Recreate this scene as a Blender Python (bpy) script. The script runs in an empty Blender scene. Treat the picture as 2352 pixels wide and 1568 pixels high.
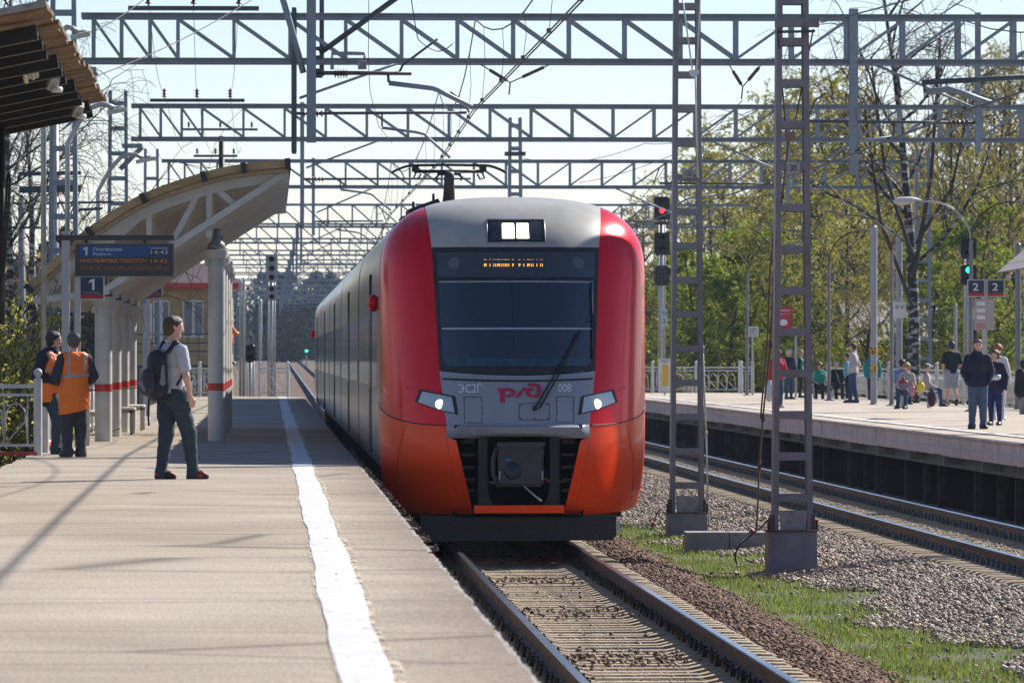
import bpy, bmesh, math, random
import numpy as np
from mathutils import Vector, Matrix, Euler
R = math.radians
random.seed(7); np.random.seed(7)
scene = bpy.context.scene
COL = scene.collection

# ------------------------------------------------------------------ camera
# photo measures below are in a 2352 x 1568 copy of the picture; rail head z=0, track along +Y
FPX, CX, CY, HX, HY = 14100.0, 1176.0, 784.0, 620.0, 818.0
CAM = Vector((0, 0, 2.46))
YAW = math.atan((CX - HX) / FPX); PITCH = math.atan((HY - CY) / FPX)
cd = bpy.data.cameras.new('camera'); cam = bpy.data.objects.new('camera', cd); COL.objects.link(cam)
cam.location = CAM
cam.rotation_euler = (R(90) + PITCH, 0, -YAW)
cd.sensor_width = 36; cd.lens = 36 * FPX / 2352
cd.clip_start = 1; cd.clip_end = 6000
cd.dof.use_dof = True; cd.dof.focus_distance = 79; cd.dof.aperture_fstop = 9.5
scene.camera = cam
# ------------------------------------------------------------------ sky and sun
SUNV = Vector((1.0, 0.9, 1.0)).normalized()
SUN_EL = math.asin(SUNV.z); SUN_AZ = math.atan2(SUNV.x, SUNV.y)
w = bpy.data.worlds.new('World'); scene.world = w; w.use_nodes = True
nt = w.node_tree; nt.nodes.clear()
sky = nt.nodes.new('ShaderNodeTexSky'); sky.sky_type = 'NISHITA'; sky.sun_disc = False
sky.sun_elevation = SUN_EL; sky.sun_rotation = SUN_AZ
sky.altitude = 0; sky.air_density = 1.0; sky.dust_density = 0.0; sky.ozone_density = 4.0
bg = nt.nodes.new('ShaderNodeBackground'); bg.inputs[1].default_value = 0.085
wo = nt.nodes.new('ShaderNodeOutputWorld')
tn = nt.nodes.new('ShaderNodeMix'); tn.data_type = 'RGBA'; tn.blend_type = 'MULTIPLY'; tn.inputs[0].default_value = 1; tn.inputs[7].default_value = (.93, .87, .94, 1)
nt.links.new(sky.outputs[0], tn.inputs[6]); nt.links.new(tn.outputs[2], bg.inputs[0]); nt.links.new(bg.outputs[0], wo.inputs[0])
sl = bpy.data.lights.new('sun', 'SUN'); so = bpy.data.objects.new('sun', sl); COL.objects.link(so)
sl.energy = 5.0; sl.angle = R(0.5); sl.color = (1.0, 0.95, 0.88)
so.rotation_euler = SUNV.to_track_quat('Z', 'Y').to_euler(); so.location = (30, 40, 60)
vs = scene.view_settings
vs.view_transform = 'Standard'; vs.look = 'None'; vs.gamma = 1; vs.use_curve_mapping = False; vs.exposure = 0.76
cy = scene.cycles
cy.max_bounces = 6; cy.diffuse_bounces = 3; cy.glossy_bounces = 3; cy.transmission_bounces = 4
cy.transparent_max_bounces = 8; cy.volume_bounces = 1; cy.use_denoising = True
cy.volume_step_rate = 8; cy.sample_clamp_indirect = 6

def ray(px, py):
    d = Vector((px - CX, FPX, CY - py))
    d = Matrix.Rotation(PITCH, 3, 'X') @ d
    return Matrix.Rotation(-YAW, 3, 'Z') @ d
def P(px, py, Y):                     # point of a pixel at distance Y along the track
    d = ray(px, py); return CAM + d * (Y / d.y)
def G(px, py, z):                     # point of a pixel on the level z
    d = ray(px, py); return CAM + d * ((z - CAM.z) / d.z)

# ------------------------------------------------------------------ materials
MATS = {}
def M(name, col, rough=.6, metal=0., var=.12, scale=6., bump=0., bscale=60., spec=.5, coat=0., emit=0.,
      col2=None, detail=6., stretch=(1, 1, 1), lo=.35, hi=.7, croug=.05, world=False):
    if name in MATS: return MATS[name]
    m = bpy.data.materials.new(name); m.use_nodes = True
    n = m.node_tree.nodes; l = m.node_tree.links; b = n['Principled BSDF']
    c = (*col, 1)
    b.inputs['Base Color'].default_value = c
    b.inputs['Roughness'].default_value = rough; b.inputs['Metallic'].default_value = metal
    b.inputs['Specular IOR Level'].default_value = spec
    b.inputs['Coat Weight'].default_value = coat; b.inputs['Coat Roughness'].default_value = croug
    if emit: b.inputs['Emission Color'].default_value = c; b.inputs['Emission Strength'].default_value = emit
    if var or bump or col2:
        if world:
            tc = n.new('ShaderNodeNewGeometry'); src = tc.outputs['Position']
        else:
            tc = n.new('ShaderNodeTexCoord'); src = tc.outputs['Object']
        mp = n.new('ShaderNodeMapping'); mp.inputs['Scale'].default_value = stretch
        l.new(src, mp.inputs[0])
        no = n.new('ShaderNodeTexNoise'); no.inputs['Scale'].default_value = scale
        no.inputs['Detail'].default_value = detail; no.inputs['Roughness'].default_value = .65
        l.new(mp.outputs[0], no.inputs['Vector'])
        rp = n.new('ShaderNodeValToRGB'); rp.color_ramp.elements[0].position = lo; rp.color_ramp.elements[1].position = hi
        a2 = col2 if col2 else tuple(min(1, x * (1 + var)) for x in col)
        a1 = tuple(x * (1 - var) for x in col) if not col2 else col
        rp.color_ramp.elements[0].color = (*a1, 1); rp.color_ramp.elements[1].color = (*a2, 1)
        l.new(no.outputs['Fac'], rp.inputs[0]); l.new(rp.outputs[0], b.inputs['Base Color'])
        if emit: l.new(rp.outputs[0], b.inputs['Emission Color'])
        if bump:
            n2 = n.new('ShaderNodeTexNoise'); n2.inputs['Scale'].default_value = bscale; n2.inputs['Detail'].default_value = 4
            l.new(mp.outputs[0], n2.inputs['Vector'])
            bp = n.new('ShaderNodeBump'); bp.inputs['Strength'].default_value = bump; bp.inputs['Distance'].default_value = .02
            l.new(n2.outputs['Fac'], bp.inputs['Height']); l.new(bp.outputs[0], b.inputs['Normal'])
    MATS[name] = m
    return m
def leafmat(name, c1, c2, trans=.35):
    m = bpy.data.materials.new(name); m.use_nodes = True
    n = m.node_tree.nodes; l = m.node_tree.links; n.clear()
    o = n.new('ShaderNodeOutputMaterial')
    geo = n.new('ShaderNodeNewGeometry'); no = n.new('ShaderNodeTexNoise'); no.inputs['Scale'].default_value = .9
    no.inputs['Detail'].default_value = 5
    l.new(geo.outputs['Position'], no.inputs['Vector'])
    ad = n.new('ShaderNodeMath'); ad.operation = 'MULTIPLY_ADD'; ad.inputs[1].default_value = .5; 
    l.new(geo.outputs['Random Per Island'], ad.inputs[0]); 
    sb = n.new('ShaderNodeMath'); sb.operation = 'SUBTRACT'; sb.inputs[1].default_value = .25
    l.new(no.outputs['Fac'], sb.inputs[0]); l.new(sb.outputs[0], ad.inputs[2])
    rp = n.new('ShaderNodeValToRGB'); rp.color_ramp.elements[0].position = .25; rp.color_ramp.elements[1].position = .75
    rp.color_ramp.elements[0].color = (*c1, 1); rp.color_ramp.elements[1].color = (*c2, 1)
    l.new(ad.outputs[0], rp.inputs[0])
    d = n.new('ShaderNodeBsdfDiffuse'); t = n.new('ShaderNodeBsdfTranslucent'); mx = n.new('ShaderNodeMixShader')
    mx.inputs[0].default_value = trans
    l.new(rp.outputs[0], d.inputs[0]); l.new(rp.outputs[0], t.inputs[0])
    l.new(d.outputs[0], mx.inputs[1]); l.new(t.outputs[0], mx.inputs[2]); l.new(mx.outputs[0], o.inputs[0])
    MATS[name] = m
    return m

# ------------------------------------------------------------------ objects
def tag(o, label=None, cat=None, group=None, kind=None):
    if label: o['label'] = label
    if cat: o['category'] = cat
    if group: o['group'] = group
    if kind: o['kind'] = kind
    return o
def thing(name, label, cat, loc=(0, 0, 0), group=None, kind=None):
    o = bpy.data.objects.new(name, None); COL.objects.link(o); o.location = loc
    o.empty_display_size = .2
    o['_inv'] = 0
    del o['_inv']
    return tag(o, label, cat, group, kind)
def wmat(o):
    return (wmat(o.parent) @ o.matrix_parent_inverse if o.parent else Matrix()) @ Matrix.LocRotScale(o.location, o.rotation_euler, o.scale)
def setpar(o, p):
    if p is not None:
        o.parent = p; o.matrix_parent_inverse = wmat(p).inverted()
    return o
def link(name, me, parent=None):
    o = bpy.data.objects.new(name, me); COL.objects.link(o); setpar(o, parent); return o
def copy_tree(o, parent=None, root=True):
    c = o.copy(); COL.objects.link(c)
    if parent is not None: c.parent = parent; c.matrix_parent_inverse = o.matrix_parent_inverse.copy()
    for ch in o.children: copy_tree(ch, c, False)
    return c

class B:
    """collects shapes of one mesh"""
    def __init__(s): s.v = []; s.f = []; s.mi = []; s.cur = 0
    def add(s, vs, fs, mi=None):
        o = len(s.v); s.v += [tuple(x) for x in vs]; s.f += [tuple(i + o for i in f) for f in fs]
        s.mi += [s.cur if mi is None else mi] * len(fs); return s
    def box(s, c, d, rot=None, mi=None, taper=(1, 1)):
        x, y, z = [k / 2 for k in d]; tx, ty = taper
        vs = [Vector(p) for p in ((-x,-y,-z),(x,-y,-z),(x,y,-z),(-x,y,-z),(-x*tx,-y*ty,z),(x*tx,-y*ty,z),(x*tx,y*ty,z),(-x*tx,y*ty,z))]
        if rot is not None:
            q = rot if isinstance(rot, Matrix) else Euler(rot).to_matrix()
            vs = [q @ p for p in vs]
        c = Vector(c)
        return s.add([p + c for p in vs], [(0,3,2,1),(4,5,6,7),(0,1,5,4),(1,2,6,5),(2,3,7,6),(3,0,4,7)], mi)
    def bbox(s, a, b, mi=None):
        a = Vector(a); b = Vector(b); return s.box((a + b) / 2, [abs(k) for k in (b - a)], mi=mi)
    def beam(s, a, b, w, h, up=(0, 0, 1), mi=None):
        a = Vector(a); b = Vector(b); d = b - a; L = d.length
        if L < 1e-6: return s
        z = d / L; u = Vector(up)
        if abs(z.dot(u)) > .98: u = Vector((0, 1, 0))
        x = u.cross(z).normalized(); y = z.cross(x)
        m = Matrix((x, y, z)).transposed()
        return s.box((a + b) / 2, (w, h, L), m, mi)
    def tube(s, pts, r, n=8, mi=None, cap=True):
        pts = [Vector(p) for p in pts]; k = len(pts)
        rs = r if isinstance(r, (list, tuple)) else [r] * k
        vs = []; prev = None
        for i, p in enumerate(pts):
            d = (pts[min(i + 1, k - 1)] - pts[max(i - 1, 0)])
            d = d.normalized() if d.length > 1e-9 else Vector((0, 0, 1))
            if prev is None:
                u = Vector((0, 0, 1)) if abs(d.z) < .9 else Vector((1, 0, 0))
                x = u.cross(d).normalized()
            else:
                x = (prev - d * prev.dot(d)); x = x.normalized() if x.length > 1e-6 else Vector((1, 0, 0))
            prev = x; y = d.cross(x)
            for j in range(n):
                t = 2 * math.pi * j / n
                vs.append(p + (x * math.cos(t) + y * math.sin(t)) * rs[i])
        fs = []
        for i in range(k - 1):
            for j in range(n):
                a = i * n + j; b = i * n + (j + 1) % n
                fs.append((a, b, b + n, a + n))
        if cap: fs += [tuple(range(n - 1, -1, -1)), tuple((k - 1) * n + j for j in range(n))]
        return s.add(vs, fs, mi)
    def lathe(s, c, prof, n=16, axis='Z', mi=None):
        c = Vector(c); vs = []; k = len(prof)
        for r, h in prof:
            for j in range(n):
                t = 2 * math.pi * j / n; a, b = r * math.cos(t), r * math.sin(t)
                vs.append(c + (Vector((a, b, h)) if axis == 'Z' else Vector((a, h, b)) if axis == 'Y' else Vector((h, a, b))))
        fs = []
        for i in range(k - 1):
            for j in range(n):
                a = i * n + j; b = i * n + (j + 1) % n
                fs.append((a, b, b + n, a + n))
        fs += [tuple(range(n - 1, -1, -1)), tuple((k - 1) * n + j for j in range(n))]
        return s.add(vs, fs, mi)
    def ball(s, c, r, n=12, m=8, mi=None):
        r3 = r if isinstance(r, (tuple, list)) else (r, r, r); c = Vector(c)
        vs = []
        for i in range(m + 1):
            p = math.pi * i / m
            for j in range(n):
                t = 2 * math.pi * j / n
                vs.append(c + Vector((r3[0] * math.sin(p) * math.cos(t), r3[1] * math.sin(p) * math.sin(t), -r3[2] * math.cos(p))))
        fs = [(i * n + j, i * n + (j + 1) % n, (i + 1) * n + (j + 1) % n, (i + 1) * n + j) for i in range(m) for j in range(n)]
        return s.add(vs, fs, mi)
    def prism(s, poly, a0, a1, plane='XZ', mi=None):
        n = len(poly)
        def pt(u, v, a): return (u, a, v) if plane == 'XZ' else (u, v, a) if plane == 'XY' else (a, u, v)
        vs = [pt(u, v, a0) for u, v in poly] + [pt(u, v, a1) for u, v in poly]
        fs = [tuple(range(n)), tuple(range(2 * n - 1, n - 1, -1))] + [(i, i + n, (i + 1) % n + n, (i + 1) % n) for i in range(n)]
        return s.add(vs, fs, mi)
    def grid(s, rows, mi=None):
        nr = len(rows); nc = len(rows[0])
        return s.add([p for r in rows for p in r],
                     [(i * nc + j, i * nc + j + 1, (i + 1) * nc + j + 1, (i + 1) * nc + j) for i in range(nr - 1) for j in range(nc - 1)], mi)
    def me(s, name, mats, smooth=None):
        me = bpy.data.meshes.new(name)
        me.from_pydata(s.v, [], s.f)
        for m in (mats if isinstance(mats, (list, tuple)) else [mats]): me.materials.append(m)
        me.polygons.foreach_set('material_index', s.mi)
        bm = bmesh.new(); bm.from_mesh(me); bmesh.ops.recalc_face_normals(bm, faces=bm.faces); bm.to_mesh(me); bm.free()
        if smooth:
            me.polygons.foreach_set('use_smooth', [True] * len(me.polygons))
            if smooth != 'all': me.set_sharp_from_angle(angle=R(smooth))
        me.update(); return me
    def ob(s, name, mats, parent=None, smooth=35):
        return link(name, s.me(name, mats, smooth), parent)

def npmesh(name, v, f, mat, smooth=False):
    """big meshes: v (n,3), f (m,k)"""
    me = bpy.data.meshes.new(name); v = np.asarray(v, np.float32); f = np.asarray(f, np.int32)
    m, k = f.shape
    me.vertices.add(len(v)); me.vertices.foreach_set('co', v.ravel())
    me.loops.add(m * k); me.loops.foreach_set('vertex_index', f.ravel())
    me.polygons.add(m); me.polygons.foreach_set('loop_start', np.arange(0, m * k, k, dtype=np.int32))
    me.polygons.foreach_set('loop_total', np.full(m, k, np.int32))
    if smooth: me.polygons.foreach_set('use_smooth', np.ones(m, bool))
    for q in (mat if isinstance(mat, (list, tuple)) else [mat]): me.materials.append(q)
    me.update(calc_edges=True); me.validate(); return me

def text_me(s, size, mat, depth=.004, font=None, bold=0., align='LEFT', spacing=1., sx=1.):
    """text lying in XZ, facing -Y, origin at baseline"""
    c = bpy.data.curves.new('t', 'FONT'); c.body = s; c.size = size; c.extrude = depth / 2; c.offset = bold
    c.align_x = align; c.space_character = spacing; c.resolution_u = 3
    if font: c.font = font
    o = bpy.data.objects.new('t', c); COL.objects.link(o)
    dg = bpy.context.evaluated_depsgraph_get(); dg.update()
    me = bpy.data.meshes.new_from_object(o.evaluated_get(dg))
    bpy.data.objects.remove(o); bpy.data.curves.remove(c)
    me.transform(Matrix.Rotation(R(90), 4, 'X') @ Matrix.Diagonal((sx, 1, 1, 1)))
    me.materials.clear(); me.materials.append(mat); return me
def text(name, s, size, mat, loc, parent, **k):
    me = text_me(s, size, mat, **k); me.transform(Matrix.Translation(loc)); return link(name, me, parent)

def member_mesh(kind='angle'):
    """unit steel member along +Z, one metre, section fits a unit square"""
    b = B()
    if kind == 'angle': pr = [(-.5,-.5),(.5,-.5),(.5,-.34),(-.34,-.34),(-.34,.5),(-.5,.5)]
    elif kind == 'channel': pr = [(-.5,-.5),(.5,-.5),(.5,.5),(-.5,.5),(-.5,.36),(.3,.36),(.3,-.36),(-.5,-.36)]
    else: pr = [(-.5,-.5),(.5,-.5),(.5,.5),(-.5,.5)]
    b.prism(pr, 0, 1, 'XY'); return b
_mm = {}
def member(name, a, b_, w, h, mat, parent, kind='angle', up=(0, 1, 0)):
    k = (kind, mat.name)
    if k not in _mm: _mm[k] = member_mesh(kind).me('steel_member', mat, None)
    a = Vector(a); b_ = Vector(b_); d = b_ - a; L = d.length; z = d / L; u = Vector(up)
    if abs(z.dot(u)) > .98: u = Vector((0, 0, 1))
    x = u.cross(z).normalized(); y = z.cross(x)
    o = bpy.data.objects.new(name, _mm[k]); COL.objects.link(o)
    m = Matrix((x, y, z)).transposed().to_4x4()
    o.location = a; o.rotation_euler = m.to_euler(); o.scale = (w, h, L)
    if parent is not None: o.parent = parent; o.matrix_parent_inverse = wmat(parent).inverted()
    return o
# ------------------------------------------------------------------ shared materials
STEEL = M('grey_painted_steel', (.235, .275, .32), .5, .2, scale=2.2, col2=(.185, .19, .20), lo=.45, hi=.8, world=True)
STEEL_D = M('dark_weathered_steel', (.075, .09, .105), .6, .2, var=.25, scale=4)
STEEL_P = M('mauve_grey_painted_steel', (.205, .195, .21), .6, .1, scale=3.5, bump=.15, bscale=40, col2=(.135, .10, .09), lo=.5, hi=.78, stretch=(1, 1, .4), world=True)
GALV = M('galvanised_steel', (.42, .42, .40), .45, .5, var=.15, scale=8)
WHITEP = M('white_paint', (.66, .65, .61), .5, var=.12, scale=3, bump=.05, bscale=30)
BLACK = M('black_plastic', (.012, .013, .015), .45, var=.2)
DARK = M('dark_void_shade', (.004, .004, .0045), .9, var=.1, spec=.1)  # near-black: the shade of deep recesses put into the colour
CONC = M('grey_concrete', (.30, .28, .275), .9, var=.22, scale=3, bump=.3, bscale=50)
CONC_M = M('mauve_concrete', (.56, .47, .465), .9, var=.22, scale=2.2, bump=.3, bscale=30, stretch=(1, 1, .6))
RED = M('red_paint', (.55, .035, .03), .5, var=.15)
WIRE = M('wire_metal', (.05, .045, .05), .5, .4, var=.1)
PORC = M('brown_porcelain', (.09, .05, .045), .25, var=.15)
RUST = M('rusty_brown_steel', (.11, .065, .05), .7, .2, var=.3, scale=9)
RAILTOP = M('polished_rail_steel', (.55, .56, .6), .22, 1., var=.1, scale=20, stretch=(1, .05, 1))
RAILSIDE = M('brown_rail_side', (.115, .078, .058), .75, .1, var=.35, scale=8, stretch=(1, .2, 1))
SLEEP = M('sleeper_concrete', (.37, .285, .185), .92, var=.25, scale=7, bump=.35, bscale=40)
NAVY = M('navy_sign_face', (.012, .022, .055), .4, var=.05)
WHITE = M('white_lettering', (.8, .8, .8), .5, var=0)
GLASS_D = M('dark_glass', (.012, .018, .028), .04, var=0, spec=.6)

def stone_mat(name, c1, c2, c3):
    m = bpy.data.materials.new(name); m.use_nodes = True
    n = m.node_tree.nodes; l = m.node_tree.links; b = n['Principled BSDF']
    b.inputs['Roughness'].default_value = .9
    g = n.new('ShaderNodeNewGeometry'); rp = n.new('ShaderNodeValToRGB'); e = rp.color_ramp.elements
    e[0].color = (*c1, 1); e[1].color = (*c3, 1); k = e.new(.5); k.color = (*c2, 1)
    l.new(g.outputs['Random Per Island'], rp.inputs[0]); l.new(rp.outputs[0], b.inputs['Base Color'])
    MATS[name] = m; return m

# ------------------------------------------------------------------ ground
GX = [-900, -300, -120, -60, -30, -15, -8, -5, -3.4, -1, 0.8, 1.5, 2.2, 3.2, 4.2, 4.75, 5.0, 5.35, 5.7, 6.2, 6.8, 7.3, 7.8, 8.3, 8.8, 9.5, 10, 10.6, 11.3, 11.9, 13, 16, 19.4, 21, 26, 40, 80, 160, 400, 1200]
GZ = dict(zip(GX, [4, 2, .6, .3, .1, -.1, -.3, -.4, -.4, -.4, -.28, -.27, -.25, -.25, -.25, -.25, -.27, -.38, -.46, -.47, -.46, -.40, -.33, -.27, -.25, -.25, -.25, -.25, -.28, -.32, -.35, -.3, -.1, .1, .3, .8, 1.5, 3, 5, 12]))
def grade(y): return max(0., y - 240) * .0032
def gz(x, y): return float(np.interp(x, GX, [GZ[k] for k in GX])) + grade(y)
GY = [-60, 0, 20, 40, 60, 80, 100, 140, 180, 230, 260, 320, 400, 500, 650, 900, 1400, 2500]
rows = [[(x, y, gz(x, y)) for x in GX] for y in GY]
gb = B(); gb.grid(rows)
def ground_mat():
    m = bpy.data.materials.new('trackside_ground'); m.use_nodes = True
    n = m.node_tree.nodes; l = m.node_tree.links; b = n['Principled BSDF']; b.inputs['Roughness'].default_value = .95
    g = n.new('ShaderNodeNewGeometry'); sp = n.new('ShaderNodeSeparateXYZ'); l.new(g.outputs['Position'], sp.inputs[0])
    no = n.new('ShaderNodeTexNoise'); no.inputs['Scale'].default_value = 1.3; no.inputs['Detail'].default_value = 5
    l.new(g.outputs['Position'], no.inputs['Vector'])
    w_ = n.new('ShaderNodeMath'); w_.operation = 'MULTIPLY_ADD'; w_.inputs[1].default_value = 1.1
    l.new(no.outputs['Fac'], w_.inputs[0]); l.new(sp.outputs['X'], w_.inputs[2])
    mr = n.new('ShaderNodeMapRange'); mr.inputs[1].default_value = -6; mr.inputs[2].default_value = 24
    l.new(w_.outputs[0], mr.inputs[0])
    rp = n.new('ShaderNodeValToRGB'); e = rp.color_ramp.elements
    def pos(x): return (x + .55 + 6) / 30
    stops = [(-6, (.10, .10, .045)), (-3.5, (.10, .09, .05)), (-2.5, (.12, .08, .055)), (5.2, (.125, .075, .046)), (5.5, (.09, .10, .035)), (7.2, (.10, .11, .04)),
             (7.7, (.23, .19, .15)), (19, (.20, .175, .15)), (21, (.085, .09, .04))]
    e[0].position = 0; e[0].color = (*stops[0][1], 1); e[1].position = 1; e[1].color = (*stops[-1][1], 1)
    for x, c in stops[1:-1]:
        k = e.new(pos(x)); k.color = (*c, 1)
    l.new(mr.outputs[0], rp.inputs[0])
    n2 = n.new('ShaderNodeTexNoise'); n2.inputs['Scale'].default_value = 14; n2.inputs['Detail'].default_value = 6
    l.new(g.outputs['Position'], n2.inputs['Vector'])
    mx = n.new('ShaderNodeMix'); mx.data_type = 'RGBA'; mx.blend_type = 'MULTIPLY'; mx.inputs[0].default_value = 1
    r2 = n.new('ShaderNodeValToRGB'); r2.color_ramp.elements[0].position = .3; r2.color_ramp.elements[1].position = .7
    r2.color_ramp.elements[0].color = (.55, .55, .55, 1); r2.color_ramp.elements[1].color = (1.25, 1.25, 1.25, 1)
    l.new(n2.outputs['Fac'], r2.inputs[0]); l.new(rp.outputs[0], mx.inputs[6]); l.new(r2.outputs[0], mx.inputs[7])
    l.new(mx.outputs[2], b.inputs['Base Color'])
    bp = n.new('ShaderNodeBump'); bp.inputs['Strength'].default_value = .8; bp.inputs['Distance'].default_value = .05
    l.new(n2.outputs['Fac'], bp.inputs['Height']); l.new(bp.outputs[0], b.inputs['Normal'])
    return m
tag(gb.ob('ground', ground_mat(), None, 'all'), 'stony trackside ground running off between the rails', kind='structure')

# ------------------------------------------------------------------ platform beside the train
def asphalt_mat():
    m = bpy.data.materials.new('worn_asphalt'); m.use_nodes = True
    n = m.node_tree.nodes; l = m.node_tree.links; b = n['Principled BSDF']; b.inputs['Roughness'].default_value = .88
    b.inputs['Specular IOR Level'].default_value = .3
    g = n.new('ShaderNodeNewGeometry')
    def noise(scale, st, det=5):
        mp = n.new('ShaderNodeMapping'); mp.inputs['Scale'].default_value = st; l.new(g.outputs['Position'], mp.inputs[0])
        q = n.new('ShaderNodeTexNoise'); q.inputs['Scale'].default_value = scale; q.inputs['Detail'].default_value = det
        l.new(mp.outputs[0], q.inputs['Vector']); return q.outputs['Fac']
    def ramp(src, p0, p1, c0, c1):
        r = n.new('ShaderNodeValToRGB'); r.color_ramp.elements[0].position = p0; r.color_ramp.elements[1].position = p1
        r.color_ramp.elements[0].color = (*c0, 1); r.color_ramp.elements[1].color = (*c1, 1); l.new(src, r.inputs[0]); return r.outputs[0]
    def mul(a, c):
        mx = n.new('ShaderNodeMix'); mx.data_type = 'RGBA'; mx.blend_type = 'MULTIPLY'; mx.inputs[0].default_value = 1
        l.new(a, mx.inputs[6]); l.new(c, mx.inputs[7]); return mx.outputs[2]
    base = ramp(noise(.5, (1, .6, 1)), .35, .65, (.325, .268, .202), (.40, .338, .262))
    st = ramp(noise(1.1, (.55, .5, 1), 8), .32, .68, (.86, .85, .84), (1.08, 1.08, 1.08))     # patches, worn bands across
    fine = ramp(noise(55, (1, .30, 1), 4), .3, .72, (.66, .655, .65), (1.3, 1.3, 1.3))
    cr = ramp(noise(.75, (.12, 2.2, 1), 3), .485, .505, (1, 1, 1), (1, 1, 1))
    col = mul(mul(base, st), fine)
    # thin cracks across the platform
    mp = n.new('ShaderNodeMapping'); mp.inputs['Scale'].default_value = (.18, .62, 1); l.new(g.outputs['Position'], mp.inputs[0])
    vo = n.new('ShaderNodeTexVoronoi'); vo.feature = 'DISTANCE_TO_EDGE'; vo.inputs['Scale'].default_value = .55; l.new(mp.outputs[0], vo.inputs['Vector'])
    ck = ramp(vo.outputs['Distance'], .0, .013, (.42, .40, .38), (1, 1, 1)); col = mul(col, ck)
    v2 = n.new('ShaderNodeTexVoronoi'); v2.inputs['Scale'].default_value = 2.6; l.new(g.outputs['Position'], v2.inputs['Vector'])
    col = mul(col, ramp(v2.outputs['Distance'], .035, .055, (.62, .61, .60), (1, 1, 1)))       # trodden-in spots
    v3 = n.new('ShaderNodeTexVoronoi'); v3.inputs['Scale'].default_value = 5.5; l.new(g.outputs['Position'], v3.inputs['Vector'])
    col = mul(col, ramp(v3.outputs['Distance'], .022, .032, (1.7, 1.7, 1.65), (1, 1, 1)))       # pale grit
    col = mul(col, ramp(noise(2.6, (.22, 1.0, 1), 5), .40, .62, (.95, .948, .945), (1.02, 1.02, 1.02)))
    sp = n.new('ShaderNodeSeparateXYZ'); l.new(g.outputs['Position'], sp.inputs[0])
    ad = n.new('ShaderNodeMath'); ad.operation = 'MULTIPLY_ADD'; ad.inputs[1].default_value = .35; l.new(noise(1.2, (1, .5, 1)), ad.inputs[0]); l.new(sp.outputs['X'], ad.inputs[2])
    mr = n.new('ShaderNodeMapRange'); mr.inputs[1].default_value = .75; mr.inputs[2].default_value = 1.3; l.new(ad.outputs[0], mr.inputs[0])
    ed = ramp(mr.outputs[0], 0., 1., (1, 1, 1), (.66, .62, .59)); col = mul(col, ed)          # grimy strip near the train
    l.new(col, b.inputs['Base Color'])
    bp = n.new('ShaderNodeBump'); bp.inputs['Strength'].default_value = .35; bp.inputs['Distance'].default_value = .008
    l.new(noise(120, (1, 1, 1), 2), bp.inputs['Height']); l.new(bp.outputs[0], b.inputs['Normal'])
    return m
PZ = 1.10
PEND = 207.
ASPH = asphalt_mat()
pl = tag(thing('platform', 'worn grey asphalt platform alongside the red train', None, (0, 40, 0)), kind='structure')
def wob(y, a=1.): return a * (.010 * math.sin(y * 1.7) + .008 * math.sin(y * 4.1 + 1) + .006 * math.sin(y * 9.3 + 2))
ys = np.concatenate([np.arange(16, 110, .25), np.arange(110, PEND + .1, 1.)])
b = B()
b.grid([[(-3.3 + wob(y, 1.5), y, PZ) for y in ys], [(-1.2, y, PZ + .012) for y in ys], [(1.105 + wob(y, .7) + random.uniform(-.010, .008), y, PZ) for y in ys]])
b.ob('asphalt_surface', ASPH, pl, 'all')
CRUMB = M('crumbled_edge_concrete', (.30, .275, .25), .95, var=.45, scale=16, bump=.8, bscale=50)
y = 16.
while y < PEND:                       # edge slabs with crumbled lips
    L = 2.97; b = B(); n_ = 24
    yy = [y + L * i / n_ for i in range(n_ + 1)]
    top = [(1.05, q, PZ - .006) for q in yy]; out = [(1.135 + random.uniform(-.012, .012), q, PZ - .012 + random.uniform(-.012, .002)) for q in yy]
    low = [(1.15 + random.uniform(-.02, .01), q, PZ - .05) for q in yy]; bot = [(1.13, q, PZ - .22) for q in yy]; inn = [(1.05, q, PZ - .22) for q in yy]
    b.grid([top, out, low, bot, inn])
    b.ob('edge_slab', CRUMB, pl, None); y += 3.0
b = B(); b.bbox((-3.29, 16, PZ - .24), (1.04, PEND, PZ - .02)); b.ob('platform_deck', CONC, pl, None)
b = B(); b.bbox((-3.0, 16, -.4), (.75, PEND - .2, PZ - .245)); b.ob('platform_wall', CONC, pl, None)
stub = B(); stub.box((0, 0, 0), (.07, .035, .02)); stub.tube([(.03, 0, -.01), (.03, 0, .03)], .008, 6)
stub = stub.me('edge_bracket', RUST, 35)
y = 44.
while y < 92:
    o = link('edge_bracket', stub); o.location = (1.17, y, PZ - .03); o.rotation_euler = (random.uniform(-.3, .3), random.uniform(-.3, .3), random.uniform(-.4, .4)); setpar(o, pl)
    y += random.uniform(.5, 1.7)
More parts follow.
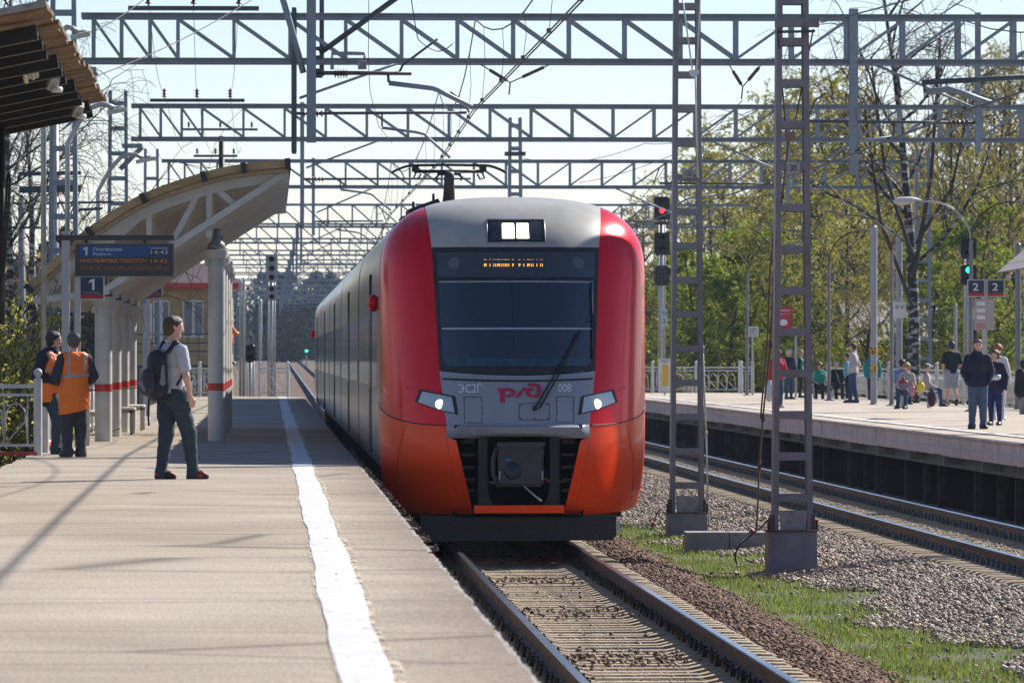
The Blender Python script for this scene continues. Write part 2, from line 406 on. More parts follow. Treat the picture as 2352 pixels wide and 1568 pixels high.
# painted lines
def paint_mat(name, col, wear):
    m = M(name, col, .75, var=.06, scale=3)
    m = m.copy(); n = m.node_tree.nodes; l = m.node_tree.links; bs = n['Principled BSDF']
    g = n.new('ShaderNodeNewGeometry'); q = n.new('ShaderNodeTexNoise'); q.inputs['Scale'].default_value = 7; q.inputs['Detail'].default_value = 8; q.inputs['Roughness'].default_value = .75
    mp = n.new('ShaderNodeMapping'); mp.inputs['Scale'].default_value = (1.6, .35, 1)
    l.new(g.outputs['Position'], mp.inputs[0]); l.new(mp.outputs[0], q.inputs['Vector'])
    r = n.new('ShaderNodeValToRGB'); r.color_ramp.elements[0].position = wear; r.color_ramp.elements[1].position = wear + .06
    l.new(q.outputs['Fac'], r.inputs[0]); l.new(r.outputs[0], bs.inputs['Alpha']); return m
def ribbon(name, x0, x1, z, amp, mat, parent, y0=16., y1=PEND - 2, step=.2):
    b = B(); yy = np.arange(y0, y1, step); ph = random.uniform(0, 9)
    def e(y, s): return amp * (.8 * math.sin(y * .31 + ph + s) + .6 * math.sin(y * .83 + 2 * s) + .3 * math.sin(y * 2.1 + s) + random.uniform(-.07, .07))
    b.grid([[(x0 + e(y, 0), y, z) for y in yy], [((x0 + x1) / 2, y, z + .001) for y in yy], [(x1 + e(y, 2), y, z) for y in yy]])
    return b.ob(name, mat, parent, 'all')
ribbon('old_paint_line', .27, .565, PZ + .0078, .016, paint_mat('faded_yellowish_paint', (.52, .42, .31), .47), pl)
ribbon('white_line', .285, .525, PZ + .0108, .011, paint_mat('white_line_paint', (.55, .54, .515), .33), pl)
ribbon('old_paint_trace', .80, .84, PZ + .0065, .03, paint_mat('faint_old_paint', (.55, .53, .5), .58), pl, 50, 84)

# ------------------------------------------------------------------ platform across the tracks
COLD = M('dark_column_concrete', (.13, .115, .11), .9, var=.3, scale=4)  # darker concrete tone for the columns below the deck
X2, X2B, Y2A, Y2B = 11.85, 19.6, 60., 226.
p2 = tag(thing('far_platform', 'pale platform across the tracks with mauve concrete edge panels', None, (X2, 90, 0)), kind='structure')
ys = np.arange(Y2A, Y2B + .1, 1.)
b = B(); b.grid([[(X2 - .03 + wob(y, .8), y, PZ) for y in ys], [(15.5, y, PZ + .02) for y in ys], [(X2B, y, PZ) for y in ys]]); b.ob('platform_surface', M('pale_worn_asphalt', (.43, .36, .28), .9, var=.2, scale=1.2, bump=.3, bscale=60, world=True), p2, 'all')
ribbon('white_line', 12.42, 12.60, PZ + .024, .012, paint_mat('white_line_paint_b', (.80, .79, .77), .34), p2, Y2A, Y2B - 2, .5)
STRIPE = M('pale_blue_stripe', (.42, .47, .60), .7, var=.2, scale=8)
y = Y2A + (101.8 - Y2A) % 5.9 - 5.9
k = 0
while y < Y2B - 1:
    y1 = min(y + 5.86, Y2B); dz = random.uniform(-.008, .008); dx = random.uniform(-.012, .012)
    b = B(); n_ = 16; yy = [y + (y1 - y) * i / n_ for i in range(n_ + 1)]
    lip = [(X2 - .05 + dx, q, PZ - .004) for q in yy]; o1 = [(X2 - .06 + dx + random.uniform(-.015, .01), q, PZ - .03 + random.uniform(-.01, .01)) for q in yy]
    o2 = [(X2 - .02 + dx, q, PZ - .075) for q in yy]; o3 = [(X2 - .025 + dx, q, PZ - .38 + dz + random.uniform(-.008, .008)) for q in yy]; o4 = [(X2 + .15, q, PZ - .38 + dz) for q in yy]; t0 = [(X2 + .15, q, PZ - .004) for q in yy]
    b.grid([t0, lip, o1, o2, o3, o4]); pan = b.ob('edge_panel', CONC_M, p2, 30)
    b = B(); b.grid([[(X2 - .032 + dx, q, PZ - .215 + .006 * math.sin(q)) for q in yy], [(X2 - .032 + dx, q, PZ - .238 + .006 * math.sin(q)) for q in yy]]); b.ob('blue_stripe', STRIPE, pan, None)
    b = B(); b.bbox((X2 - .01, y - .08, PZ - .55), (X2 + .28, y + .03, PZ - .385)); b.ob('beam_end', CONC, p2, None)
    b = B(); b.box((X2 + .58, y - .3, .17), (.13, .12, 1.1)); b.ob('support_column', COLD, p2, None)
    if k % 2 == 0:
        b = B(); b.box((X2 + .62, y + 2.6, .17), (.11, .10, 1.1)); b.ob('support_column', COLD, p2, None)
    y += 5.9; k += 1
b = B(); b.bbox((X2 + .16, Y2A, PZ - .36), (X2B, Y2B, PZ - .03)); b.ob('platform_deck', CONC, p2, None)
b = B(); b.bbox((X2 + .78, Y2A, -.6), (X2B - .2, Y2B - .1, PZ - .37)); b.ob('underside_shade_block', DARK, p2, None)  # near-black block painted in for the deep shade under the deck
b = B(); b.bbox((X2 + .3, Y2A, PZ - .62), (X2 + .5, Y2B, PZ - .39)); b.ob('edge_girder', STEEL_D, p2, None)

# ------------------------------------------------------------------ tracks
def rail_obj(x, y0, y1, parent):
    pr = [(-.075, -.18), (.075, -.18), (.075, -.168), (.012, -.145), (.010, -.05), (.036, -.04), (.0375, -.008), (.030, 0), (-.030, 0), (-.0375, -.008), (-.036, -.04), (-.010, -.05), (-.012, -.145), (-.075, -.168)]
    b = B(); yy = [y0] + [q for q in GY if y0 < q < y1] + [y1]
    n_ = len(pr); rows = [[(x + u, q, v + grade(q)) for u, v in pr] for q in yy]
    b.v = [p for r in rows for p in r]
    for i in range(len(yy) - 1):
        for j in range(n_):
            a = i * n_ + j; c = i * n_ + (j + 1) % n_
            b.f.append((a, c, c + n_, a + n_)); b.mi.append(1 if j in (7, 6, 8) else 0)
    b.f += [tuple(range(n_)), tuple((len(yy) - 1) * n_ + j for j in range(n_))]; b.mi += [0, 0]
    return b.ob('rail', [RAILSIDE, RAILTOP], parent, None)
def sleeper_me(clips):
    b = B(); xs = [-1.35, -1.30, -.98, -.62, -.45, .45, .62, .98, 1.30, 1.35]; zt = [-.215, -.195, -.188, -.20, -.238, -.238, -.20, -.188, -.195, -.215]
    hw_ = [.10, .125, .125, .12, .10, .10, .12, .125, .125, .10]
    rows = []
    for x, z, h in zip(xs, zt, hw_): rows.append([(x, -h - .03, -.40), (x, -h, z - .012), (x, -h + .012, z), (x, h - .012, z), (x, h, z - .012), (x, h + .03, -.40)])
    b.grid(rows); b.add(rows[0], [(0, 1, 2, 3, 4, 5)]); b.add(rows[-1], [(5, 4, 3, 2, 1, 0)])
    if clips:
        for s in (-1, 1):
            for t in (-1, 1):
                b.box((s * .7975 + t * .115, 0, -.155), (.07, .12, .06), mi=1); b.lathe((s * .7975 + t * .125, 0, -.14), [(.02, 0), (.02, .06)], 6, mi=1)
    return b
S_NEAR = sleeper_me(False).me('sleeper', SLEEP, 25); S_FAR = sleeper_me(True).me('sleeper', [SLEEP, STEEL_D], 25)
cb = B(); cb.box((0, 0, .02), (.07, .13, .045)); cb.box((-.02, 0, .05), (.05, .09, .03), (0, .3, 0)); cb.lathe((.012, 0, .03), [(.022, 0), (.022, .035), (.012, .037), (.012, .075)], 8)
CLIP = cb.me('rail_clip', M('oily_black_fastener', (.02, .018, .017), .5, .3, var=.4, scale=30), 35)
def track(xc, y0, y1, label, clip_to, first, last):
    t = thing('railway_track', label, 'railway track', (xc, first, -.4))
    for s in (-1, 1): rail_obj(xc + s * .7975, y0, y1, t)
    y = first; i = 0
    while y < last:
        near = y < clip_to
        o = bpy.data.objects.new('sleeper', S_NEAR if near else S_FAR); COL.objects.link(o)
        o.location = (xc + random.uniform(-.015, .015), y + random.uniform(-.012, .012), random.uniform(-.006, .004)); o.rotation_euler = (0, 0, random.uniform(-.008, .008)); setpar(o, t)
        if near:
            for s in (-1, 1):
                for q in (-1, 1):
                    c = bpy.data.objects.new('rail_clip', CLIP); COL.objects.link(c)
                    c.location = (s * .7975 + q * .115, 0, -.188); c.rotation_euler = (0, 0, 0 if q > 0 else math.pi); c.parent = o
        y += .543; i += 1
    return t
XC, XC2 = 3.18, 10.02
track(XC, 15, 1500, 'railway track running under the red train, rails streaked with red', 92, 42.3, 118)
track(XC2, 15, 1500, 'empty railway track along the far platform, beyond the steel masts', 0, 60.2, 205)

# ------------------------------------------------------------------ loose stones
def stones(name, n, fn, s0, s1, mat, label, flat=.65):
    base = np.array([[1, 0, 0], [-1, 0, 0], [0, 1, 0], [0, -1, 0], [0, 0, 1], [0, 0, -1]], float)
    fc = np.array([[0, 2, 4], [2, 1, 4], [1, 3, 4], [3, 0, 4], [2, 0, 5], [1, 2, 5], [3, 1, 5], [0, 3, 5]])
    rg = np.random.default_rng(len(name) + n)
    pos = fn(rg, n); n = len(pos)
    sz = rg.uniform(s0, s1, (n, 1, 1)) * .5
    v = base[None] * rg.uniform(.6, 1.25, (n, 6, 3)) + rg.uniform(-.28, .28, (n, 6, 3))
    a = rg.uniform(0, 2 * np.pi, n); ca, sa = np.cos(a), np.sin(a); t = rg.uniform(-.7, .7, n); ct, st = np.cos(t), np.sin(t)
    v = v * sz; v[:, :, 2] *= flat
    y1 = v[:, :, 1] * ct[:, None] - v[:, :, 2] * st[:, None]; z1 = v[:, :, 1] * st[:, None] + v[:, :, 2] * ct[:, None]
    x2 = v[:, :, 0] * ca[:, None] - y1 * sa[:, None]; y2 = v[:, :, 0] * sa[:, None] + y1 * ca[:, None]
    v = np.stack([x2, y2, z1], -1) + pos[:, None, :]
    f = (fc[None] + (np.arange(n) * 6)[:, None, None]).reshape(-1, 3)
    return tag(link(name, npmesh(name, v.reshape(-1, 3), f, mat)), label, 'gravel', kind='stuff')
gzv = np.vectorize(gz)
def depth_sample(rg, n, y0, y1, p=1.4):
    u = rg.uniform(0, 1, n); a, c = y0 ** (1 - p), y1 ** (1 - p); return (a + (c - a) * u) ** (1 / (1 - p))
def f_bed(rg, n):
    y = depth_sample(rg, n, 43, 84); x = XC + rg.normal(0, .42, n)
    c = (np.sin(y * 1.3) + np.sin(y * .7 + 1) + rg.normal(0, .6, n)); k = (np.abs(x - XC) < .66) & ((c > .9) | (np.abs(((y - 42.3) / .543) % 1 - .5) < .22))
    x, y = x[k], y[k]; on = np.abs(((y - 42.3) / .543) % 1 - .5) > .27
    return np.stack([x, y, np.where(on, -.215, -.262) + rg.uniform(0, .015, len(x))], -1)
BROWN = stone_mat('brown_ballast_stone', (.06, .028, .017), (.145, .075, .045), (.23, .145, .095))
GREYS = stone_mat('grey_gravel_stone', (.13, .102, .078), (.32, .255, .20), (.54, .45, .37))
stones('ballast_in_track', 5000, f_bed, .03, .075, stone_mat('sandy_stone', (.08, .05, .032), (.18, .125, .08), (.32, .24, .165)), 'loose brown stones lying between the rails')
def f_sh(rg, n):
    y = depth_sample(rg, n, 43, 120); e = 5.55 + .14 * np.sin(y * .8) + .1 * np.sin(y * 2.3)
    x = 4.45 + (e - 4.45) * rg.uniform(0, 1, n) ** .9; x = np.where(rg.uniform(0, 1, n) < .06, x + rg.exponential(.15, n), x)
    return np.stack([x, y, gzv(x, y) + rg.uniform(.0, .035, n)], -1)
stones('brown_ballast', 26000, f_sh, .035, .085, BROWN, 'reddish brown ballast shoulder beside the train track')
def f_gr(rg, n):
    y = depth_sample(rg, n, 48, 150); e = 6.85 + .35 * np.sin(y * .45) + .2 * np.sin(y * 1.3) - np.clip((y - 80) * .03, 0, .9)
    x = e + (8.60 - e) * rg.uniform(0, 1, n); x = np.where(rg.uniform(0, 1, n) < .05, x - rg.exponential(.3, n), x)
    return np.stack([x, y, gzv(x, y) + rg.uniform(.0, .05, n)], -1)
stones('grey_gravel', 48000, f_gr, .035, .095, GREYS, 'pale grey gravel heaped along the empty track')
def f_t2(rg, n):
    y = depth_sample(rg, n, 62, 190); x = XC2 + rg.uniform(-.7, 1.9, n); k = (np.abs(((y - 60.2) / .543) % 1 - .5) < .25) | (x > XC2 + 1.4)
    x, y = x[k], y[k]; return np.stack([x, y, gzv(x, y) + .01], -1)
stones('gravel_in_track', 9000, f_t2, .04, .08, GREYS, 'grey gravel between the sleepers of the empty track')
# ------------------------------------------------------------------ grass
def grass(name, n, fn, h0, h1, w, mat, label):
    rg = np.random.default_rng(n)
    pos = fn(rg, n); n = len(pos); a = rg.uniform(0, 2 * np.pi, n); h = rg.uniform(h0, h1, n) * rg.uniform(.6, 1.1, n); t = rg.normal(0, .35, (n, 2)); ww = w * rg.uniform(.5, 1.3, n)
    dx, dy = np.cos(a) * ww, np.sin(a) * ww
    p0 = pos + np.stack([-dx, -dy, -.01 + 0 * dx], -1); p1 = pos + np.stack([dx, dy, -.01 + 0 * dx], -1)
    mid = pos + np.stack([t[:, 0] * h * .35, t[:, 1] * h * .35, h * .6], -1); m0 = mid + np.stack([-dx, -dy, 0 * dx], -1) * .8; m1 = mid + np.stack([dx, dy, 0 * dx], -1) * .8
    tip = pos + np.stack([t[:, 0] * h, t[:, 1] * h, h * .9], -1)
    v = np.stack([p0, p1, m1, m0, tip], 1).reshape(-1, 3); k = np.arange(n)[:, None] * 5
    f = np.concatenate([k + [0, 1, 2], k + [0, 2, 3], k + [3, 2, 4]])
    return tag(link(name, npmesh(name, v, f, mat)), label, 'grass', kind='stuff')
GRASS = leafmat('spring_grass', (.10, .16, .02), (.30, .38, .07), .45)
DRYG = leafmat('dry_grass', (.20, .17, .085), (.36, .31, .17), .3)
def f_g(rg, n):
    y = depth_sample(rg, n, 44, 110, 1.2); x = rg.normal(6.25, .55, n); e0 = 5.42 + .14 * np.sin(y * .8) + .1 * np.sin(y * 2.3); e1 = 7.25 + .35 * np.sin(y * .45) - np.clip((y - 80) * .03, 0, .9)
    c = np.sin(x * 3.1 + y * .9) + np.sin(y * 1.9 - x * 2) + rg.normal(0, .8, n)
    k = (x > e0) & (x < e1) & (c > -.85) & ~((np.abs(x - 6.93) < .3) & (np.abs(y - 81.7) < .3))
    x, y = x[k], y[k]; return np.stack([x, y, gzv(x, y)], -1)
grass('grass_strip', 30000, f_g, .03, .11, .006, GRASS, 'short green grass growing between the two tracks')
grass('dry_grass_strip', 13000, f_g, .04, .13, .004, DRYG, 'dry straw stalks mixed into the trackside grass')
def f_fl(rg, n):
    p = f_g(rg, n); p[:, 2] += rg.uniform(.04, .1, len(p)); return p
stones('wild_flowers', 330, f_fl, .012, .028, stone_mat('petal', (.75, .74, .68), (.78, .55, .06), (.8, .78, .7)), 'tiny white and yellow flowers in the grass')['category'] = 'flowers'
# ------------------------------------------------------------------ the train
Y0 = 78.3
TRED = M('glossy_red_paint', (.68, .002, .012), .26, .35, var=.07, scale=1.5, coat=.24, croug=.025, spec=.1)
TORA = M('glossy_orange_paint', (1.0, .058, .0008), .32, .12, var=.06, scale=1.5, coat=.22, croug=.03, spec=.12)
TGREY = M('satin_grey_paint', (.25, .262, .30), .36, var=.10, scale=1.6, coat=.3, croug=.2, stretch=(1, 1, .5))
TROOF = M('dusty_grey_roof_paint', (.37, .355, .31), .45, var=.16, scale=1.5, coat=.15, croug=.3)
TSIDE = M('silver_car_side', (.42, .41, .42), .19, .6, var=.25, scale=2.2, stretch=(1, .9, .12), bump=.10, bscale=3)
TSEAM = M('black_rubber_seam', (.012, .012, .013), .6, var=.1)
TGLASS = M('cab_windscreen_glass', (.012, .02, .035), .03, var=.15, scale=1.2, spec=.85)
TGLASS2 = M('cab_upper_glass', (.035, .045, .05), .06, var=.15, scale=1.2, spec=.8)
LENS = M('headlight_reflector', (.35, .36, .36), .2, .6, var=.35, scale=60, stretch=(1, 1, 3))
LAMP = M('lit_lamp', (1.0, .88, .66), .4, var=0, emit=6)
LAMP2 = M('lit_headlight', (1.0, .90, .62), .4, var=0, emit=1.3)
AMBER = M('lit_amber_led', (1.0, .46, .04), .4, var=0, emit=1.6)
UNDER = M('black_underframe', (.010, .010, .011), .55, var=.3, scale=5)
COUP = M('black_coupler_cover', (.022, .024, .028), .38, var=.2, scale=6)
train = thing('electric_train', 'red and orange electric train with lit headlights standing at the platform', 'train', (XC, Y0 + 30, 0))

prof = [(1.60, .42), (1.675, .62), (1.715, .90), (1.74, 1.2), (1.745, 1.5), (1.745, 2.4), (1.745, 3.2), (1.745, 3.55), (1.725, 3.85), (1.62, 4.10), (1.42, 4.30), (1.14, 4.44), (.75, 4.535), (.36, 4.575), (.0, 4.585)]
def chaik(p, n=2):
    for _ in range(n):
        q = [p[0]]
        for a, c in zip(p[:-1], p[1:]):
            q += [(a[0] * .75 + c[0] * .25, a[1] * .75 + c[1] * .25), (a[0] * .25 + c[0] * .75, a[1] * .25 + c[1] * .75)]
        p = q + [p[-1]]
    return p
prof = chaik(prof)
PX_ = np.array([p[0] for p in prof]); PZ_ = np.array([p[1] for p in prof])
def hw(z): return float(np.interp(z, PZ_, PX_))
_yf = chaik([(.42, .22), (.55, .06), (.8, .0), (1.3, .0), (1.6, .04), (1.95, .12), (2.25, .22), (3.0, .50), (3.7, .80), (4.0, .97), (4.2, 1.17), (4.36, 1.45), (4.46, 1.8), (4.54, 2.3), (4.575, 3.0), (4.585, 3.6)], 2)
YFz = np.array([p[0] for p in _yf]); YFy = np.array([p[1] for p in _yf])
def yf(z): return float(np.interp(z, YFz, YFy))
YE = 2.35                                   # where the nose meets the straight sides
def Lz(z): return max(YE - yf(z), .7)
def S(th, z, out=0.):
    h = hw(z); x = h * math.sin(th); y = yf(z) + Lz(z) * (1 - math.cos(th) ** 1.0)
    if out:
        e = 1e-3; a = Vector(S(th + e, z)) - Vector(S(th - e, z)); c = Vector(S(th, z + e)) - Vector(S(th, z - e))
        nrm = a.cross(c).normalized()
        if nrm.y > 0: nrm = -nrm
        return (XC + x + nrm.x * out, Y0 + y + nrm.y * out, z + nrm.z * out)
    return (XC + x, Y0 + y, z)
def TH(x, z): return math.asin(max(-1, min(1, x / max(hw(z), 1e-4))))
def surf(x, z, out=0.): return S(TH(x, z), z, out)
def zpx(py, Y): return 2.46 + (HY - py) * Y / FPX
def xb(z): return float(np.interp(z, [1.578, 2.25, 3.87, 4.44], [.915, 1.0, 1.085, 1.15]))
def xo(z): return float(np.interp(z, [.42, 1.40, 1.42, 1.578], [.575, .80, .915, .915]))
def patch(name, fx0, fx1, z0, z1, nx, nz, mat, parent, out=0., side=1, zc=None):
    """fx0, fx1: functions of z (x bounds); z0,z1: functions of s"""
    b = B(); rows = []
    for i in range(nz + 1):
        r = []
        for j in range(nx + 1):
            s = j / nx; za, zb_ = z0(s), z1(s); z = za + (zb_ - za) * i / nz
            a = TH(fx0(z), z); c = TH(fx1(z), z) if fx1 else math.pi / 2
            th = a + (c - a) * s
            p = S(side * th, z, out) if fx1 or not out else S(side * th, z, out)
            r.append(p)
        rows.append(r)
    b.grid(rows); return b.ob(name, mat, parent, 'all')
# grey roof cap, red cheeks, orange aprons, grey bonnet
def capx(z): return min(xb(z), hw(z) - .0005)
patch('nose_roof_panel', lambda z: -capx(z), capx, lambda s: 3.87, lambda s: 4.584, 28, 30, TROOF, train)
for sd in (-1, 1):
    ck = patch('cheek_panel', xb, None, lambda s: 1.582 + .27 * s * s, lambda s: 4.44, 26, 44, TRED, train, side=sd)
    b = B(); zz = np.linspace(1.86, 4.44, 40)
    b.grid([[(XC + sd * hw(z), Y0 + YE + q, z) for z in zz] for q in (0, .25)]); b.ob('side_strip', TRED, ck, 'all')
    ap = patch('apron_panel', xo, None, lambda s: .43 + .13 * s ** 3, lambda s: 1.572 + .27 * s * s, 26, 24, TORA, train, side=sd)
    b = B(); zz = np.linspace(.56, 1.84, 16); b.grid([[(XC + sd * hw(z), Y0 + YE + q, z) for z in zz] for q in (0, .25)]); b.ob('side_strip', TORA, ap, 'all')
    # dark seam between red and orange, and a service seam in the apron
    b = B(); pts = []
    for j in range(30):
        s = j / 29; z = 1.577 + .27 * s * s; a = TH(.915, z); pts.append(S(sd * (a + (math.pi / 2 - a) * s), z, .001))
    b.tube(pts, .008, 5); b.ob('panel_seam', TSEAM, train, 'all')
    b = B(); pts = [surf(sd * (1.42 + .12 * math.sin(t * 2.4)), 1.60 - t * 1.02, .0005) for t in np.linspace(0, 1, 16)]
    b.tube(pts, .0035, 4); b.ob('service_seam', TSEAM, ap, 'all')
    b = B(); pts = [surf(sd * x_, z_, .0005) for x_, z_ in ((.94, 1.56), (.90, 1.3), (.845, 1.0), (.80, .75), (.75, .60), (.66, .555), (.60, .55))]
    b.tube(pts, .003, 4); b.ob('service_seam', TSEAM, ap, 'all')
    # crease above the headlight
    b = B(); pts = [surf(sd * x_, z_, .001) for x_, z_ in ((1.04, 1.925), (1.25, 2.0), (1.42, 2.06))]
    b.tube(pts, .006, 4); b.ob('headlight_crease', TSEAM, ck, 'all')
def zws(s): return 2.285 - .06 * (1 - (2 * s - 1) ** 2)          # lower edge of the windscreen, sagging
bon = patch('bonnet_panel', lambda z: -xb(z), xb, lambda s: 1.582, lambda s: zws(s) - .012, 24, 14, TGREY, train)
# bonnet details: dark lip line, hatches, wiper plate
b = B(); b.tube([surf(-1.0 + 2.0 * t, 2.175 - .03 * (1 - (2 * t - 1) ** 2), .002) for t in np.linspace(.02, .98, 24)], .014, 6); b.ob('bonnet_groove', TSEAM, bon, 'all')
def outline(name, pts, r, mat, parent, out=.003, close=True):
    q = pts + ([pts[0]] if close else []); fine = []
    for a, c in zip(q[:-1], q[1:]):
        for t in np.linspace(0, 1, 5)[:-1]: fine.append(surf(a[0] + (c[0] - a[0]) * t, a[1] + (c[1] - a[1]) * t, out))
    fine.append(surf(*q[-1], out)); b = B(); b.tube(fine, r, 5); return b.ob(name, mat, parent, 'all')
def fpx(cx_, cy_, Y=Y0 + .1):            # crop pixels of the nose -> local x, z
    px = (1500 + cx_ / 1.96) / 1.7415; py = (1400 + cy_ / 1.96) / 1.7415
    p = P(px, py, Y); return (p.x - XC, p.z)
for rect in ([(703, 368), (840, 368), (840, 570), (703, 570)], [(1426, 365), (1562, 365), (1562, 568), (1426, 568)]):
    h_ = outline('hatch', [fpx(*p) for p in rect], .004, TSEAM, bon)
    xx, zz = fpx(rect[0][0] + 25 if rect[0][0] < 1000 else rect[1][0] - 25, 466); b = B(); b.ball(surf(xx, zz, .004), .009, 8, 6); b.ob('hatch_lock', GALV, h_, 'all')
    hx = rect[1][0] if rect[0][0] < 1000 else rect[0][0]
    for hy in (425, 520):
        b = B(); x_, z_ = fpx(hx, hy); b.tube([surf(x_, z_ + .012, .005), surf(x_, z_ - .012, .005)], .006, 6); b.ob('hinge', GALV, h_, 'all')
wp = outline('wiper_plate', [fpx(*p) for p in ((1130, 418), (1368, 418), (1368, 545), (1130, 545))], .004, TSEAM, bon)
for bx, by in ((1143, 430), (1354, 428), (1143, 536), (1250, 536), (1356, 536)):
    b = B(); b.ball(surf(*fpx(bx, by), .003), .009, 8, 6); b.ob('bolt', TSEAM, wp, 'all')
# windscreen
def xw(z): return xb(z) - .006
patch('windscreen_frame', lambda z: -xw(z), xw, zws, lambda s: 3.868, 26, 40, TSEAM, train, out=.004)
gl = patch('windscreen', lambda z: -xw(z) + .055, lambda z: xw(z) - .055, lambda s: zws(s) + .10, lambda s: 3.44, 26, 30, TGLASS, train, out=.012)
gu = patch('destination_pane', lambda z: -xw(z) + .055, lambda z: xw(z) - .055, lambda s: 3.475, lambda s: 3.80, 26, 8, TGLASS2, train, out=.012)
for z_, h_, c_ in ((3.405, .02, (.25, .27, .30)), (2.80, .022, (.36, .39, .43))):
    patch('blind_bar', lambda z: -xw(z) + .065, lambda z: xw(z) - .065, lambda s, z_=z_: z_, lambda s, z_=z_, h_=h_: z_ + h_, 20, 1, M('pale_blind_bar_%d' % int(z_ * 100), c_, .5, var=.1), gl, out=.0145)
patch('instrument_desk', lambda z: -.90, lambda z: .90, lambda s: 2.33, lambda s: 2.43, 20, 2, M('desk_behind_glass', (.03, .06, .09), .2, var=.3), gl, out=.0145)
for sx in (-.80, .80):
    c_ = Vector(surf(sx, 3.66, .014)); n_ = (Vector(surf(sx, 3.66, .1)) - Vector(surf(sx, 3.66, 0))).normalized(); q = n_.to_track_quat('Z', 'Y').to_matrix()
    b = B(); b.add([c_] + [c_ + q @ Vector((.085 * math.cos(t), .085 * math.sin(t), 0)) for t in np.linspace(0, 2 * math.pi, 20)[:-1]], [(0, i + 1, (i + 1) % 19 + 1) for i in range(19)])
    b.ob('tail_lamp', M('tail_lamp_glass', (.10, .115, .12), .1, var=.1), gu, None)
# amber destination text, only its lower dots readable
b = B(); random.seed(3); x_ = -.415; rowz = (3.615, 3.628, 3.641, 3.70)
for ch in ('111', '', '1', '', '101', '111', '101', '111', '1', '', '11', '', '', '11', '', '1', '', '111', '101', '', '1', '', '101'):
    for k_, c_ in enumerate(ch or ' '):
        if c_ == '1':
            for q_ in rowz[:3] if k_ != 1 else rowz[1:3]:
                p_ = surf(x_ + .012 * k_, q_, .0145); b.box(p_, (.008, .003, .007))
            b.box(surf(x_ + .012 * k_, rowz[3], .0145), (.006, .003, .004))
    x_ += .012 * max(1, len(ch)) + .012
b.ob('destination_text', AMBER, gu, None)
# wiper
b = B(); piv = surf(*fpx(1250, 462), .05); tip = surf(*fpx(1600, -140), .06)
wv = Vector(tip) - Vector(piv)
for dx_ in (0, .055):
    b.tube([Vector(piv) + Vector((dx_, 0, 0)), Vector(piv) + wv * .5 + Vector((dx_, -.02, 0)), Vector(tip) + Vector((dx_ * .3, 0, 0))], [.014, .011, .009], 6)
b.ball(piv, .035, 10, 8)
wip = b.ob('wiper', BLACK, train, 'all')
b = B(); xt, zt = fpx(1640, -360); xl, zl = fpx(1660, 130)
b.tube([surf(.985 - .03, 3.47 - .06, .035), surf(.965, 3.05, .03), surf(.955, 2.75, .028), surf(.945, 2.42, .03)], .011, 6); b.ob('wiper_blade', BLACK, wip, 'all')
b = B(); b.tube([surf(.958, 3.42, .05), surf(.952, 3.0, .05)], .006, 5); b.ob('blade_spring', GALV, wip, 'all')
b = B(); b.tube([surf(.95 + .05 * math.cos(t), 2.86 + .06 * math.sin(t), .05) for t in np.linspace(-1.6, 2.2, 12)], .008, 5); b.ob('wiper_hose', BLACK, wip, 'all')
# headlights on the corners
HL = [(355, 305), (630, 360), (655, 508), (540, 482), (430, 448), (315, 405)]
def hl_poly(sd, k):
    pts = []
    for x_, y_ in HL:
        px = (1500 + x_ / 1.96) / 1.7415; py = (1400 + y_ / 1.96) / 1.7415
        yy = Y0 + .35
        for _ in range(4):
            p = P(px, py, yy); yy = surf(p.x - XC, p.z)[1]
        pts.append((p.x - XC, p.z))
    cx_ = sum(p[0] for p in pts) / 6; cz_ = sum(p[1] for p in pts) / 6
    pts = [(cx_ + (p[0] - cx_) * k, cz_ + (p[1] - cz_) * k) for p in pts]
    return [(p[0] if sd < 0 else -p[0], p[1]) for p in pts], ((cx_ if sd < 0 else -cx_), cz_)
def fill(name, pts, c_, mat, parent, out):
    b = B(); ring = []
    for a, e in zip(pts, pts[1:] + pts[:1]):
        for t in np.linspace(0, 1, 7)[:-1]: ring.append((a[0] + (e[0] - a[0]) * t, a[1] + (e[1] - a[1]) * t))
    n_ = len(ring); rows = []
    for k in (0.02, .35, .7, 1.0): rows.append([surf(c_[0] + (p[0] - c_[0]) * k, c_[1] + (p[1] - c_[1]) * k, out) for p in ring + ring[:1]])
    b.grid(rows); return b.ob(name, mat, parent, 'all')
for sd in (-1, 1):
    pts, c_ = hl_poly(sd, 1.0); fr = fill('headlight', pts, c_, TSEAM, train, .006)
    pts, c_ = hl_poly(sd, .84); fill('headlight_lens', pts, c_, LENS, fr, .012)
    lx, lz_ = c_[0] + (.05 if sd < 0 else -.03) , c_[1] - .012
    c3 = Vector(surf(lx, lz_, .02)); b = B(); b.lathe((0, 0, 0), [(.0, -.012), (.064, -.012), (.060, .0), (.04, .012), (.0, .016)], 20, 'Y')
    me = b.me('headlight_bulb', LAMP2, 'all'); me.transform(Matrix.Rotation(math.pi, 4, 'Z')); o = link('headlight_bulb', me); o.location = c3; setpar(o, fr)
# roof light
rl0 = [surf(*q, .006) for q in ((-.365, 3.93), (.365, 3.93), (.36, 4.215), (-.36, 4.215))]
fr = fill('roof_headlight', [(-.365, 3.925), (.365, 3.925), (.36, 4.22), (-.36, 4.22)], (0, 4.07), TSEAM, train, .006)
outline('lamp_frame', [(-.375, 3.92), (.375, 3.92), (.37, 4.225), (-.37, 4.225)], .012, TGREY, fr, .008)
fill('lamp_glass', [(-.335, 3.95), (.335, 3.95), (.33, 4.19), (-.33, 4.19)], (0, 4.07), M('smoked_glass', (.045, .05, .055), .08, var=.2), fr, .012)
for dx_ in (-.10, .085):
    fill('lamp_array', [(dx_ - .078, 3.975), (dx_ + .078, 3.975), (dx_ + .074, 4.165), (dx_ - .074, 4.165)], (dx_, 4.07), LAMP, fr, .018)
